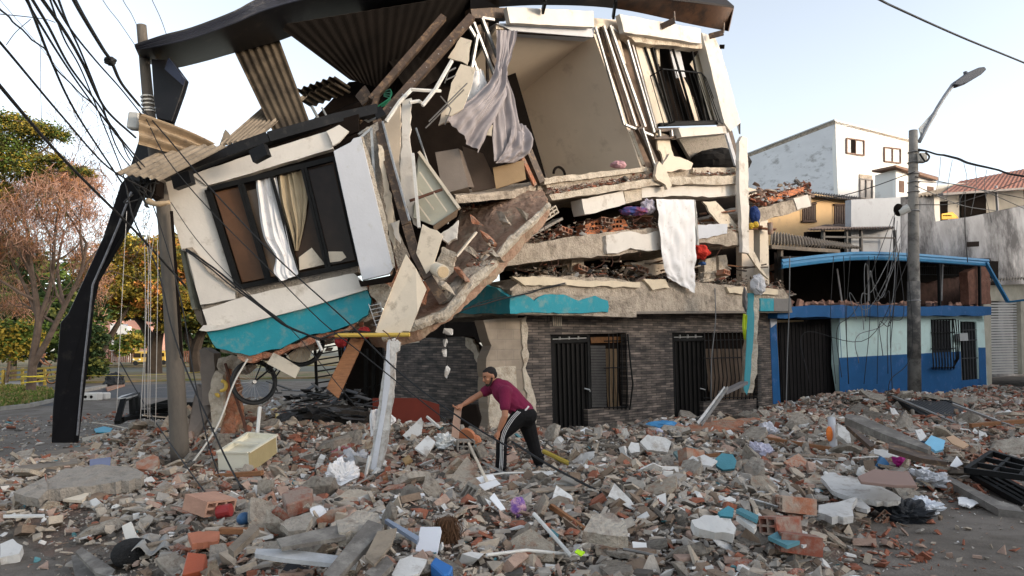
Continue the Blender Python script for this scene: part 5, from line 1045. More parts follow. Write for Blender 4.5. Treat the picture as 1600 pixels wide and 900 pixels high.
# rubble on the ledges between floors
def ledge(u0, u1, vf, o0, o1, n, s0, cols, plane=F, hgt=.12, seed=0):
    rs = np.random.RandomState(seed); X = []; Y = []; Z = []
    for _ in range(n):
        u = rs.uniform(u0, u1); p = plane(u, vf(u)+rs.uniform(0, 2), rs.uniform(o1, o0)); X.append(p.x); Y.append(p.y); Z.append(p.z+abs(rs.normal(0, hgt)))
    n = len(X); fragments('loose_rubble', np.array(X), np.array(Y), np.array(Z), s0*np.exp(rs.normal(0, .5, n)), rs.choice(8, n, p=cols), rs, parent=house, kind='stuff')
ip = lambda pts: (lambda u: float(np.interp(u, [a for a, b in pts], [b for a, b in pts])))
mixr = [.15, .2, .2, .2, .05, .05, 0, .15]; mixd = [.12, .2, .08, .12, .04, .24, 0, .2]
ledge(800, 1225, ip([(800, 440), (850, 431), (1000, 438), (1230, 452)]), .35, -1.6, 1620, 0.040, mixd, hgt=.14, seed=1)
ledge(775, 1155, ip([(775, 398), (850, 376), (950, 361), (1150, 358)]), .3, -1.5, 1440, 0.036, mixr, hgt=.13, seed=2)
ledge(853, 1020, ip([(853, 303), (1020, 275)]), .30, .18, 756, 0.025, [.1, .15, .3, .3, .05, .02, 0, .08], hgt=.05, seed=3)
ledge(1083, 1154, ip([(1083, 272), (1154, 271)]), .3, .2, 198, 0.022, [.1, .15, .3, .3, .05, .02, 0, .08], hgt=.04, seed=4)
ledge(1172, 1265, ip([(1172, 325), (1265, 304)]), -.3, -2, 756, 0.079, [.1, .12, .35, .3, .03, .04, 0, .06], hgt=.20, seed=5)
ledge(1190, 1240, ip([(1190, 445), (1240, 462)]), .35, -.4, 216, 0.036, mixr, hgt=.05, seed=6)
ledge(720, 850, ip([(720, 330), (800, 312), (850, 302)]), -.2, -1.0, 288, 0.036, mixr, hgt=.05, seed=7)
rs = np.random.RandomState(8); L = 160; t_ = rs.rand(L); pp = [W(a+(b-a)*t, c+(d-c)*t, 11.1) for t, (a, b, c, d) in zip(t_, [(375, 560, 556, 512)]*L)]
fragments('loose_rubble', np.array([p.x for p in pp]), np.array([p.y for p in pp])+rs.uniform(0, 1.2, L), np.array([p.z for p in pp])+rs.normal(0, .06, L), .05*np.exp(rs.normal(0, .4, L)), rs.choice(8, L, p=mixr), rs, parent=house, kind='stuff')
L = 200; pp = [W(700+70*a-10*b*0, 400+75*(1-a)*1.0+rs.uniform(-30, 15), 11.75) for a, b in rs.rand(L, 2)]
fragments('loose_rubble', np.array([p.x for p in pp]), np.array([p.y for p in pp]), np.array([p.z for p in pp]), .04*np.exp(rs.normal(0, .4, L)), rs.choice(8, L, p=mixr), rs, parent=house, kind='stuff')
# sticks, slats and rods in the cavities
rr = random.Random(12)
for k in range(46):
    u = rr.uniform(850, 1170); v = ip([(850, 424), (1000, 430), (1170, 440)])(u)-rr.uniform(0, 22); a = F(u, v, rr.uniform(-1, .3)); b = a+V((rr.uniform(-1, 1), rr.uniform(-.3, .3), rr.uniform(-.10, .16)))*rr.uniform(.4, .9)
    ob('splintered_slat', MB().bar(a, b, rr.uniform(.03, .09), .03), rr.choice([woodG, wood, brownst, concL]), house)
for k in range(26):
    u = rr.uniform(960, 1165); v = rr.uniform(330, 362); a = F(u, v, rr.uniform(-.9, .15)); b = a+V((rr.uniform(.2, 1), rr.uniform(-.3, .3), rr.uniform(-.12, .12)))*rr.uniform(.4, .9)
    ob('splintered_board', MB().bar(a, b, rr.uniform(.08, .25), .03), rr.choice([clayd, wood, brownst, redbrk, cream]), house)
for p in ([(700+285, 505-95), (1042, 402), (1050, 425), (1010, 432)], [(1098, 440), (1103, 405), (1118, 402), (1120, 440)], [(1122, 400), (1135, 398), (1140, 430), (1128, 440)]):
    ob('torn_panel', slab(jag(p, 1.5, 8, 5), F, -.2, .2), rr.choice([concL, beige]), house, rough=(.12, .02))
# ------------------------------------------------------------------ individual pieces of debris
LM = [('the utility pole', 283, 722), ('the big flat slab', 150, 745), ('the cream drawer cabinet', 388, 712), ('the split white post', 585, 760), ('the crumpled white sheet', 535, 755),
      ('the bluish white board', 668, 850), ('the small blue plastic box', 690, 885), ('the crouching man', 785, 742), ('the yellow pipe on the rubble', 880, 730), ('the open black house door', 892, 690), ('the black front window', 950, 660),
      ('the second black house door', 1075, 668), ('the white slabs with blue bag', 1025, 695), ('the round teal disc', 1135, 722), ('the wide grey stone', 945, 820), ('the white faced block', 1115, 822),
      ('the black cloth', 1112, 703), ('the white upright tube', 1300, 680), ('the long white broken slab', 1345, 762), ('the black rubbish sack', 1412, 812), ('the brown board', 1385, 747), ('the fallen black gate', 1470, 645),
      ('the black window frames', 1555, 745), ('the street lamp pole', 1428, 622), ('the red metal panel', 635, 650), ('the curved white strip', 215, 835), ('the round black rug roll', 210, 880), ('the orange hollow box', 305, 880), ('the dark charcoal tile', 460, 888),
      ('the broken column stump', 340, 665), ('the long dark planks', 540, 850), ('the blue striped bar', 628, 828), ('the light blue shard', 1462, 692), ('the purple plastic wrapper', 810, 807), ('the blue garage door', 1265, 650), ('the bent white pipe', 850, 865), ('the red brick hung by its corner', 465, 775)]
LM[-1] = ('the large dusty brick', 465, 775)
pieces = []
def near(p):
    u, v = proj(p); b = sorted(((math.hypot((u-x)/1.4, v-y), n, x, y) for n, x, y in LM))[0]
    dx, dy = u-b[2], v-b[3]
    if b[0] < 14: return 'against '+b[1]
    if abs(dx) > abs(dy)*1.4: return ('right of ' if dx > 0 else 'left of ')+b[1]
    return ('in front of ' if dy > 0 else 'behind ')+b[1]
def mesh_of(name, mb, mat, bevel=0, rough=None, fixn=True, smooth=False):
    o = ob(name, mb, mat, bevel=bevel, rough=rough, fixn=fixn, smooth=smooth, centre=False); me = o.data; bpy.data.objects.remove(o); return me
def shard(seed, n=8, th=.03, irr=.3, asp=.7):
    r = random.Random(seed); pts = []
    a0 = r.uniform(0, 6)
    for i in range(n):
        a = a0+2*math.pi*(i+r.uniform(-.3, .3))/n; d = 1-r.uniform(0, irr); c = (abs(math.cos(a))**4+abs(math.sin(a))**4)**-.25*.85; pts.append((math.cos(a)*d*c, math.sin(a)*d*asp*c, 0))
    return MB().ext(pts, (0, 0, th))
def hullmb(s, *a, **k): vs, fs = hull(s, *a, **k); return MB().add(vs, fs)
whitefaced = M('plaster_chip', (.60, .585, .56), .06, 6, .9, .25, 30, stain=((.34, .30, .26), .22, 5), rnd=.15)
concR = M('concrete_chunk', (.335, .295, .245), .22, 6, .95, .8, 30, stain=((.20, .16, .13), .3, 5), rnd=.28, bdist=.02)
mortR = M('mortar_chunk', (.38, .32, .25), .22, 6, .95, .7, 30, stain=((.30, .17, .11), .25, 4), rnd=.25, bdist=.02)
paperM = M('paper', (.76, .75, .74), .03, 4, .8, 0, rnd=.1); cardM = M('cardboard', (.36, .25, .16), .12, 4, .9, .1, rnd=.25); tilR = M('terracotta_shard', (.31, .135, .085), .2, 7, .9, .4, 30, stain=((.33, .26, .21), .5, 5), rnd=.25)
KIND = {
 'concrete_chunk': dict(m=[mesh_of('concrete_chunk', hullmb(100+i, 1, .75, .36, n=10), concR, rough=(.3, .05)) for i in range(7)]+[mesh_of('concrete_chunk', shard(i, 6, .2, .4), concR, rough=(.3, .07)) for i in range(5)], cat='rubble chunk', c=['jagged grey concrete chunk', 'rough grey concrete chunk']),
 'mortar_slab': dict(m=[mesh_of('mortar_slab', shard(30+i, 6, .12, .45), mortR, rough=(.3, .05)) for i in range(6)], cat='rubble slab', c=['tan mortar slab', 'dusty tan mortar slab']),
 'plaster_chip': dict(m=[mesh_of('plaster_chip', shard(50+i, 6, .06, .5), whitefaced, rough=(.35, .025)) for i in range(6)], cat='plaster piece', c=['flat white plaster piece', 'broken white plaster piece']),
 'clay_block': dict(m=[mesh_of('clay_block', vox(1.0, .62, 3, 2, 1.5, .07), claym), mesh_of('clay_block', vox(1.0, .62, 3, 2, .7, .07), claym)], cat='hollow brick', c=['orange hollow clay brick', 'orange broken hollow clay brick']),
 'red_brick': dict(m=[mesh_of('red_brick', hullmb(200+i, 1, .5, .32, n=20), clayd, rough=(.4, .03)) for i in range(3)]+[mesh_of('red_brick', MB().box((0, 0, 0), 1, .5, .3), clayd, rough=(.4, .035))], cat='brick', c=['dark red brick piece', 'broken dark red brick']),
 'tile_shard': dict(m=[mesh_of('tile_shard', shard(70+i, 6, .08, .35, .55), tilR) for i in range(5)], cat='tile piece', c=['terracotta tile shard', 'dusty terracotta tile shard']),
 'timber_piece': dict(m=[mesh_of('timber_piece', MB().box((0, 0, 0), 1, .11, .05), woodG, bevel=.01), mesh_of('timber_piece', MB().box((0, 0, 0), 1, .07, .06), wood, bevel=.01), mesh_of('timber_piece', MB().box((0, 0, 0), 1, .16, .03), M('dusty_board', (.27, .22, .17), .2, 5, .9, .3), bevel=.01)], cat='timber', c=['weathered timber piece', 'brown timber piece', 'dusty flat timber']),
 'paper_sheet': dict(m=[], cat='paper', c=['crumpled white paper sheet', 'flat white paper sheet']),
 'card_piece': dict(m=[mesh_of('card_piece', shard(90+i, 5, .02, .3, .7), cardM) for i in range(3)], cat='cardboard', c=['brown cardboard piece']),
 'teal_shard': dict(m=[mesh_of('teal_shard', shard(95+i, 7, .07, .4, .6), M('teal_chip', (.07, .22, .25), .15, 6, .85, .2, rnd=.3)) for i in range(3)], cat='plaster piece', c=['teal painted plaster shard', 'small teal painted chip']),
 'metal_strip': dict(m=[mesh_of('metal_strip', MB().box((0, 0, 0), 1, .03, .02), MATS['galv_dark']), mesh_of('metal_strip', MB().tube([(-1, 0, 0), (-.3, .03, .03), (.4, -.02, .05), (1, 0, 0)], .018, 6), MATS['white_metal'])], cat='metal strip', c=['thin grey metal strip', 'thin pale metal rod']),
 'concrete_block': dict(m=[mesh_of('concrete_block', vox(1.0, .55, 3, 1, .55, .09), concR)], cat='hollow block', c=['grey hollow concrete block']),
}
for i in range(4):
    rows = [[(x*1.0, y*.7, .25*noise.noise(V((x*1.3+i*9, y*1.3, 0)))+.08*math.sin(3*x+i)) for x in np.linspace(-1, 1, 9)] for y in np.linspace(-1, 1, 9)]
    KIND['paper_sheet']['m'].append(mesh_of('paper_sheet', MB().grid(rows), paperM, smooth=True))
rr = random.Random(2024)
first = {}
def place(kind, p, s, tilt=.5, yaw=None, mesh=None, zoff=0.0, lab=None):
    k = KIND[kind]; me = mesh or rr.choice(k['m']); o = bpy.data.objects.new(kind, me); SC.collection.objects.link(o)
    o.scale = (s*rr.uniform(.85, 1.2), s*rr.uniform(.8, 1.15), s*rr.uniform(.8, 1.2)); o.rotation_euler = (rr.gauss(0, tilt), rr.gauss(0, tilt), rr.uniform(0, 6.28) if yaw is None else yaw)
    o.location = (p[0], p[1], p[2]+zoff); pieces.append((o, kind, s, lab)); return o
spec = [('concrete_chunk', 300, .14, .5), ('mortar_slab', 280, .15, .5), ('plaster_chip', 200, .115, .5), ('clay_block', 75, .09, .5), ('red_brick', 110, .085, .5), ('tile_shard', 120, .10, .4), ('timber_piece', 95, .26, .14), ('paper_sheet', 70, .10, .3), ('card_piece', 30, .13, .3), ('teal_shard', 26, .07, .3), ('metal_strip', 50, .35, .15), ('concrete_block', 14, .16, .4)]
for kind, n, s0, tilt in spec:
    c = 0
    while c < n:
        x = rr.uniform(-11, 15); y = 4.7+rr.random()**1.5*17; m_ = mk(x, y)
        if rr.random() > m_*min(1, 8.5/y): continue
        u, v = proj((x, y, hz(x, y)))
        if not (-60 < u < 1660 and v < 990): continue
        if kind in ('tile_shard', 'red_brick', 'clay_block') and rr.random() > (.35+.65*(u > 900 or 200 < u < 720)): continue
        if 760 < u < 860 and 640 < v < 745: continue
        s = s0*math.exp(min(.85, rr.gauss(0, .5)))*(1.1 if kind in ('concrete_chunk', 'mortar_slab', 'plaster_chip') else 1)*(0.62+y/26)
        if F(u, v).y < y+.2 and 820 < u < 1210: continue
        place(kind, (x, y, float(hz(x, y))+s*(.12 if kind in ('concrete_chunk', 'clay_block', 'red_brick') else .10)), s, tilt); c += 1
for kind, pts in (('clay_block', ((700, 330, 12),)),): pass
# ------------------------------------------------------------------ notable debris, each traced to its place
def lay(name, px, mat, label, cat, th=.05, lift=.05, tilt=0.0, j=None, rough=None, bevel=0, dz=None, group=None, parent=None):
    """flat piece resting on the heap: outline seen in the photo laid on the plane through its middle, leaning up at the back by tilt"""
    cu_ = sum(p[0] for p in px)/len(px); cv = sum(p[1] for p in px)/len(px); c = on(cu_, cv); c = GZ(cu_, cv, c.z+lift)
    if j: px = jag(px, *j)
    pl = Pl(c, (0, -math.sin(tilt), math.cos(tilt)))
    return ob(name, MB().ext([pl(u, v) for u, v in px], -pl.n*th), mat, parent, label, cat, group, rough=rough, bevel=bevel)
def stand(name, px, mat, label, cat, th=.05, dy=0, j=None, rough=None, bevel=0, parent=None, lean=0.0, backv=None):
    """upright piece: foot at the lowest point of the outline"""
    b = max(px, key=lambda p: p[1]); c = on(*b); c = W(b[0], b[1], c.y+dy)
    if j: px = jag(px, *j)
    pl = Pl(c, (0, -math.cos(lean), math.sin(lean)))
    return ob(name, MB().ext([pl(u, v) for u, v in px], backv or -pl.n*th), mat, parent, label, cat, rough=rough, bevel=bevel)
lay('concrete_slab', [(68, 757), (95, 735), (150, 727), (215, 731), (224, 740), (220, 748), (150, 757), (75, 765)], concG, 'big flat grey concrete slab lying on the street at the left', 'concrete slab', .13, .2, .12, (1.5, 9, 1), (.14, .025))
lay('concrete_slab', [(22, 770), (70, 745), (75, 765), (60, 780)], concG, 'smaller tilted grey slab at the left end of the big flat slab', 'concrete slab', .1, .12, .3, (1.5, 9, 2), (.14, .02))
lay('clay_tile', [(90, 781), (120, 770), (152, 761), (152, 770), (170, 770), (190, 773), (165, 783), (140, 778)], claym, 'long orange clay tiles wedged under the big flat slab', 'clay tile', .03, .06, .2)
lay('cream_plank', [(128, 765+7), (150, 762), (128, 782), (98, 780)], cream, 'pale cream plank end sticking out below the big flat slab', 'plank', .03, .12, .2)
lay('timber_beam', [(70, 705), (180, 690), (185, 697), (75, 712)], woodG, 'long weathered timber beam behind the big flat slab', 'timber', .08, .05)
lay('timber_beam', [(28, 728), (120, 716), (122, 724), (30, 736)], woodG, 'weathered beam lying left of the black fallen column foot', 'timber', .08, .05)
lay('plank', [(128, 684), (185, 672), (186, 682), (130, 690)], M('pale_plank', (.42, .36, .28), .15, 5, .9, .2), 'pale concrete coated plank right of the black fallen column foot', 'plank', .06, .05)
lay('clay_tile', [(108, 713), (125, 710), (150, 712), (175, 708), (170, 716), (130, 724)], claym, 'curved orange roof tiles lying behind the flat slab', 'clay tile', .05, .12, .2, (1.5, 6, 3))
lay('blue_sheet', [(140, 718), (173, 714), (172, 727), (140, 728)], M('slate_blue', (.16, .18, .27), .1, 5), 'slate blue sheet on orange tiles behind the flat slab', 'sheet', .02, .2, .3)
lay('cyan_disc', [(147, 670), (162, 666), (176, 669), (172, 675), (150, 675)], M('cyan_plastic', (.06, .32, .45), .1, 5, .5), 'cyan plastic lid on the road behind the black column foot', 'lid', .02, .05)
lay('clay_block', [(212, 722), (240, 710), (248, 714), (243, 735), (213, 732)], claym, 'large orange hollow block left of the utility pole foot', 'hollow brick', .12, .2, .4)
for k, (u, v, r_) in enumerate(((318, 705, .3), (312, 712, 0))):
    o = ob('hollow_block', vox(.30, .18, 3, 2, .12, .022), mortR, None, ('tan hollow block', 'lower tan hollow block')[k]+' leaning between the utility pole and the drawer cabinet', 'hollow brick'); o.location = on(u, v)+V((0, 0, .12-.1*k)); o.rotation_euler = (.3, .7+r_, .5)
# cream drawer cabinet (open carcass)
t = thing('drawer_cabinet', on(385, 735), 'overturned cream drawer cabinet with open hollow front on the rubble', 'cabinet')
Y0 = on(410, 737).y; A, Bq, C, D_ = W(341, 714, Y0+.05), W(411, 739, Y0-.25), W(432, 684, Y0+.55), W(384, 680, Y0+.9)
cw_ = M('cream_laminate', (.68, .63, .50), .04, 3, .6, .05, stain=((.5, .45, .35), .1, 4)); inn = M('khaki_board', (.34, .27, .14), .1, 4, .8)
dn = V((0, 0, -.30))
A = W(340, 707, Y0+.0); Bq = W(388, 707, Y0-.2); C = W(432, 680, Y0+.40); D_ = W(388, 676, Y0+.6)
dn = W(390, 741, Y0-.2)-W(388, 707, Y0-.2)
ob('side', MB().ext([A, Bq, Bq+dn, A+dn], (0, .02, 0)), cw_, t)
ob('end', MB().ext([Bq, C, C+dn*.85, Bq+dn], (-.02, .01, 0)), inn, t)
ob('side', MB().ext([D_, C, C+dn*.85, D_+dn], (0, -.02, 0)), cw_, t); ob('end', MB().ext([A, D_, D_+dn, A+dn], (.02, 0, 0)), cw_, t)
ob('back_board', MB().ext([A+dn*.2, Bq+dn*.2, C+dn*.2, D_+dn*.2], (0, 0, -.015)), cw_, t)
for p, q_ in ((A, Bq), (Bq, C), (C, D_), (D_, A)): ob('rim', MB().bar(p, q_, .05, .02), cw_, t)
a_, b_ = A.lerp(D_, .5), Bq.lerp(C, .5); ob('rim', MB().bar(a_, b_, .05, .02), cw_, t)
# standing split white post
t_pl = W(580, 765, 9.6); pst = [(607, 532), (615, 529), (624, 535), (623, 548), (618, 552), (615, 600), (610, 640), (605, 680), (598, 720), (590, 755), (588, 768), (568, 768), (572, 740), (583, 690), (590, 640), (598, 590), (602, 560)]
t = thing('white_post', W(578, 766, 9.6), 'split white concrete post standing alone in the rubble', 'post')
ob('shaft', MB().ext([W(u, v, 9.6+(765-v)*.001) for u, v in jag(pst, 1.2, 9, 4)], (0, .14, 0)), M('whitish_concrete', (.50, .48, .45), .25, 5, .9, .5, 25, stain=((.28, .24, .2), .3, 6)), t, rough=(.1, .015))
ob('paint_strip', MB().ext([W(u, v, 9.59+(765-v)*.001) for u, v in [(605, 535), (609, 533), (610, 600), (600, 660), (590, 720), (583, 766), (574, 766), (585, 700), (596, 640), (602, 580)]], (0, -.015, 0)), whiteC, t)
ob('rebar', MB().tube(W3([(612, 532, 9.75), (606, 522, 9.8), (598, 516, 9.8)]), .008, 5).tube(W3([(618, 532, 9.75), (625, 520, 9.8)]), .008, 5), MATS['rusty_bar'], t)
ob('metal_channel', MB().bar(W(578, 712, 9.4), W(566, 768, 9.3), .035, .03), MATS['white_metal'], None, 'thin white metal channel leaning against the split white post', 'metal strip')
def crumple(name, px, mat, label, cat, h=.15, seed=1, dy=0, kind='lay'):
    cu_ = sum(p[0] for p in px)/len(px); cv = sum(p[1] for p in px)/len(px); c = on(cu_, cv); rxx = (max(p[0] for p in px)-min(p[0] for p in px))/2*c.y/FPX; rzz = (max(p[1] for p in px)-min(p[1] for p in px))/2*c.y/FPX
    mb = MB(); mb.sphere((0, 0, 0), 1, 1, 1, seg=36, rings=24); vs = []
    for v in mb.v:
        v = V(v); n = noise.noise(v*1.6+V((seed*7, 0, 0)))*.45+abs(noise.noise(v*3.7+V((0, seed*5, 0))))*.5+abs(noise.noise(v*8+V((0, seed*5, 0))))*.15
        s = .75+n; vs.append((c.x+v.x*rxx*s, c.y+dy+v.y*h*1.6*s, c.z+.03+(v.z+.35)*rzz*s))
    mb.v = vs; return ob(name, mb, mat, None, label, cat, smooth=False)
crumple('sheet_bundle', [(508, 738), (560, 730), (560, 775), (508, 775)], whitec, 'crumpled white bed sheet left of the split white post', 'sheet', .16, 3)
crumple('sheet_bundle', [(530, 715), (580, 712), (578, 740), (535, 742)], M('grey_white_cloth', (.52, .51, .52), .1, 5), 'greyish white cloth tucked behind the crumpled bed sheet', 'cloth', .16, 5)
lay('flat_stone', [(511, 788), (545, 765), (581, 767), (578, 778), (545, 790), (520, 795)], mortR, 'pale flat topped stone under the crumpled bed sheet', 'stone', .12, .15, .1, (1, 8, 3), (.1, .015))
lay('large_brick', [(440, 770), (472, 758), (489, 763), (486, 776), (447, 790)], clayd, 'large dusty red brick with white mortar side', 'brick', .14, .22, .3, bevel=.01)
stand('plaster_sheet', [(494, 812), (516, 797), (538, 795), (540, 800), (525, 820), (498, 824)], claym, 'flat orange clay slab in the rubble below the white sheet', 'clay tile', .04)
lay('white_rag', [(484, 795), (500, 790), (512, 800), (505, 812), (490, 812)], whitec, 'white rag beside the flat orange clay slab', 'cloth', .03, .12, .3, (2, 5, 4), (.05, .02))
lay('stone_slab', [(437, 818), (455, 808), (485, 800), (488, 808), (478, 828), (450, 830)], concR, 'flat cream broken slab left of the white rag', 'concrete slab', .06, .18, .2, (1.2, 8, 4), (.12, .01))
lay('concrete_slab', [(525, 812), (560, 798), (592, 800), (594, 815), (560, 830), (530, 832)], concR, 'lumpy pale grey slab above the crossed dark planks', 'concrete slab', .09, .2, .2, (1.5, 8, 5), (.1, .03))
pt = M('dark_plank', (.15, .135, .12), .3, 6, .85, .4, 40, stain=((.26, .24, .21), .3, 5)); 
lay('plank', [(432, 842), (528, 820), (541, 826), (540, 838), (440, 855)], pt, 'long dark grey plank pointing right below the orange clay slab', 'plank', .03, .22, .25)
lay('plank', [(505, 897), (575, 812), (600, 820), (595, 830), (525, 905)], pt, 'dark perforated steel plank slanting up to the lumpy slab', 'plank', .04, .26, .3)
lay('plank', [(570, 870), (590, 830), (620, 825), (612, 850), (585, 882)], asb, 'broken grey corrugated sheet among the dark planks', 'sheet', .02, .26, .3)
lay('plank', [(400, 857), (450, 858), (560, 872), (555, 884), (440, 872), (398, 865)], M('white_plank', (.42, .42, .42), .25, 6, .8, .3), 'long whitish flat strip across the foreground planks', 'plank', .03, .18, .1)
lay('plank', [(570, 895), (605, 868), (615, 880), (590, 905)], pt, 'short dark plank beside the dark tangled fibres', 'plank', .04, .2, .3)
stand('charcoal_tile', [(430, 905), (457, 870), (492, 905)], M('charcoal', (.03, .03, .035), .2, 5, .6), 'dark charcoal tile corner standing at the bottom edge of the photo', 'tile', .03, lean=.5)
stand('board', [(657, 823), (688, 823), (690, 830), (682, 872), (647, 869)], M('bluish_white_board', (.66, .68, .74), .03, 4, .6, .05), 'upright bluish white rectangular board in the foreground', 'board', .02, lean=.5, bevel=.003)
stand('board_piece', [(620, 790), (630, 798), (657, 830), (648, 830), (625, 808)], whitefaced, 'long jagged white shard above the bluish white board', 'plaster piece', .02, lean=.6, j=(1, 6, 3))
lay('blue_bar', [(601, 812), (606, 810), (655, 838), (652, 845)], M('blue_bar_paint', (.22, .26, .33), .1, 8, .5), 'blue striped bar beside the bluish white board', 'bar', .03, .22, .2)
t = lay('plastic_box', [(672, 880), (680, 869), (708, 884), (703, 896), (692, 898)], M('bright_blue_plastic', (.03, .15, .42), .05, 5, .4, 0), 'small bright blue plastic box in the foreground', 'box', .09, .15, .2, bevel=.01)
lay('torn_sheet', [(612, 898), (625, 873), (645, 870), (667, 874), (655, 895), (625, 905)], whitefaced, 'curved cream white sheet behind the blue plastic box', 'panel', .02, .15, .2, (1, 8, 3))
for k in range(1):
    g = MB(); r_ = random.Random(5); c = on(698, 850)
    for i in range(420):
        a = c+V((r_.gauss(0, .035), r_.gauss(0, .04), .20)); g.tube([a, a+V((r_.gauss(0, .03), r_.gauss(0, .03), -.08)), a+V((r_.gauss(0, .05), r_.gauss(0, .05), -.2))], .003, 3)
    ob('fibre_clump', g, M('brown_fibre', (.10, .05, .025), .3, 9), None, 'tangled dark brown fibres right of the bluish white board', 'fibres', kind='stuff')
stand('plaster_sheet', [(757, 778), (790, 795), (783, 802), (765, 790)], whitefaced, 'oval white plaster shard with sharp corner in the middle of the rubble', 'plaster piece', .02, lean=.7)
# left foreground
stand('curved_strip', [(190, 822), (204, 815), (212, 835), (232, 856), (205, 857), (195, 840)], M('white_fibre', (.62, .60, .56), .08, 5), 'curved white fibre cement strip standing in the left foreground', 'strip', .02, lean=.3)
p0 = on(232, 852); ob('corrugated_sheet', corr(W(205, 862, 5.7), W(285, 862, 5.8), W(280, 842, 6.25), W(222, 842, 6.2), 2, .035, rows=4, sub=10), M('grey_sheet', (.30, .29, .27), .2, 5, .9, .3), None, 'grey corrugated sheet piece behind the black rug roll', 'sheet')
ob('plank', MB().tube(W3([(205, 858, 5.9), (232, 852, 5.9), (262, 846, 6.0), (285, 840, 6.1)]), .02, 5), woodG, None, 'thin curved stick lying on the grey corrugated sheet', 'stick')
g = MB(); c = on(207, 878); g.sphere(c+V((0, 0, .07)), .17, .16, .12, seg=24, rings=14); ob('black_roll', g, M('black_pile', (.018, .017, .017), .4, 30, 1, .9, 90), None, 'round black fuzzy rug roll in the left foreground', 'rug', rough=(.04, .012))
lay('plank', [(118, 862), (128, 855), (180, 890), (172, 902), (150, 895)], pt, 'flat dark grey board at the bottom left', 'plank', .03, .1, .2); lay('plank', [(112, 868), (122, 866), (150, 900), (118, 903)], pt, 'second dark board under the flat one at the bottom left', 'plank', .03, .05, .1)
t = lay('orange_box', [(284, 898), (293, 862), (322, 865), (318, 890)], M('orange_red_plastic', (.36, .085, .04), .1, 5, .5), 'orange red plastic case with small grey marks in the left foreground', 'box', .1, .12, .5, bevel=.006)
tl = MATS['grey_sheet']
stand('grey_case', [(325, 890), (328, 852), (350, 848), (360, 880)], concG, 'grey shell shaped case right of the orange case', 'case', .04, lean=.4); lay('red_tile', [(293, 833), (310, 830), (343, 830), (340, 845), (300, 850)], M('bright_orange_tile', (.38, .14, .08), .15, 5), 'bright orange clay tile above the orange case', 'clay tile', .05, .15, .2, (1, 7, 3))
o = ob('clay_block', vox(.34, .14, 3, 2, .30, .02), M('dusty_clay_block', (.42, .24, .17), .15, 6, .9, .4), None, 'dusty tan and orange hollow block beside the blue ball', 'hollow brick'); o.location = on(325, 820)+V((0, 0, .12)); o.rotation_euler = (.15, .1, 1.1)
ob('blue_ball', MB().sphere(on(381, 825)+V((0, 0, .08)), .065, .065, .055), M('ball_blue', (.04, .10, .20), .1, 5, .4), None, 'blue plastic cap left of the slanting plank', 'cap', smooth=True)
lay('plank', [(356, 855), (395, 818), (405, 825), (365, 862)], woodG, 'weathered wide plank slanting up beside the blue cap', 'plank', .05, .2, .3)
lay('concrete_slab', [(0, 850), (20, 842), (36, 852), (30, 865), (0, 872)], whitefaced, 'white topped stone at the left edge', 'stone', .08, .10, .25, (1, 8, 3), (.1, .01))
lay('white_tube', [(5, 804), (70, 803), (70, 806), (5, 807)], MATS['white_metal'], 'thin white tube lying at the left edge', 'tube', .015, .12)
ob('paint_pot', MB().tube([on(345, 818)+V((-.03, 0, .10)), on(345, 818)+V((.09, 0, .12))], .06, 12), M('red_plastic', (.28, .03, .03), .1, 5, .4), None, 'small red plastic pot above the hollow block', 'pot')
# centre rubble near the man
lay('wood_board', [(705, 745), (730, 712), (752, 745), (762, 790), (748, 790)], mortR, 'large pointed dusty board in front of the crouching man', 'board', .04, .12, .25)
ob('trim', MB().bar(on(732, 713)+V((0, 0, .2)), on(765, 780)+V((0, 0, .12)), .03, .02), cream, None, 'thin cream strip along the large pointed board', 'strip')
for k, p in enumerate(([(744, 746), (770, 741), (775, 748), (752, 754)], [(748, 757), (775, 749), (782, 756), (757, 766)], [(765, 778+0), (772, 770), (790, 795), (782, 797)])): lay('paper_sheet', p, paperM, ('topmost white paper on the large pointed board', 'lower white paper on the large pointed board', 'narrow white paper below the large pointed board')[k], 'paper', .008, .25, .3)
lay('plaster_sheet', [(648, 700), (668, 680), (680, 690), (666, 712)], whitefaced, 'whitish ribbed square panel left of the white plastic bag', 'panel', .03, .3, .6)
stand('plaster_sheet', [(629, 680), (658, 652), (661, 660), (658, 678), (640, 690)], whitefaced, 'pale triangular plaster piece in front of the red panel', 'panel', .03, lean=.4)
ob('white_stick', MB().bar(W(667, 651, 11), W(687, 668, 10.8), .03, .03), MATS['white_metal'], None, 'thin white stick before the red metal panel', 'stick')
crumple('plastic_bag', [(676, 688), (714, 686), (714, 712), (676, 712)], M('bag_white', (.62, .62, .60), .08, 5, .4), 'white plastic bag on top of the grey crate', 'bag', .14, 8)
o = ob('grey_crate', vox(.26, .15, 3, 2, .3, .02), concG, None, 'dark grey hollow block right of the white plastic bag', 'hollow block'); o.location = on(727, 712)+V((0, 0, .08)); o.rotation_euler = (0, .05, .15)
g = MB(); c = on(664, 716)+V((0, 0, .1))
for i in range(7): g.bar(c+V((-.14+i*.045, 0, -.06)), c+V((-.14+i*.045, 0, .05)), .012, .2)
for zz in (-.06, 0, .05): g.bar(c+V((-.15, 0, zz)), c+V((.15, 0, zz)), .012, .2)
ob('black_grid', g, iron, None, 'black plastic grid crate left of the white plastic bag', 'crate')
o = ob('paint_can', MB().tube([on(637, 730)+V((-.05, 0, .06)), on(637, 730)+V((.04, .03, .12))], .06, 16), M('can_tan', (.38, .25, .12), .15, 5, .5), None, 'tan paint can lying in the red rubble right of the white post', 'can')
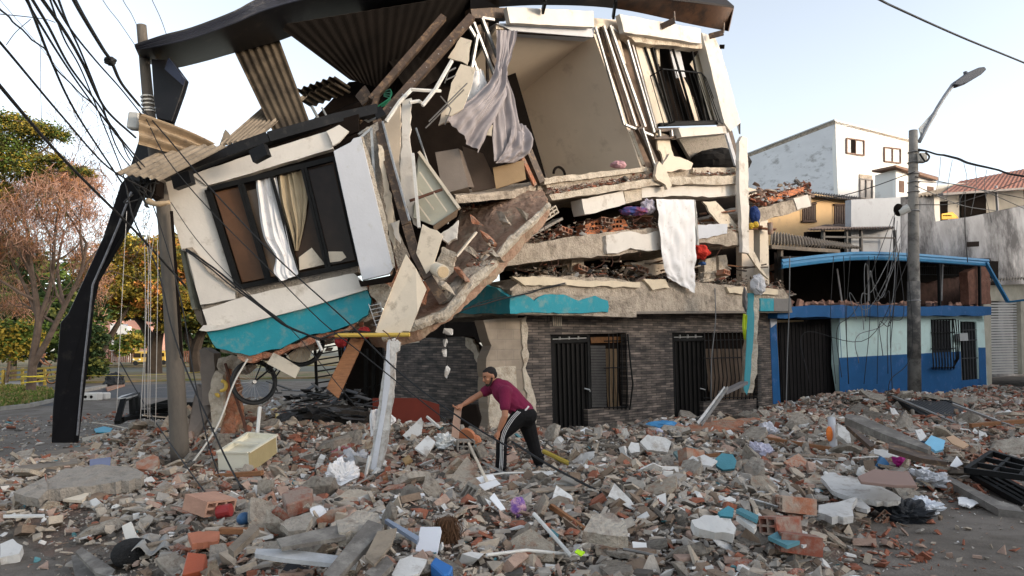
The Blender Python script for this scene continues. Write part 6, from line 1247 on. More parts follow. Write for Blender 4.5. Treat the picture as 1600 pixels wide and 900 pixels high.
mp_ = stand('metal_sheet', [(582, 622), (652, 622), (686, 632), (688, 676), (620, 690), (583, 680)], M('red_metal', (.17, .028, .016), .12, 3, .6, .05), 'dark red metal panel leaning against the side wall', 'panel', .04, dy=2.2)
lay('cardboard', [(604, 690), (607, 662), (636, 665), (640, 690)], cardM, 'brown cardboard sheet below the red metal panel', 'cardboard', .02, .25, 1.0)
ob('guitar_body', MB().tube([on(728, 700)+V((0, 0, .15)), on(728, 700)+V((.02, .06, .17))], .14, 20).sphere(on(728, 700)+V((.12, .05, .1)), .12, .05, .10), M('guitar_orange', (.45, .17, .08), .1, 4, .5), None, 'round orange wooden disc behind the board held by the man', 'disc')
# cloths
lay('pink_cloth', [(630, 0)]*0+[(517, 705), (545, 693), (560, 700), (545, 713), (525, 718)], M('pink_fabric', (.42, .15, .16), .15, 6), 'dusty pink checked cloth left of the split white post', 'cloth', .02, .08, .2, (1.5, 6, 3), (.06, .015))
lay('pink_cloth', [(455, 668), (475, 665), (482, 672), (465, 678)], M('magenta_fabric', (.40, .05, .12), .15, 6), 'small magenta cloth behind the drawer cabinet', 'cloth', .02, .08, .2, (1.5, 6, 3), (.06, .015))
ob('yellow_pipe', MB().tube(cr([on(410, 660)+V((0, 0, .12)), on(425, 655)+V((0, 0, .2)), on(432, 655)+V((0, 0, .2)), on(436, 672)+V((0, 0, .02))], 4), .05, 8), M('yellow_pvc', (.60, .40, .08), .12, 5, .5), None, 'bent yellow plastic pipe on the rubble behind the cabinet', 'pipe', smooth=True)
ob('white_pipe', MB().tube(W3([(406, 636, 11.0), (402, 680, 10.8)]), .028, 6), MATS['white_metal'], None, 'short white pipe standing behind the drawer cabinet', 'pipe')
ob('yellow_hook', MB().torus(W(346, 603, 11.7), (1, 0, 0), (0, 0, 1), .08, .03, 16, 6, -100, 90).torus(W(343, 614, 11.7), (1, 0, 0), (0, 0, 1), .05, .03, 10, 6, 180, 270), MATS['yellow_pvc'], None, 'yellow plastic hook bend stuck on the column stump', 'pipe', smooth=True)
ob('yellow_rod', MB().tube([W(524, 524, 10.6), W(640, 523, 10.4)], .032, 8), MATS['yellow_pvc'], None, 'long yellow rod under the diagonal slab', 'rod')
ob('yellow_tube', MB().tube([on(850, 716)+V((0, 0, .10)), on(893, 733)+V((0, 0, .06))], .035, 8), M('mustard_tube', (.50, .36, .06), .1, 5, .6), None, 'mustard yellow tube on the rubble right of the man', 'tube')
ob('plank', MB().ext(W3([(548, 528, 11), (569, 530, 11.1), (563, 545, 11.1), (528, 623, 10.8), (510, 607, 10.8), (515, 595, 10.8)]), (0, .05, 0)), wood, None, 'brown wooden plank hanging diagonally below the fallen slab', 'plank', bevel=.005)
# board on the left ruin side
ob('plaster_board', MB().ext(W3([(634, 397, 10.6), (650, 420, 10.6), (666, 452, 10.6), (652, 488, 10.5), (640, 518, 10.5), (630, 517, 10.5), (618, 528, 10.5), (586, 519, 10.5), (600, 480, 10.5)]), (0, .05, 0)), cream, None, 'long pale board hanging across the torn slab', 'board', bevel=.004)
ob('plaster_board', MB().ext(W3([(660, 350, 10.75), (672, 357, 10.75), (683, 360, 10.75), (692, 368, 10.75), (676, 417, 10.75), (666, 428, 10.75), (650, 395, 10.75)]), (0, .05, 0)), cream, None, 'cream board behind the bent brown post', 'board', bevel=.004)
t = thing('white_roller', W(688, 425, 10.8), 'white painted cylinder resting on the diagonal slab', 'cylinder'); ob('drum', MB().tube([W(678, 419, 10.9), W(692, 425, 10.55)], .105, 20), creamc, t, smooth=False); ob('end_cap', MB().tube([W(692.2, 425, 10.55), W(692.8, 425.3, 10.53)], .085, 20), M('cap_tan', (.6, .45, .28), .1), t)
t = thing('cabinet_door', W(680, 330, 11.9), 'grey green metal cabinet door with ribs tilted in the torn room', 'cabinet door')
cd = M('grey_green_metal', (.36, .35, .28), .08, 3, .6, .1); ob('panel', MB().ext(W3([(655, 240, 12.0), (716, 326, 11.7), (677, 352, 11.5), (646, 340, 11.6), (642, 290, 11.9)]), (0, .06, 0)), cd, t)
ob('edge', MB().bar(W(655, 238, 11.95), W(718, 326, 11.65), .05, .07, (0, -1, 0)), cream, t); ob('edge', MB().ext(W3([(716, 326, 11.6), (677, 353, 11.4), (678, 362, 11.4), (713, 338, 11.6)]), (0, .05, 0)), M('brown_edge', (.12, .08, .05), .2), t)
for a, b in (((656, 269), (684, 310)), ((655, 297), (678, 327)), ((684, 310), (698, 330)), ((648, 312), (672, 345))): ob('rib', MB().bar(W(*a, 11.62), W(*b, 11.5), .022, .02, (0, -1, 0)), cream, t)
ob('latch_bar', MB().bar(W(640, 314, 11.5), W(691, 296, 11.55), .045, .04), MATS['rusty_bar'], t)
t = thing('wardrobe', W(705, 300, 13.2), 'grey brown wardrobe standing askew in the dark torn room', 'wardrobe'); ob('front', MB().ext(W3([(680, 238, 13), (716, 232, 13), (732, 292, 13), (692, 303, 13)]), (0, .5, 0)), M('grey_brown_board', (.24, .20, .17), .1, 3), t); ob('side', MB().ext(W3([(716, 232, 13.02), (722, 236, 13.5), (740, 292, 13.5), (732, 292, 13.02)]), (.01, .03, 0)), M('brown_board', (.14, .11, .09), .1, 3), t)
ob('loose_board', MB().ext(W3([(722, 228, 13.8), (755, 240, 13.8), (778, 292, 13.8), (738, 300, 13.8)]), (0, .05, 0)), M('umber_board', (.16, .11, .08), .1, 3), None, 'umber board leaning behind the wardrobe', 'board')
ob('loose_board', MB().ext(W3([(770, 262, 13.6), (818, 250, 13.6), (822, 280, 13.6), (775, 295, 13.6)]), (0, .05, 0)), M('ochre_board', (.40, .27, .15), .12, 3), None, 'ochre board below the grey curtain', 'board')
# curtains of the top storey
t = thing('grey_curtain', F(785, 48, .3), 'long mauve grey curtain twisted and hanging from the open top room', 'curtain')
ob('drape', cloth(q3(F, [(776, 46, .3), (777, 80, .32), (776, 115, .36), (772, 160, .4), (770, 205, .4), (772, 252, .35)]), q3(F, [(808, 48, .3), (800, 85, .32), (792, 115, .38), (806, 160, .4), (815, 200, .45), (827, 240, .4)]), 5, .05, 60, 8, tuple(FN), 1, .05), greyc, t, smooth=True)
ob('drape', cloth(q3(F, [(777, 92, .38), (768, 122, .42), (745, 148, .46), (718, 168, .48), (697, 184, .45)]), q3(F, [(794, 112, .4), (792, 145, .46), (778, 175, .5), (762, 205, .5), (748, 239, .45)]), 5, .05, 60, 8, tuple(FN), 2, .05), greyc, t, smooth=True)
ob('drape', cloth(q3(F, [(800, 190, .42), (796, 215, .48), (786, 240, .45), (774, 255, .35)]), q3(F, [(822, 196, .42), (828, 215, .55), (826, 238, .5), (806, 254, .35)]), 3, .06, 40, 8, tuple(FN), 5, .05), greyc, t, smooth=True)
ob('white_shirt', cloth(q3(F, [(742, 104, .1), (736, 125, .15), (734, 150, .15), (728, 168, .1)]), q3(F, [(755, 110, .1), (760, 133, .1), (748, 152, .15), (742, 160, .1)]), 3, .04, 24, 6, tuple(FN), 2, .05), whitec, None, 'white shirt caught beside the grey curtain', 'shirt', smooth=True)
ob('pink_bag', MB().sphere(F(966, 258, .05), .2, .14, .11, seg=14), M('pink_plastic', (.55, .30, .32), .2, 9, .5), None, 'pink plastic bag on the edge of the open top room', 'bag', rough=(.08, .05))
ob('black_cable_coil', MB().torus(F(874, 273, -.5), FD, (0, 0, 1), .17, .03, 20, 6, 0, 180), darkin, None, 'black arched hose end on the open room floor', 'hose')
ob('hanging_sheet', cloth(q3(F, [(1025, 311, .55), (1028, 345, .6), (1032, 390, .6), (1038, 420, .6), (1044, 434, .58)]), q3(F, [(1084, 312, .55), (1086, 350, .6), (1087, 400, .6), (1086, 435, .6), (1085, 458, .58)]), 4, .022, 60, 8, tuple(FN), 3, .05), whitec, None, 'long white sheet hanging out between the crushed floors', 'sheet', smooth=True)
ob('hanging_sheet', cloth(q3(F, [(1078, 312, .5), (1082, 340, .52), (1086, 383, .52)]), q3(F, [(1085, 313, .5), (1089, 345, .55), (1093, 383, .52)]), 2, .03, 20, 6, tuple(FN), 4, .03), M('sheer_cloth', (.55, .52, .48), .06, 5), None, 'narrow sheer curtain strip beside the long white sheet', 'curtain', smooth=True)
def lump(c, rx, ry, rz, mat, name, label, cat, seed=1, amp=.35):
    mb = MB(); mb.sphere((0, 0, 0), 1, seg=28, rings=18); c = V(c); mb.v = [tuple(c+V((p[0]*rx, p[1]*ry, p[2]*rz))*(1-amp*.3+amp*(noise.noise(V(p)*2+V((seed, 0, 0)))+abs(noise.noise(V(p)*5+V((0, seed, 0))))))-c*(0)) if False else tuple(c+V((p[0]*rx, p[1]*ry, p[2]*rz))*(1+amp*(noise.noise(V(p)*2+V((seed, 0, 0)))+.7*abs(noise.noise(V(p)*5+V((0, seed, 0))))))) for p in mb.v]
    return ob(name, mb, mat, None, label, cat)
lump(F(1095, 394, .4), .2, .15, .16, M('red_fabric', (.55, .035, .02), .2, 8), 'red_cloth', 'bright red cloth beside the hanging white sheet', 'cloth', 2)
lump(F(1097, 412, .35), .09, .1, .04, M('blue_fabric', (.05, .12, .3), .2, 8), 'blue_cloth', 'small blue cloth scrap under the red cloth', 'cloth', 3)
lump(F(990, 330, .3), .28, .15, .10, M('red_blue_print', (.30, .06, .07), .3, 8, stain=((.06, .08, .25), .6, 5)), 'printed_cloth', 'red and navy printed cloth between the crushed floors', 'cloth', 4)
lump(F(1012, 323, .35), .16, .15, .16, M('lilac_fabric', (.50, .45, .50), .15, 8), 'white_cloth', 'lilac white cloth left of the hanging white sheet', 'cloth', 6)
lump(W(1179, 336, 18.6), .13, .12, .24, M('navy_fabric', (.02, .045, .16), .2, 8), 'navy_jacket', 'navy jacket caught on the tilted slab behind the split white column', 'jacket', 7, .2)
for k, (u, v) in enumerate(((1174, 353), (1181, 351))): lump(W(u, v, 18.3), .07, .08, .08, M('yellow_rubber', (.65, .42, .04), .1, 5, .5), 'yellow_glove', ('left yellow rubber glove below the navy jacket', 'right yellow rubber glove below the navy jacket')[k], 'glove', 8+k, .25)
ob('orange_pipe', MB().tube([W(1203, 348, 18.7), W(1204, 366, 18.7)], .07, 10), claym, None, 'short orange clay pipe below the tilted slab', 'pipe')
# hanging teal column fragment with white cloth and lime cloth
t = thing('teal_column', W(1172, 612, 15.8), 'hanging column fragment with teal paint in front of the brick facade', 'column')
Dc = 16.3
ob('core', MB().ext([W(u, v, Dc) for u, v in jag([(1172, 440), (1184, 436), (1186, 470), (1184, 520), (1183, 575), (1176, 614), (1162, 614), (1164, 560), (1168, 500)], 1.3, 8, 3)], (0, .2, 0)), concL, t, rough=(.12, .02))
ob('teal_face', MB().ext([W(u, v, Dc-.03) for u, v in jag([(1168, 458), (1178, 458), (1178, 520), (1174, 565), (1172, 600), (1167, 617), (1162, 608), (1165, 560), (1167, 500)], .8, 8, 3)], (0, .02, 0)), M('teal_light', (.07, .30, .35), .08, 3), t)
lump(W(1184, 445, Dc-.1), .16, .12, .22, M('grey_rag', (.52, .51, .52), .1, 8), 'white_rag', 'greyish white rag wrapped on top of the hanging teal column', 'cloth', 11, .3)
ob('lime_cloth', cloth(W3([(1161, 490, 16.2), (1160, 510, 16.15), (1162, 530, 16.2)]), W3([(1168, 492, 16.2), (1167, 510, 16.2), (1165, 531, 16.2)]), 2, .03, 14, wr=.03), M('lime_fabric', (.40, .50, .03), .1, 5), None, 'lime green cloth hanging left of the teal column', 'cloth', smooth=True)
lump(W(1164, 468, 16.2), .05, .1, .25, M('dark_rag', (.16, .15, .15), .1, 8), 'dark_rag', 'dark grey rag strip left of the hanging teal column', 'cloth', 12, .3)
g = MB(); g.bar(W(1132, 605, 14.2), W(1092, 662, 13.2), .09, .06).bar(W(1131, 600, 14.2), W(1158, 600, 15.2), .10, .08)
ob('steel_channel', MB().bar(W(1133, 606, 14.2), W(1090, 662, 13.2), .07, .02, (0, -1, 0)).bar(W(1137, 606, 14.2), W(1096, 664, 13.2), .02, .06), silver, None, 'bent shiny steel channel leaning before the second door', 'metal strip')
ob('steel_channel', MB().bar(W(1129, 614, 14.2), W(1163, 598, 15.6), .16, .06), M('dull_steel', (.16, .15, .15), .2, 5, .5), None, 'dull bent steel plate between the channel and the teal column', 'metal strip')
# chunks hanging on a wire
g = MB().tube(cr(W3([(694, 490, 12.5), (695, 520, 12.5), (699, 545, 12.5), (698, 575, 12.5), (701, 592, 12.5)]), 4), .006, 4); t = thing('hanging_wire', W(698, 590, 12.5), 'wire with four white mortar chunks hanging under the slab', 'wire'); ob('wire', g, iron, t)
for k, (u, v, sx, sz) in enumerate(((700, 519, .09, .07), (696, 534, .045, .09), (694, 552, .06, .08), (699, 581, .05, .12))): vs, fs = hull(300+k, sx, .05, sz, 14); ob('mortar_chunk', MB().add([tuple(V(v_)+W(u, v, 12.5)) for v_ in vs], fs), MATS['plaster_chip'], t)
ob('white_shirt', cloth(W3([(580, 640, 10.2), (577, 655, 10.1), (580, 682, 10.1)]), W3([(602, 640, 10.2), (618, 656, 10.2), (612, 664, 10.2)]), 4, .06, 30, wr=.06), whitec, None, 'white t-shirt draped behind the split white post', 'shirt', smooth=True)
# ---- right foreground
lay('plaster_slab', [(1282, 745), (1296, 738), (1320, 744), (1350, 752), (1385, 765), (1407, 778), (1404, 783), (1370, 784), (1335, 778), (1300, 766)], whitefaced, 'long white broken slab lying in the right foreground', 'plaster slab', .05, .22, .15, (1.2, 8, 3), (.15, .012))
lay('plaster_slab', [(1280, 790), (1310, 784), (1340, 776), (1330, 792), (1334, 806), (1300, 808), (1278, 800)], whitefaced, 'white faced concrete block below the long white slab', 'plaster slab', .07, .16, .1, (1.5, 8, 4), (.12, .015))
lay('plaster_slab', [(1333, 785), (1345, 780), (1360, 793), (1355, 796), (1338, 792)], whitefaced, 'small white shard between the long white slab and the black sack', 'plaster piece', .04, .15, .1)
lay('plywood', [(1340, 744), (1365, 733), (1420, 737), (1433, 758), (1400, 758), (1345, 752)], M('brown_ply', (.26, .17, .14), .06, 2, .7, .05), 'flat brown board right of the long white slab', 'board', .03, .25, .1, bevel=.004)
crumple('black_sack', [(1372, 797), (1455, 795), (1455, 832), (1372, 830)], M('black_sackcloth', (.018, .02, .024), .2, 5, .6), 'black rubbish sack lying in the right foreground', 'sack', .15, 13)
crumple('clear_bag', [(1425, 743), (1476, 745), (1476, 770), (1425, 768)], M('clear_plastic', (.50, .50, .52), .15, 8, .3), 'translucent whitish plastic bag right of the brown board', 'bag', .2, 15)
crumple('white_bag', [(1418, 788), (1470, 790), (1470, 816), (1420, 810)], M('smooth_white', (.66, .68, .72), .03, 5, .5), 'smooth white bag right of the black sack', 'bag', .12, 17)
lay('blue_shard', [(1445, 692), (1455, 680), (1477, 688), (1474, 702), (1462, 705)], M('sky_blue_plaster', (.22, .48, .66), .06, 5), 'light blue plaster shard near the fallen gate', 'plaster piece', .04, .25, .6)
lay('white_shard', [(1430, 672), (1440, 670), (1448, 682), (1438, 690)], whitefaced, 'white oval shard left of the light blue plaster', 'plaster piece', .03, .25, .7)
lay('card_piece', [(1478, 683), (1490, 680), (1514, 695), (1505, 700), (1488, 693)], M('tan_card', (.50, .33, .21), .1, 3), 'tan cardboard flap right of the light blue plaster', 'cardboard', .02, .25, .3)
t = thing('white_tube', on(1301, 703), 'white tube with orange patch standing in the rubble', 'tube'); pb = on(1303, 704); ob('shaft', MB().tube([W(1303, 704, pb.y), W(1299, 652, pb.y+.1)], .058, 14), whiteC, t, smooth=False); ob('patch', MB().sphere(W(1296, 678, pb.y-.0), .05, .05, .12), M('orange_patch', (.85, .22, .05), .1), t)
lay('concrete_slab', [(1308, 660), (1325, 672), (1332, 700), (1322, 690), (1310, 680)], whitefaced, 'rough white slab edge right of the white tube', 'concrete slab', .1, .3, 1.0, (1, 7, 2), (.1, .02))
stand('blue_bracket', [(1366, 734), (1378, 711), (1397, 733)], M('blue_plastic', (.04, .16, .34), .1, 5, .4), 'blue triangular plastic piece behind the brown board', 'plastic piece', .08, lean=.3)
lump(on(1408, 731)+V((0, 0, .1)), .10, .08, .09, M('magenta_plastic', (.32, .01, .16), .1, 5, .5), 'magenta_bundle', 'magenta cloth bundle behind the brown board', 'cloth', 21, .3)
lump(on(1432, 716)+V((0, 0, .12)), .28, .15, .12, M('dark_blue_fabric', (.02, .035, .06), .2, 6), 'dark_bundle', 'dark blue bundle behind the magenta cloth', 'cloth', 22, .3)
lay('white_paper', [(1365, 700), (1385, 704), (1410, 703), (1408, 712), (1380, 714), (1366, 708)], paperM, 'white crumpled papers behind the blue triangle', 'paper', .01, .25, .3, (1.5, 6, 3), (.08, .02))
lay('white_paper', [(1484, 728), (1495, 712), (1505, 725), (1494, 730)], paperM, 'white folded sheet left of the black window frames', 'paper', .01, .2, .8)
lay('white_paper', [(1497, 778), (1510, 776), (1530, 786), (1515, 792), (1498, 787)], paperM, 'lilac white crumpled paper near the dark beam', 'paper', .01, .06, .1, (1.5, 5, 3), (.08, .02))
lay('steel_beam', [(1465, 742), (1475, 740), (1560, 782), (1590, 790), (1600, 800), (1560, 795)], MATS['dark_plank'], 'long dark steel beam lying in the right foreground', 'beam', .08, .12, .1)
lay('steel_beam', [(1322, 646), (1345, 650), (1400, 672), (1455, 698), (1450, 703), (1385, 680), (1320, 652)], MATS['dark_plank'], 'long dark beam pointing at the light blue plaster', 'beam', .10, .35, .2)
lay('steel_beam', [(1322, 664), (1330, 664), (1368, 695), (1360, 698)], brownst, 'rusty thin beam left of the long dark beam', 'beam', .06, .3, .2)
lay('steel_beam', [(1390, 690), (1460, 712), (1480, 722), (1440, 716), (1388, 700)], brownst, 'brown flat beam below the light blue plaster', 'beam', .06, .28, .2)
t = thing('black_gate', on(1470, 650), 'fallen black iron gate lying on the pavement by the lamp pole', 'gate')
gp = Pl(on(1470, 648)+V((0, 0, .22)), (0, -.05, 1)); qd = [(1397, 624), (1480, 627), (1552, 657), (1478, 669)]
for a, b in zip(qd, qd[1:]+qd[:1]): ob('frame_bar', MB().bar(gp(*a), gp(*b), .09, .07), iron, t)
for k in range(1, 15):
    t_ = k/15; a = gp(*qd[0]).lerp(gp(*qd[1]), t_); b = gp(*qd[3]).lerp(gp(*qd[2]), t_); ob('bar', MB().bar(a, b, .06, .03), M('gate_bar', (.03, .03, .033), .2, 5, .5), t)
g = MB(); ob('frame_bar', MB().bar(gp(1395, 625)+V((0, 0, .1)), gp(1500, 668)+V((0, 0, .05)), .08, .04), MATS['galv_dark'], t)
for nm, qd, lb, lift in (('window_frame', [(1510, 735), (1550, 708), (1640, 735), (1640, 752)], 'upper black steel window frame at the right edge', .38), ('window_frame', [(1515, 742), (1560, 745), (1660, 800), (1640, 812)], 'lower black steel window frame at the right edge', .15)):
    c = on(1570, 745); pl = Pl(V((c.x, c.y, c.z+lift)), (0, -.1, 1)); t = thing(nm, pl(*qd[0]), lb, 'window frame')
    for a, b in zip(qd, qd[1:]+qd[:1]): ob('frame_bar', MB().bar(pl(*a), pl(*b), .06, .07), iron, t)
    for k in (.33, .66): ob('frame_bar', MB().bar(pl(*qd[0]).lerp(pl(*qd[1]), k), pl(*qd[3]).lerp(pl(*qd[2]), k), .05, .06), iron, t); ob('frame_bar', MB().bar(pl(*qd[0]).lerp(pl(*qd[3]), k), pl(*qd[1]).lerp(pl(*qd[2]), k), .04, .05), iron, t)
# white stones, blue bag, rolled paper by the window
lay('plaster_slab', [(1000, 690), (1012, 678), (1040, 684), (1049, 690), (1043, 707), (1012, 703)], whitefaced, 'big white slab piece left of the rolled paper', 'plaster slab', .05, .28, .9, (1, 7, 3), (.12, .01))
lay('plaster_slab', [(982, 700), (986, 691), (998, 692), (1000, 706), (986, 708)], whitefaced, 'small round white slab left of the big white piece', 'plaster slab', .05, .25, .9, (1, 7, 4), (.1, .01))
lump(on(1040, 674)+V((0, .1, .1)), .32, .15, .10, M('blue_bag_plastic', (.08, .30, .58), .1, 5, .4), 'blue_bag', 'bright blue plastic bag behind the rolled paper', 'bag', 31, .35)
pb = on(1040, 690); ob('paper_roll', MB().tube([W(1028, 674, pb.y+.1)+V((0, 0, 0)), W(1054, 694, pb.y-.3)], .06, 12), M('lilac_paper', (.50, .49, .58), .05, 5), None, 'rolled lilac white poster on the white slabs', 'paper roll')
lay('disc', [(1118, 716), (1128, 708), (1145, 710), (1151, 720), (1148, 732), (1130, 734), (1120, 728)], M('teal_disc', (.07, .22, .27), .1, 5), 'round teal disc below the black cloth', 'disc', .04, .25, .8)
lay('disc', [(1052, 706), (1075, 698), (1090, 700), (1088, 712), (1060, 716)], M('grey_teal_board', (.12, .18, .18), .1, 5), 'grey teal flat board left of the black cloth', 'board', .04, .2, .3)
crumple('black_cloth', [(1088, 694), (1142, 697), (1140, 712), (1092, 711)], M('soft_black', (.02, .02, .02), .2, 5), 'crumpled black cloth beside the round teal disc', 'cloth', .15, 23)
lay('white_board', [(1070, 722), (1082, 712), (1104, 722), (1102, 736), (1085, 732)], whitefaced, 'bent white sheet left of the round teal disc', 'board', .02, .25, .4); lay('white_board', [(1084, 716), (1100, 710), (1121, 720), (1112, 728), (1098, 726)], whitefaced, 'second bent white sheet touching the round teal disc', 'board', .02, .3, .3)
o = ob('clay_block', vox(.28, .18, 3, 2, .33, .02), claym, None, 'upright orange ribbed clay block left of the bent white sheet', 'hollow brick'); o.location = on(1075, 742)+V((0, 0, .12)); o.rotation_euler = (1.2, .2, .4)
crumple('white_shirt', [(1180, 672), (1212, 670), (1214, 690), (1184, 694)], M('pale_shirt', (.58, .57, .60), .08, 5), 'pale striped shirt lying before the end of the facade', 'shirt', .2, 25)
crumple('lime_cloth', [(1177, 698), (1198, 700), (1196, 706), (1178, 704)], MATS['lime_fabric'], 'lime yellow cloth scrap in the rubble below the pale shirt', 'cloth', .08, 26)
crumple('white_papers', [(1172, 702), (1205, 704), (1205, 726), (1175, 722)], M('lilac_cloth', (.50, .48, .56), .1, 5), 'lilac papers piled below the lime scrap', 'paper', .2, 27)
lay('slab_board', [(1060, 668), (1130, 655), (1225, 652), (1228, 662), (1130, 672), (1080, 676)], redbrk, 'long reddish broken slab at the foot of the brick facade', 'slab', .08, .15, .15, (1.5, 9, 3), (.15, .02))
stand('cardboard_box', [(1110, 660), (1140, 650), (1175, 668), (1170, 676), (1150, 672), (1120, 668)], cardM, 'flattened orange brown carton by the reddish slab', 'carton', .06, lean=.8)
lay('concrete_slab', [(910, 830), (925, 802), (950, 800), (975, 812), (983, 838), (940, 835)], concR, 'wide grey stone slab in the foreground', 'concrete slab', .10, .24, .35, (1.2, 8, 3), (.12, .02))
lay('plaster_slab', [(1080, 812), (1100, 804), (1140, 806), (1150, 825), (1146, 835), (1110, 830), (1085, 822)], whitefaced, 'white faced rough concrete block with leaning red stick', 'plaster slab', .08, .24, .5, (1.5, 8, 5), (.12, .02)); ob('red_stick', MB().bar(on(1150, 842)+V((0, 0, .05)), W(1132, 804, on(1132, 830).y), .03, .02), clayd, None, 'thin red stick on the white faced block', 'stick')
for k, (p, lb) in enumerate((([(950, 775), (960, 755), (985, 780), (998, 800), (985, 795), (960, 780)], 'tall curved white sheet piece beside the power cable'), ([(920, 786), (940, 778), (965, 782), (962, 790), (925, 792)], 'cream flat slab left of the curved white sheet'), ([(1116, 785), (1140, 775), (1150, 780), (1148, 792), (1125, 790)], 'white jagged plate above the white faced block'), ([(1026, 775), (1040, 770), (1042, 790), (1030, 795)], 'upright white card right of the curved white sheet'), ([(1028, 806), (1050, 800), (1052, 808), (1030, 813)], 'white rectangular tile in the middle foreground'), ([(988, 846), (1010, 848), (1012, 870), (990, 862)], 'lilac paper behind a red brick in the foreground'))):
    stand('white_sheet', p, whitefaced if k < 5 else paperM, lb, 'plaster piece', .015, lean=.6)
lay('teal_board', [(1122, 800), (1138, 790), (1147, 795), (1145, 808), (1126, 806)], M('cyan_board', (.06, .22, .28), .1, 5), 'teal board standing behind the white faced block', 'board', .03, .28, .9); lay('teal_bar', [(1150, 796), (1158, 793), (1185, 805), (1182, 812)], M('teal_bar_paint', (.08, .22, .26), .1, 5), 'teal painted bar right of the white faced block', 'bar', .03, .18)
lay('white_bar', [(1150, 806), (1160, 805), (1182, 820), (1178, 826)], MATS['white_metal'], 'white bar below the teal painted bar', 'bar', .04, .15)
lay('teal_board', [(1200, 838), (1215, 830), (1250, 845), (1230, 852)], M('light_teal', (.10, .24, .28), .1, 5), 'flat teal board on bricks in the lower right', 'board', .03, .14, .1); lay('white_shard', [(1238, 842), (1255, 838), (1268, 848), (1255, 853)], whitefaced, 'small white shard on the flat teal board', 'plaster piece', .02, .17, .1)
for k, (u, v, yw) in enumerate(((1243, 815, .3), (1248, 880, .2), (1215, 850, 0.9))):
    o = ob('clay_block', vox(.26, .14, 3, 2, .30, .018), clayd if k else claym, None, ('dark red hollow block left of the white faced slabs', 'dark red hollow block at the lower right', 'dusty block under the flat teal board')[k], 'hollow brick'); o.location = on(u, v)+V((0, 0, .08)); o.rotation_euler = (.1, .15, 1.2+yw)
lump(on(810, 807)+V((0, 0, .08)), .07, .05, .09, M('purple_foil', (.16, .07, .30), .3, 9, .4, stain=((.6, .35, .4), .4, 14)), 'plastic_wrapper', 'purple plastic wrapper with white top in the middle foreground', 'wrapper', 41, .2)
stand('teal_shard', [(857, 830), (862, 826), (873, 835), (872, 847), (862, 848)], MATS['light_teal'], 'small greenish teal stone in the foreground', 'stone', .04, lean=.4)
lay('lime_card', [(898, 862), (902, 858), (914, 862), (908, 868)], M('neon', (.45, .75, .02), .05, 4), 'small neon green card in the foreground', 'card', .01, .2, .3)
ob('bent_pipe', MB().tube([on(835, 845)+V((0, 0, .22)), on(892, 893)+V((0, 0, .12)), on(930, 860)+V((0, 0, .12))], .018, 7), MATS['white_metal'], None, 'bent white plastic pipe in the foreground', 'pipe')
ob('bent_pipe', MB().tube([on(975, 878)+V((0, 0, .1)), on(1028, 890)+V((0, 0, .1))], .012, 6), MATS['galv_dark'], None, 'thin straight grey pipe right of the bent white pipe', 'pipe')
# loose objects on the road at the left
t = thing('concrete_barrier', on(137, 622), 'white barrier block with round holes lying on the road', 'barrier'); c = GZ(140, 626, 0); ob('block', MB().box(c+V((0, 0, .16)), .42, .2, .16), white, t, bevel=.04)
for k in (-.05, .18): ob('hole', MB().tube([c+V((k, -.215, .16)), c+V((k, -.19, .16))], .06, 12), darkin, t)
ob('block', MB().box(c+V((-.1, .6, .14)), .5, .2, .14), white, t, bevel=.04); ob('block', MB().box(c+V((-.45, .2, .1)), .15, .2, .1), darkin, t)
lump(GZ(179, 601, .1)+V((0, 0, .2)), .52, .4, .45, MATS['black_sackcloth'], 'bin_bag', 'black bin bag on the far kerb', 'bag', 51, .3)
lay('orange_plank', [(165, 605), (193, 598), (195, 601), (168, 609)], MATS['orange_red_plastic'] and claym, 'orange plank beside the black bin bag', 'plank', .1, .1)
sheet('kerb_strip', [P2(120, 615), P2(165, 607), P2(168, 604), P2(125, 611)], .14, kerbm, th=.14)
t = thing('steel_window_frame', GZ(225, 650, 0), 'wrecked dark steel frame standing on the road behind the pole', 'window frame')
for a, b in (((183, 660, 15.5), (193, 624, 16)), ((183, 660, 15.5), (215, 645, 17)), ((193, 624, 16), (215, 616, 17)), ((206, 620, 16.5), (207, 648, 16.5)), ((214, 616, 17), (216, 646, 17)), ((190, 655, 15.7), (240, 648, 18))): ob('frame_bar', MB().bar(W(*a), W(*b), .11, .09), iron, t)
ob('white_sheet', MB().ext(W3([(183, 622, 15.9), (190, 618, 16.3), (212, 613, 17), (215, 616, 16.8), (200, 621, 16)]), (0, 0, -.03)), whitefaced, t)
g = []; rr = random.Random(6)
t = thing('steel_bar_pile', GZ(245, 650, 0), 'pile of black steel bars and grilles lying on the road behind the pole', 'steel bars')
for k in range(22):
    a = W(rr.uniform(215, 250), rr.uniform(632, 655), 17+rr.random()); b = a+V((rr.uniform(.5, 2.0), rr.uniform(-.5, .8), rr.uniform(-.12, .16))); a.z = max(.05, a.z); b.z = max(.05, b.z); ob('bar', MB().bar(a, b, .07, .05), iron, t)
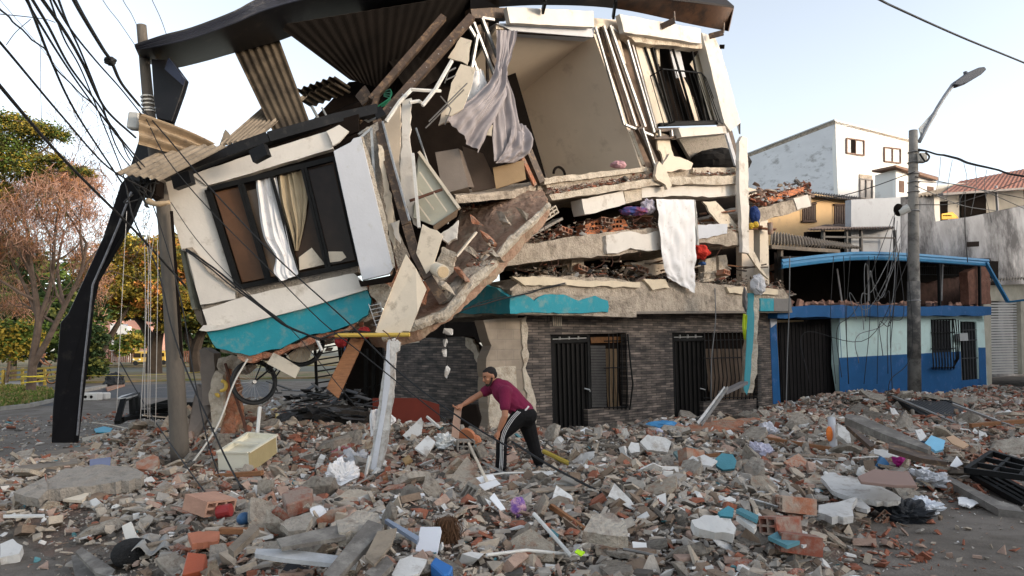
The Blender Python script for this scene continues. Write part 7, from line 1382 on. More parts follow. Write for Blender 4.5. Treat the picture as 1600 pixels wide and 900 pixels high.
# heap of dark roofing under the slab behind the bicycle, leaning grille
t = thing('dark_debris_heap', GZ(520, 640, 0), 'heap of dark roofing sheets and bars under the fallen slab', 'debris')
for k in range(110):
    a = W(rr.uniform(450, 560), rr.uniform(608, 655), rr.uniform(13.2, 15.5)); a.z = max(a.z, .1); b = a+V((rr.uniform(-1, 1), rr.uniform(-.4, .4), rr.uniform(-.15, .25)))*.6; ob('scrap_bar', MB().bar(a, b, rr.uniform(.04, .22), .02), rr.choice([iron, M('grey_scrap', (.10, .10, .105), .3, 5, .6), M('grey_scrap2', (.055, .055, .06), .3, 5, .6)]), t)
ob('heap', MB().sphere(W(515, 668, 14.6), 1.1, .9, .45), M('heap_dark', (.05, .045, .042), .3, 4, .95, .8, 9), t, rough=(.2, .15))
g = MB()
for i in range(9): g.bar(W(492, 545+i*9, 14.5), W(535, 538+i*9, 14.9), .03, .03)
for u in (492, 535): g.bar(W(u, 540, 14.5+(u > 500)*.4), W(u+4, 625, 14.5), .05, .05)
ob('iron_grille', g, iron, None, 'black iron grille leaning under the fallen slab behind the bicycle', 'grille')
ob('blue_door_edge', MB().bar(W(537, 540, 15.5), W(538, 575, 15.5), .15, .05), M('pale_blue_paint', (.12, .25, .5), .1), None, 'pale blue strip behind the brown hanging plank', 'strip')
g = MB(); 
for u in (572, 584, 596): g.bar(W(u, 545, 15.4), W(u, 660, 15.4), .2, .06)
ob('black_shutter', g, iron, None, 'black folded shutter beside the side wall', 'shutter')
ob('black_stand', MB().ext(W3([(716, 660, 12.2), (722, 635, 12.2), (745, 632, 12.2), (752, 655, 12.2), (745, 680, 12.2), (716, 680, 12.2)]), (0, .3, 0)), darkin, None, 'black box behind the board held by the man', 'box', bevel=.02)
# ------------------------------------------------------------------ bicycle hanging below the slab
t = thing('bicycle', W(400, 640, 11.1), 'black bicycle hanging upside down under the teal fascia', 'bicycle')
D = 11.2
c1 = W(397, 597, D); ax = V((.72, .55, .28)).normalized(); az_ = V((-.18, .1, 1)); az_ = (az_-ax*az_.dot(ax)).normalized()
def wheel(c, ax, az, Rr, nm='wheel'):
    w_ = ob('tyre', MB().torus(c, ax, az, Rr, .028, 40, 8), rubber, t, smooth=True)
    ob('rim', MB().torus(c, ax, az, Rr-.035, .012, 40, 6), blackm, w_, smooth=True)
    g = MB()
    for k in range(24): a = 2*math.pi*k/24; g.tube([c, c+(ax*math.cos(a)+az*math.sin(a))*(Rr-.03)], .0025, 3)
    n = ax.cross(az); g.tube([c-n*.04, c+n*.04], .03, 10); ob('spokes', g, MATS['galv_dark'], w_)
wheel(c1, ax, az_, .335)
c2 = W(470, 537, D+.3); wheel(c2, V((.95, .25, -.2)), V((.2, .1, 1)), .35)
br = W(424, 575, D+.05); sd1 = W(417, 548, D+.1); hd = W(446, 556, D+.25); hd2 = W(440, 545, D+.25)
g = MB(); 
for a, b, r_ in ((c1, br, .014), (c1, sd1, .010), (br, sd1, .018), (br, hd, .02), (sd1, hd2, .018), (hd, hd2, .022), (hd, c2, .014), (W(430, 590, D), W(441, 574, D), .012)): g.tube([a, b], r_, 8)
ob('frame', g, blackm, t); ob('chainring', MB().torus(br, ax, az_, .08, .012, 20, 6), rubber, t); ob('saddle', MB().sphere(W(412, 552, D), .06, .13, .035), rubber, t, smooth=True)
ob('rack', MB().tube(W3([(385, 560, D), (402, 552, D), (420, 560, D), (403, 570, D)]), .01, 5).tube([W(425, 590, D), W(434, 612, D)], .012, 5).box(W(435, 614, D), .05, .03, .01), rubber, t)
ob('torn_sheet', MB().ext(W3([(417, 568, 11.0), (427, 551, 11.0), (445, 560, 11.0), (469, 575, 11.0), (461, 591, 11.0), (440, 580, 11.0)]), (0, .02, 0)), cream, None, 'white torn board hanging beside the bicycle', 'board')
ob('torn_sheet', MB().ext(W3([(445, 545, 11.7), (492, 535, 11.7), (480, 568, 11.7), (455, 565, 11.7)]), (0, .02, 0)), cream, None, 'cream torn board behind the second bicycle wheel', 'board')
ob('white_rod', MB().bar(W(494, 528, 10.7), W(503, 548, 10.6), .035, .03), MATS['white_metal'], None, 'short white rod hanging under the teal fascia', 'rod')
for k, (u, v, D_) in enumerate(((533, 533, 10.9), (568, 520, 11))): lump(W(u, v, D_), .09, .08, .09, M('dark_red_fabric', (.28, .02, .02), .2, 5), 'red_cloth', ('dark red bundle hanging left of the brown plank', 'dark red bundle under the long pale board')[k], 'cloth', 60+k, .3)
g = MB()
for i in range(6): g.tube(W3([(578+i*1.5, 478+i*6, 10.8), (596+i*1.0, 474+i*6, 10.8)]), .006, 4)
g.tube(W3([(576, 475, 10.8), (590, 515, 10.7)]), .007, 4); g.tube(W3([(594, 472, 10.8), (600, 500, 10.7)]), .007, 4); ob('wire_rack', g, MATS['white_metal'], None, 'small white wire rack in the red debris right of the teal fascia', 'wire rack')
# ------------------------------------------------------------------ fallen black column at the left
colp = [(80, 692), (82, 640), (94, 504), (106, 490), (160, 372), (188, 288), (197, 276), (226, 282), (216, 312), (200, 350), (148, 440), (140, 480), (132, 560), (122, 640), (116, 692)]
t = thing('fallen_fascia', W(98, 692, 12.9), 'long folded black metal fascia standing like a leaning column on the street', 'metal fascia')
ob('sheet', MB().ext([W(u, v, 12.9+(v-692)*.004) for u, v in colp], (0, .14, 0)), blackf, t, bevel=.01)
ob('seam', MB().tube([W(u, v, 12.86+(v-692)*.004) for u, v in ((121, 680), (128, 600), (138, 510), (145, 445), (165, 400), (186, 350), (205, 300))], .018, 5), M('pale_streak', (.25, .25, .27), .4, 12, .5), t)  # thin pale streak down the fold
ob('sheet', MB().ext([W(u, v, 10.6) for u, v in ((236, 92), (268, 94), (290, 124), (285, 142), (268, 190), (244, 184), (240, 150))], (0, .12, 0)), blackf, t, 'crumpled fold under the roof tip', bevel=.008)
ob('sheet', MB().ext([W(u, v, 10.5) for u, v in ((268, 94), (290, 124), (287, 134), (262, 112))], (0, -.10, 0)), M('black_blue', (.02, .025, .045), .2, 3, .3, 0), t)
ob('sheet', MB().ext([W(u, v, 10.9) for u, v in ((246, 184), (268, 190), (250, 230), (225, 285), (198, 278), (215, 225), (222, 205), (238, 208))], (0, .12, 0)), blackf, t)
# ------------------------------------------------------------------ poles
concP = M('pole_concrete', (.11, .095, .08), .2, 3, .9, .4, 25, stain=((.13, .11, .09), .35, 4), stretch=(1, 1, .35))
t = thing('utility_pole', W(283, 725, 10.7), 'leaning weathered utility pole under the fallen room, hung with cables', 'utility pole')
pp = [(221, 40), (233, 170), (246, 270), (256, 330), (266, 450), (273, 560), (282, 722)]
ob('shaft', MB().tube(cr([W(u, v, 10.75) for u, v in pp], 5), [.075+.062*i/30 for i in range(31)], 14), concP, t, smooth=True)
g = MB()
for k, v in enumerate((152, 158, 164, 171, 175)): c = W(231+k*.6, v, 10.75); g.torus(c, (1, 0, .1), (0, 1, 0), .098, .012, 20, 5)
ob('band', g, MATS['white_metal'], t)
ob('junction_box', MB().box(W(211, 190, 10.45), .085, .08, .13, Matrix.Rotation(.1, 3, 'Y')), M('box_grey', (.50, .49, .46), .06, 4, .6), t, bevel=.02)
ob('insulator', MB().tube(cr([W(231, 314, 10.3), W(245, 319, 10.25), W(265, 316, 10.25)], 4), [.05, .05, .045, .04, .04, .045, .04, .03, .03], 10), M('tan_insulator', (.50, .36, .22), .15, 6, .5), t, smooth=True)
ob('bracket', MB().box(W(238, 296, 10.5), .12, .12, .12).tube([W(228, 285, 10.5), W(245, 310, 10.4)], .05, 8), darkin, t)
g = MB(); rr = random.Random(3)
for k in range(16):
    a = W(rr.uniform(208, 240), rr.uniform(268, 310), 10.3); g.tube(cr([a, a+V((rr.uniform(-.2, .2), -.05, rr.uniform(-.25, .2))), a+V((rr.uniform(-.25, .25), .05, rr.uniform(-.2, .2)))], 5), .012, 5)
ob('wire_tangle', g, rubber, t)
ob('pvc_pipe', MB().tube([W(268, 330, 10.6), W(275, 420, 10.6), W(284, 560, 10.6)], .022, 6), darkin, t)
t = thing('street_lamp', on(1428, 622), 'tall concrete lamp pole with cables before the blue house', 'street lamp')
DL = 21.5
ob('pole', MB().tube([W(1429, 624, DL), W(1428, 480, DL), W(1427, 350, DL), W(1427, 204, DL)], [.19, .175, .155, .125], 16), M('grey_pole', (.20, .19, .175), .2, 3, .9, .3, 15, stain=((.07, .065, .06), .3, 2)), t, smooth=True)
ob('dark_paint', MB().tube([W(1428.3, 560, DL), W(1427.6, 440, DL)], [.190, .178], 16), M('pole_dirt', (.10, .095, .09), .3, 3, .9, .3, 15, stain=((.22, .2, .18), .4, 3)), t, smooth=True)
g = MB()
for v in (238, 254, 272, 285, 300, 330, 470): g.torus(W(1427.4, v, DL), (1, 0, 0), (0, 1, 0), .155+(v-238)*.0001, .02, 18, 5)
ob('band', g, MATS['galv_dark'], t)
ob('arm', MB().tube(cr([W(1436, 222, DL), W(1465, 168, DL), W(1488, 134, DL), W(1497, 128, DL-.1)], 5), .06, 8), M('arm_grey', (.24, .25, .27), .1, 5, .5), t, smooth=True)
ob('arm_plate', MB().ext([W(u, v, DL) for u, v in ((1436, 200), (1440, 218), (1464, 178), (1461, 172))], (0, .03, 0)), silver, t)
g = MB()
for k in range(4): c = W(1442+k*6, 207-k*9, DL-.03); g.tube([c, c+V((0, .05, 0))], .035, 8)
ob('plate_hole', g, white, t)
ob('lamp_head', MB().ext([W(u, v, DL-.15) for u, v in ((1490, 132), (1494, 126), (1500, 122), (1512, 113), (1530, 105), (1539, 104), (1542, 108), (1534, 116), (1514, 128), (1500, 133))], (0, .28, 0)), M('lamp_grey', (.07, .075, .09), .1, 5, .4), t, bevel=.02)
ob('sensor', MB().tube([W(1509, 117, DL), W(1508, 112, DL)], .06, 8), MATS['lamp_grey'], t)
ob('meter_box', MB().box(W(1439, 247, DL-.1), .13, .12, .14), MATS['box_grey'], t, bevel=.01); ob('splice_case', MB().tube([W(1404, 332, DL-.1), W(1420, 325, DL-.2)], .13, 10), MATS['box_grey'], t); ob('splice_end', MB().sphere(W(1404, 328, DL-.1), .15, .12, .2), darkin, t)
# ------------------------------------------------------------------ cables: each a real line in space
ncab = [0]
cabm = M('cable_black', (.015, .015, .016), .1, 5, .6, 0); cabg = M('cable_grey', (.14, .14, .14), .1, 5, .6, 0); ropem = M('rope_white', (.50, .47, .42), .1, 9, .9)
def cable(pts, r, label, mat=cabm, group=None, k=8, jit=0):
    P = cr([W(*p) for p in pts], k)
    if jit: P = [p+V((noise.noise(p*2), 0, noise.noise(p*2+V((5, 5, 5)))))*jit for p in P]
    return ob('cable', MB().tube(P, r, 5), mat, None, label, 'cable', group or 'power and telephone cables', smooth=True)
hub = (218, 165, 10.4)
cable([(-60, 60, 4.5), (0, 134, 5.5), (75, 222, 7), (132, 282, 8.2), (215, 365, 9.6), (290, 447, 10.6)], .017, 'thickest black cable from the left edge passing in front of the utility pole')
cable([(-40, 25, 5), (0, 66, 5.6), (100, 185, 7.5), (170, 262, 9.2), (236, 300, 10.2)], .012, 'black cable from the left edge ending at the pole bracket')
cable([(30, -20, 5), (44, 3, 5.3), (80, 95, 7), (120, 178, 8.4), (190, 285, 10.2)], .013, 'black cable dropping steeply from the top edge to the tan roof sheet')
cable([(36, -10, 5), (60, 33, 5.6), (105, 105, 7.2), (145, 162, 8.6), (200, 235, 9.8), (238, 290, 10.4)], .011, 'middle black cable of the bundle towards the pole bracket')
cable([(60, -10, 5), (105, 55, 6.2), (130, 100, 7.3), (165, 170, 8.6), (212, 215, 10.2)], .016, 'thick black cable from the top edge to the pole junction box')
cable([(78, -10, 5), (110, 45, 6), (150, 95, 7.5), (190, 140, 9), (222, 180, 10.3)], .010, 'thin black cable above the junction box cable')
cable([(110, -12, 5), (130, 25, 5.8), (160, 75, 7), (174, 96, 7.6), (190, 130, 8.8), (218, 165, 10.4)], .020, 'thick black cable with a clamp ending at the pole bands')
lump(W(172, 95, 7.5), .06, .05, .045, rubber, 'cable_clamp', 'black clamp on the thick cable near the utility pole', 'clamp', 70, .3)
cable([(-30, -10, 5), (0, 12, 5.5), (50, 60, 6.8), (115, 135, 8.2), (170, 190, 9.4), (205, 250, 10.3)], .009, 'wavy black cable starting at the top left corner', jit=.05)
cable([(0, 22, 8), (40, 26, 8.5), (70, 30, 9), (86, 35, 9.5)], .006, 'thin nearly level cable near the top left corner')
cable([(10, 70, 8), (25, 50, 8.4), (48, 30, 8.8)], .005, 'thin curling cable below the level cable at top left')
cable([(75, -10, 5.5), (100, 60, 7), (125, 105, 8), (150, 165, 9), (186, 255, 10), (196, 285, 10.4)], .009, 'thin cable falling beside the clamp cable')
cable([(88, -10, 5), (105, 35, 6), (128, 85, 7), (160, 165, 8.8), (185, 235, 10), (222, 280, 10.4)], .010, 'black cable crossing the bundle from the top edge')
cable([(45, -10, 5), (75, 40, 6), (110, 105, 7.5), (155, 165, 9), (180, 205, 9.8), (240, 278, 10.3)], .013, 'lower black cable of the thick bundle')
cable([(0, 0, 9), (60, 70, 9.5), (100, 118, 10), (150, 180, 10.5), (210, 240, 11)], .004, 'hair thin cable behind the thick bundle', cabg)
for k, (u0, u1, v1) in enumerate(((155, 212, 72), (187, 214, 40), (233, 262, 60))): cable([(u0-70, -160, 7), (u0, -10, 9), ((u0+u1)/2+4, v1/2, 10), (u1, v1, 11)], .005, ('leftmost', 'middle', 'rightmost')[k]+' of three thin grey wires rising above the pole top', cabg)
cable([(64, 60, 7), (63, 120, 7), (65, 185, 7)], .003, 'hanging thin wire before the green tree', cabg)
cable([hub, (270, 225, 10.2), (327, 292, 10.0), (430, 400, 9.8), (540, 500, 9.6), (620, 578, 9.2), (700, 640, 8.7), (780, 690, 8.2), (800, 700, 8.1)], .011, 'black cable sagging from the pole across the fallen window down to the man')
cable([(228, 185, 10.3), (262, 250, 10.1), (330, 330, 10), (420, 420, 9.8), (500, 500, 9.6), (560, 548, 9.4), (640, 612, 9.2), (740, 690, 8.9)], .008, 'second black cable sagging across the fallen window')
cable([(290, 390, 10.5), (335, 420, 10.4), (372, 450, 10.4), (420, 490, 10.3), (455, 512, 10.3), (497, 528, 10.3), (530, 520, 10.6), (640, 513, 11.5), (740, 478, 12.5), (883, 443, 14)], .016, 'thick bundled cable drooping along the torn white wall', jit=.04)
cable([(290, 395, 10.4), (340, 428, 10.3), (380, 462, 10.3), (430, 500, 10.3), (470, 520, 10.3), (500, 531, 10.3)], .012, 'second strand of the thick bundle along the torn white wall', jit=.05)
cable([(500, 531, 10.3), (600, 523, 11), (680, 505, 12), (760, 470, 13), (885, 444, 14.2)], .008, 'thin cable running under the diagonal slab to the brick facade')
cable([(267, 316, 10.2), (300, 365, 10.1), (340, 412, 10.1), (400, 470, 10), (460, 520, 9.9), (560, 640, 9.6)], .006, 'thin cable from the insulator over the teal fascia')
cable([(196, 285, 10.2), (210, 345, 10.2), (246, 420, 10), (268, 510, 9.8), (292, 580, 9.6), (325, 655, 9.2), (360, 730, 8.8), (405, 810, 7.6)], .012, 'black cable from the pole top falling to the front left rubble')
cable([(232, 300, 10.3), (262, 390, 10.1), (285, 480, 10), (300, 570, 9.8), (322, 680, 9.4), (345, 750, 9), (380, 830, 8), (420, 880, 7)], .009, 'thin black cable hanging beside the utility pole to the ground')
cable([(188, 566, 11), (207, 600, 10.8), (240, 655, 10.2), (287, 723, 9), (333, 787, 8)], .009, 'black cable from the road to the drawer cabinet')
cable([(387, 561, 10.6), (365, 600, 10.4), (340, 665, 10.0), (303, 720, 9.6), (285, 745, 9.2)], .014, 'dirty white rope slanting down beside the bicycle', ropem)
cable([(800, 690, 8.2), (850, 722, 7.8), (905, 752, 7.4), (960, 778, 7.1), (1008, 789, 7.0), (1080, 783, 7.4), (1152, 755, 8.2), (1200, 745, 8.4)], .014, 'black cable lying across the rubble right of the man')
cable([(440, 845, 6.9), (470, 862, 6.6), (520, 872, 6.4), (560, 874, 6.3)], .010, 'black cable curling over the whitish strip in the foreground')
cable([(590, 852, 6.8), (640, 858, 6.5), (690, 875, 6.2), (720, 898, 5.8)], .010, 'black cable beside the blue plastic box in the foreground')
for k, (u0, u1) in enumerate(((198, 182), (224, 226), (229, 231), (233, 234), (241, 219), (246, 243))): cable([(u0, 330+k*9, 9.8), ((u0+u1)/2+2, 440, 9.9), (u1, 645+k*4, 10)], .0045, ('first', 'second', 'third', 'fourth', 'fifth', 'sixth')[k]+' from the left of the thin wires hanging beside the utility pole', M('wire_pale', (.40, .38, .36), .1, 5, .5, 0))
cable([(858, 388, 14.4), (857, 430, 14.3), (855, 505, 14.2)], .008, 'thin wire hanging down before the brick facade'); cable([(1117, 450, 15.8), (1118, 500, 15.7), (1112, 560, 15.6), (1111, 625, 15.5)], .012, 'pale wire hanging before the second window', cabg)
cable([(1234, 400, 18.5), (1233, 480, 18.4), (1230, 560, 18.2), (1228, 650, 17.8)], .015, 'wire hanging at the corner between ruin and blue house', cabg)
# right side
cable([(600, -420, 8), (1100, -140, 10), (1360, -8, 12), (1400, 12, 13), (1500, 57, 15), (1600, 98, 17), (1750, 160, 20), (2100, 280, 26)], .022, 'thick single cable crossing the top right corner')
for k in range(2): cable([(1435, 232+k*2, 21.3), (1455, 238, 21), (1500, 249+k, 20), (1560, 266, 19), (1640, 290, 18)], .028, ('upper', 'lower')[k]+' strand of the twisted black cable from the lamp pole', jit=.06)
cable([(1437, 240, 21.2), (1446, 252, 21.2), (1452, 245, 21.2), (1446, 238, 21.2)], .03, 'black cable loop beside the meter box')
for k, (a, b, c) in enumerate((((1430, 276), (1500, 290), (1600, 310)), ((1430, 283), (1520, 293), (1610, 330)), ((1430, 268), (1330, 302), (1165, 340)), ((1430, 290), (1500, 320), (1560, 330)), ((1430, 320), (1500, 316), (1600, 280)))): cable([(*a, 21.3), (*b, 22.5), (*c, 23)], .014, ('long cable from the lamp pole to the right above the gutter', 'lower cable from the lamp pole to the right', 'cable from the lamp pole to the ruin over the tan house', 'short cable from the lamp pole over the terrace', 'thin cable rising right over the red roof')[k], cabg if k % 2 else cabm)
rr = random.Random(31)
for k in range(11):
    a = (rr.uniform(1395, 1428), rr.uniform(330, 400)); b = (rr.uniform(1260, 1400), rr.uniform(480, 640)); m_ = ((a[0]+b[0])/2+rr.uniform(-20, 20), (a[1]+b[1])/2+rr.uniform(10, 40)); m2 = (b[0]+rr.uniform(-15, 20), b[1]-rr.uniform(30, 90))
    cable([(*a, 21), (*m_, 20), (*m2, 19.6), (*b, 19.3)], .010, '', cabg if k % 2 else cabm, 'tangled wires hanging before the blue house')
for k in range(5):
    u = rr.uniform(1290, 1400); cable([(u, 400, 19.5), (u+rr.uniform(-6, 6), 500, 19.4), (u+rr.uniform(-8, 8), 600, 19.3)], .009, '', cabm, 'tangled wires hanging before the blue house')
for k in range(5):
    u = 1470+k*18; cable([(u, 245+k*5, 20), (u+rr.uniform(-6, 6), 275+k*5, 20), (u+rr.uniform(-12, 12), 300+k*12, 20)], .007, '', cabg, 'drop wires over the terrace')
cable([(1398, 340, 21), (1396, 380, 20.8), (1399, 450, 20.5), (1392, 540, 20), (1395, 625, 19.6)], .012, 'vertical black wire left of the lamp pole')
cable([(1508, 300, 21), (1508, 360, 21), (1512, 410, 21)], .012, 'vertical wire before the blotchy grey wall')
# ------------------------------------------------------------------ people
def fuse(name, mb, mat, parent, vox=.010, smooth=3, label=None, **kw):
    o = ob('tmp', mb, mat, None, centre=False, fixn=False); m1 = o.modifiers.new('r', 'REMESH'); m1.mode = 'VOXEL'; m1.voxel_size = vox
    m2 = o.modifiers.new('s', 'SMOOTH'); m2.iterations = smooth; m2.factor = .5
    dg = bpy.context.evaluated_depsgraph_get(); me = bpy.data.meshes.new_from_object(o.evaluated_get(dg)); bpy.data.objects.remove(o)
    g = MB(); g.v = [tuple(v.co) for v in me.vertices]; g.f = [tuple(p.vertices) for p in me.polygons]; g.m = [0]*len(g.f); bpy.data.meshes.remove(me)
    return ob(name, g, mat, parent, label, smooth=True, **kw), g
def limb(mb, pts, rs, n=12):
    for p, r in zip(pts, rs): mb.sphere(p, r, seg=n, rings=8)
    P = cr(pts, 1) if len(pts) < 2 else pts; mb.tube(pts, rs, n)
DM = 9.3
skin = M('skin', (.36, .165, .095), .08, 8, .55, .05, 60); hairm = M('hair_black', (.012, .009, .008), .3, 40, .8, .4, 150)
man = thing('person', W(800, 742, DM), 'man in maroon polo shirt and black striped track pants bending over the rubble', 'person')
def m_(u, v, dy=0.0): return W(u, v, DM+dy)
neck = m_(778, 600, .02); hc = m_(765.5, 588, -.02)
body = MB()
# torso core (inside the shirt), neck
limb(body, [m_(783, 608, 0), m_(794, 620, 0), m_(806, 634, .02), m_(814, 646, .03)], [.095, .115, .115, .12])
limb(body, [hc+V((.02, .02, -.03)), neck, m_(783, 606, .0)], [.055, .056, .062])
# head: skull, jaw, nose, brow, ears; face turned left and down
fd = V((-.80, -.42, -.36)).normalized(); sdv = fd.cross(V((0, 0, 1))).normalized(); upv = sdv.cross(fd).normalized(); RM = Matrix((sdv, fd, upv)).transposed()
def hp2(x, y, z): return hc+sdv*x+fd*y+upv*z
body.sphere(hp2(0, -.005, .035), .077, .094, .082, RM, 20, 14); body.sphere(hp2(0, .030, -.015), .060, .062, .085, RM, 16, 12); body.sphere(hp2(0, .048, -.078), .038, .035, .028, RM, 12, 8)
body.tube([hp2(0, .088, .020), hp2(0, .108, -.018)], [.010, .015], 8); body.sphere(hp2(0, .105, -.022), .016, .014, .011, RM); body.sphere(hp2(0, .082, .032), .048, .016, .010, RM); body.sphere(hp2(0, .088, -.052), .022, .012, .012, RM)
for s in (-1, 1): body.sphere(hp2(s*.074, -.008, -.005), .012, .022, .032, RM); body.sphere(hp2(s*.036, .062, -.018), .022, .022, .02, RM)
# near arm (hanging) and far arm (reaching)
sh1 = m_(789, 612, -.17); el1 = m_(789, 650, -.26); wr1 = m_(780, 672, -.22); sh2 = m_(768, 606, .17); el2 = m_(742, 621, .10); wr2 = m_(724, 632, .0)
limb(body, [sh1, sh1.lerp(el1, .5), el1, el1.lerp(wr1, .35), wr1], [.052, .046, .041, .043, .028]); limb(body, [sh2, sh2.lerp(el2, .5), el2, el2.lerp(wr2, .35), wr2], [.050, .045, .040, .042, .028])
def hand(wr, dirv, palm_n, curl, thumb_side):
    dirv = V(dirv).normalized(); pn = V(palm_n); pn = (pn-dirv*pn.dot(dirv)).normalized(); sd_v = dirv.cross(pn)
    for k in range(4): body.sphere(wr+dirv*(.02+.02*k), .022+.012*min(k, 2)/2, seg=10, rings=6); body.sphere(wr+dirv*(.03+.018*k)+sd_v*.018, .019, seg=10, rings=6); body.sphere(wr+dirv*(.03+.018*k)-sd_v*.018, .019, seg=10, rings=6)
    for k, (o_, L) in enumerate(((-.032, .062), (-.011, .075), (.011, .070), (.032, .055))):
        p = wr+dirv*.085+sd_v*o_; d = dirv.copy(); pts = [p-dirv*.03]
        for j, sg in enumerate((.45, .32, .25)):
            d = (Matrix.Rotation(-curl, 3, sd_v) @ d); p = p+d*L*sg*1.15; pts.append(p)
        body.tube(pts, [.0115, .0105, .010, .008], 8); body.sphere(pts[-1], .008, seg=8, rings=6)
    p = wr+dirv*.035+sd_v*thumb_side*.03; body.tube([p, p+dirv*.03+sd_v*thumb_side*.022+pn*.012, p+dirv*.055+sd_v*thumb_side*.022+pn*.03], [.014, .012, .009], 8)
hand(wr2, m_(717, 636, -.02)-wr2, V((0, .3, -1)), .55, 1); hand(wr1, V((-.35, -.1, -.9)), V((-1, .2, .3)), .45, -1)
# feet/legs inside trousers only ankles
an1 = m_(783, 733, -.12); an2 = m_(842, 724, .12); limb(body, [m_(784, 715, -.12), an1], [.045, .042]); limb(body, [m_(838, 708, .12), an2], [.045, .042])
limb(body, [m_(812, 650, -.05), m_(786, 682, -.12), m_(783, 716, -.12)], [.09, .055, .045]); limb(body, [m_(818, 650, .08), m_(831, 690, .12), m_(839, 712, .12)], [.09, .055, .045])
fuse('body', body, skin, man, .0055, 2)
shirt = MB()
limb(shirt, [m_(774, 600, 0), m_(778, 603, 0), m_(786, 611, 0), m_(797, 622, 0), m_(808, 634, .0), m_(818, 643, .0)], [.070, .105, .150, .155, .148, .142])
shirt.sphere(m_(786, 612, 0), .16, .20, .11, Matrix.Rotation(.8, 3, 'Y')); shirt.sphere(m_(800, 628, 0), .17, .185, .13, Matrix.Rotation(.8, 3, 'Y'))
limb(shirt, [sh1+V((.02, .05, .0)), sh1, sh1.lerp(el1, .45), sh1.lerp(el1, .62)], [.08, .082, .072, .070]); limb(shirt, [sh2+V((.02, -.05, 0)), sh2, sh2.lerp(el2, .4)], [.078, .080, .070])
# folds
for k in range(7): a = m_(786+k*4, 634+k*1.5-9*(k % 2), -.155); shirt.tube([a, a+V((.04, .01, -.03)), a+V((.09, .0, -.05))], [.008, .014, .006], 6)
maroon = M('maroon_cotton', (.145, .009, .040), .15, 6, .9, .2, 90); sho, _ = fuse('polo_shirt', shirt, maroon, man, .009, 4)
ob('collar', MB().tube(cr([m_(771, 600, -.05), m_(776, 605, -.085), m_(784, 602, -.07), m_(786, 597, -.02)], 4), .014, 6), maroon, man, smooth=True)
tr = MB()
hp1 = m_(813, 650, -.08); kn1 = m_(784, 682, -.14); hpp2 = m_(820, 650, .08); kn2 = m_(832, 690, .12)
limb(tr, [m_(817, 644, 0), m_(818, 652, 0)], [.145, .150]); tr.sphere(m_(822, 650, .0), .15, .175, .13)
limb(tr, [hp1, hp1.lerp(kn1, .5), kn1, kn1.lerp(an1, .5), an1+V((0, 0, .03))], [.120, .100, .080, .074, .066]); limb(tr, [hpp2, hpp2.lerp(kn2, .5), kn2, kn2.lerp(an2, .5), an2+V((0, 0, .03))], [.125, .108, .088, .080, .072])
for k in range(5): a = kn1+V((-.06+.02*k, -.07, -.05*k)); tr.tube([a, a+V((.05, -.01, -.02)), a+V((.1, .01, .0))], [.006, .013, .006], 6)
for a in (an1, an2):
    for k in range(3): tr.torus(a+V((0, 0, .03+.035*k)), (1, 0, .15*(k-1)), (0, 1, 0), .068, .012, 16, 6)
tro, tg = fuse('track_pants', tr, M('black_jersey', (.010, .0095, .010), .2, 6, .85, .15, 60, spec=.1), man, .009, 4)
bvh = BVHTree.FromPolygons([V(v) for v in tg.v], tg.f)
def onsurf(u, v):
    d = ray(u, v).normalized(); h = bvh.ray_cast(O, d); return (h[0]-d*.004) if h[0] else None
g = MB()
for off in (-3.6, 0, 3.6):
    P = []
    for (u, v) in [tuple(p) for p in cr([V((811+0*0, 643, 0)), V((800, 655, 0)), V((789, 673, 0)), V((784.5, 690, 0)), V((784, 712, 0)), V((782.5, 735, 0))], 6)] and [(p.x, p.y) for p in cr([V((811, 643, 0)), V((800, 655, 0)), V((789, 673, 0)), V((784.5, 690, 0)), V((784, 712, 0)), V((782.5, 735, 0))], 6)]:
        q = onsurf(u+off*.62, v+(off*.25 if v < 680 else 0))
        if q: P.append(q)
    if len(P) > 2: g.tube(P, .0085, 5, .5)
ob('side_stripe', g, M('stripe_white', (.62, .61, .60), .03, 5, .8), tro, smooth=True)
for nm, a, d_ in (('shoe', an1, V((-.75, -.65, -.05))), ('shoe', an2, V((.15, -.95, -.1)))):
    d_.normalize(); s_ = MB(); c = a+V((0, 0, -.045)); rot = d_.to_track_quat('Y', 'Z').to_matrix(); s_.sphere(c+d_*.04, .045, .10, .042, rot); s_.sphere(c+d_*.12, .043, .075, .032, rot); s_.sphere(c-d_*.02, .042, .055, .055, rot)
    so_, _ = fuse(nm, s_, M('shoe_black', (.02, .02, .022), .2, 9, .7), man, .007, 2); s2 = MB(); s2.sphere(c+d_*.06+V((0, 0, -.035)), .049, .135, .014, rot); ob('sole', s2, M('sole_white', (.6, .6, .6), .05, 5), so_, smooth=True)
hr = MB(); hr.sphere(hp2(0, -.018, .050), .080, .090, .072, RM, 24, 16); hr.sphere(hp2(0, -.04, .01), .079, .066, .07, RM, 20, 12); hr.sphere(hp2(0, .018, .085), .058, .055, .028, RM)
fuse('hair', hr, hairm, man, .007, 1)
bd = MB()
for s in (-1, 1): bd.tube(cr([hp2(s*.074, .01, -.01), hp2(s*.068, .03, -.05), hp2(s*.048, .062, -.085), hp2(s*.015, .085, -.098)], 4), .014, 7)
bd.sphere(hp2(0, .076, -.090), .036, .022, .020, RM); bd.tube([hp2(-.026, .090, -.046), hp2(0, .102, -.040), hp2(.026, .090, -.046)], .006, 6)
fuse('beard', bd, M('beard_dark', (.03, .018, .013), .3, 60, .9), man, .006, 1)
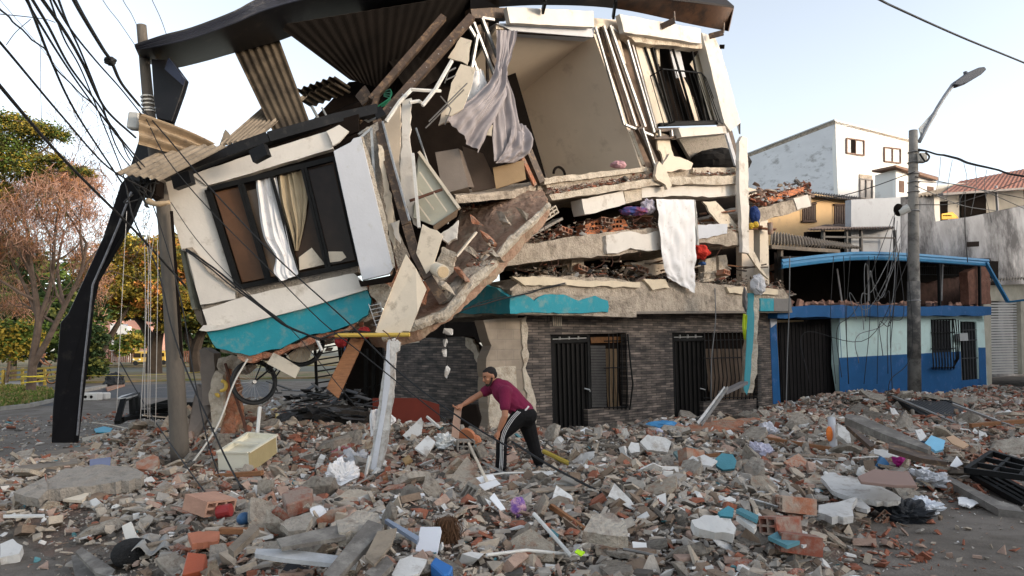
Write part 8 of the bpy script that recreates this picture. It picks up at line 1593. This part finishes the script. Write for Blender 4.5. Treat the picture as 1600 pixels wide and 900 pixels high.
for s in (-1, 1):
    e = ob('eye', MB().sphere(hp2(s*.030, .081, .012), .008, .007, .0035, RM), M('eye_white', (.3, .28, .26), .02), man, smooth=True); ob('pupil', MB().sphere(hp2(s*.030, .0885, .011), .0045, .003, .0045, RM), hairm, e)
    ob('eyebrow', MB().tube([hp2(s*.014, .094, .034), hp2(s*.034, .088, .040), hp2(s*.050, .074, .034)], .005, 5), hairm, man)
ob('waistband', MB().tube([m_(826, 635, -.10), m_(822, 640, -.13), m_(815, 646, -.145)], .012, 6), MATS['stripe_white'], man)
ob('held_board', MB().ext([W(u, v, DM+d) for u, v, d in ((710, 637, -.05), (721, 637, .02), (716, 686, .05), (705, 682, -.02))], (.0, .10, .0)), M('pink_tan_board', (.50, .33, .25), .08, 5, .8, .1), None, 'pinkish tan board held upright by the man', 'board', bevel=.004)
# cyclist on the far path
cy = W(64, 600, 40); sc_ = lambda x, z, y=0: cy+V((x, y, z))
t = thing('person', cy, 'cyclist in dark clothes riding behind the bare tree', 'person'); b = MB()
limb(b, [sc_(-.35, .85), sc_(-.2, 1.1), sc_(-.05, 1.35)], [.15, .15, .17]); limb(b, [sc_(-.02, 1.35), sc_(.06, 1.55)], [.06, .06]); b.sphere(sc_(.09, 1.66), .10, .09, .12); limb(b, [sc_(-.02, 1.36, -.17), sc_(.22, 1.15, -.2), sc_(.45, 1.05, -.15)], [.06, .05, .035]); limb(b, [sc_(-.02, 1.36, .17), sc_(.22, 1.15, .2), sc_(.45, 1.05, .15)], [.06, .05, .035])
for y_ in (-.1, .1): limb(b, [sc_(-.35, .85, y_), sc_(.05, .75+y_, y_), sc_(-.05, .3+y_, y_)], [.11, .08, .05]); limb(b, [sc_(-.05, .3+y_, y_), sc_(.1, .25+y_, y_)], [.05, .04])
fuse('body', b, M('skin_dark', (.25, .12, .07), .1), t, .02, 2); b = MB(); limb(b, [sc_(-.35, .83), sc_(-.2, 1.1), sc_(-.05, 1.33)], [.17, .17, .19])
for y_ in (-.1, .1): limb(b, [sc_(-.35, .84, y_), sc_(.05, .75+y_, y_), sc_(-.04, .4+y_, y_)], [.125, .095, .07])
fuse('dark_clothes', b, M('cyclist_black', (.02, .02, .024), .2), t, .02, 2); ob('hair', MB().sphere(sc_(.07, 1.72), .105, .1, .09), hairm, t)
t = thing('bicycle', sc_(.1, 0), 'orange rimmed bicycle ridden by the cyclist on the far path', 'bicycle')
for x in (-.5, .6):
    w_ = ob('tyre', MB().torus(sc_(x, .34), (1, 0, 0), (0, 0, 1), .33, .025, 28, 6), rubber, t); ob('rim', MB().torus(sc_(x, .34), (1, 0, 0), (0, 0, 1), .29, .02, 28, 5), M('rim_orange', (.55, .25, .08), .1), w_)
ob('frame', MB().tube([sc_(-.5, .34), sc_(0, .32), sc_(.45, .85), sc_(-.2, .8), sc_(0, .32)], .02, 6).tube([sc_(.6, .34), sc_(.42, 1.05)], .02, 6), blackm, t)
# ------------------------------------------------------------------ labels of the loose debris
def words(o, kind, s, i):
    k = KIND[kind]; sz = 'tiny' if s < SZ[kind][0] else 'small' if s < SZ[kind][1] else 'middling' if s < SZ[kind][2] else 'large'
    ti = max(abs(o.rotation_euler.x), abs(o.rotation_euler.y)); st = 'flat' if ti < .22 else 'tilted' if ti < .6 else 'steep'
    return f"{sz} {st} {k['c'][k['m'].index(o.data) % len(k['c'])] if o.data in k['m'] else k['c'][0]} {near(o.location)}"
from collections import defaultdict
bk = defaultdict(list)
for o, kd, s, lb in pieces: bk[kd].append(s)
SZ = {k: (np.percentile(v, 20), np.percentile(v, 50), np.percentile(v, 85)) for k, v in bk.items()}
L = defaultdict(list)
for i, (o, kd, s, lb) in enumerate(pieces):
    o['category'] = KIND[kd]['cat']; o['group'] = 'loose '+kd.replace('_', ' ')+' pieces in the rubble'; L[words(o, kd, s, i)].append(o)
ordn = ['leftmost', 'second from left', 'third from left', 'fourth from left', 'fifth from left', 'sixth from left', 'seventh from left', 'eighth from left']
for lab, os_ in L.items():
    os_.sort(key=lambda o: proj(o.location)[0])
    for i, o in enumerate(os_):
        if len(os_) == 1: o['label'] = lab
        else: o['label'] = lab+', '+('rightmost' if i == len(os_)-1 else ordn[min(i, 7)])
wl = [o for o in bpy.data.objects if o.get('group') in ('tangled wires hanging before the blue house', 'drop wires over the terrace')]
for gname, pre in (('tangled wires hanging before the blue house', 'wire hanging before the blue house'), ('drop wires over the terrace', 'thin grey drop wire over the terrace')):
    os_ = sorted((o for o in wl if o['group'] == gname), key=lambda o: proj(o.location)[0])
    for i, o in enumerate(os_): o['label'] = ('dark ' if 'blue' in gname else '')+pre+', '+['first', 'second', 'third', 'fourth', 'fifth', 'sixth', 'seventh', 'eighth', 'ninth', 'tenth', 'eleventh', 'twelfth', 'thirteenth', 'fourteenth', 'fifteenth', 'sixteenth', 'seventeenth', 'eighteenth', 'nineteenth', 'twentieth', 'last'][min(i, 20)]+' from the left'
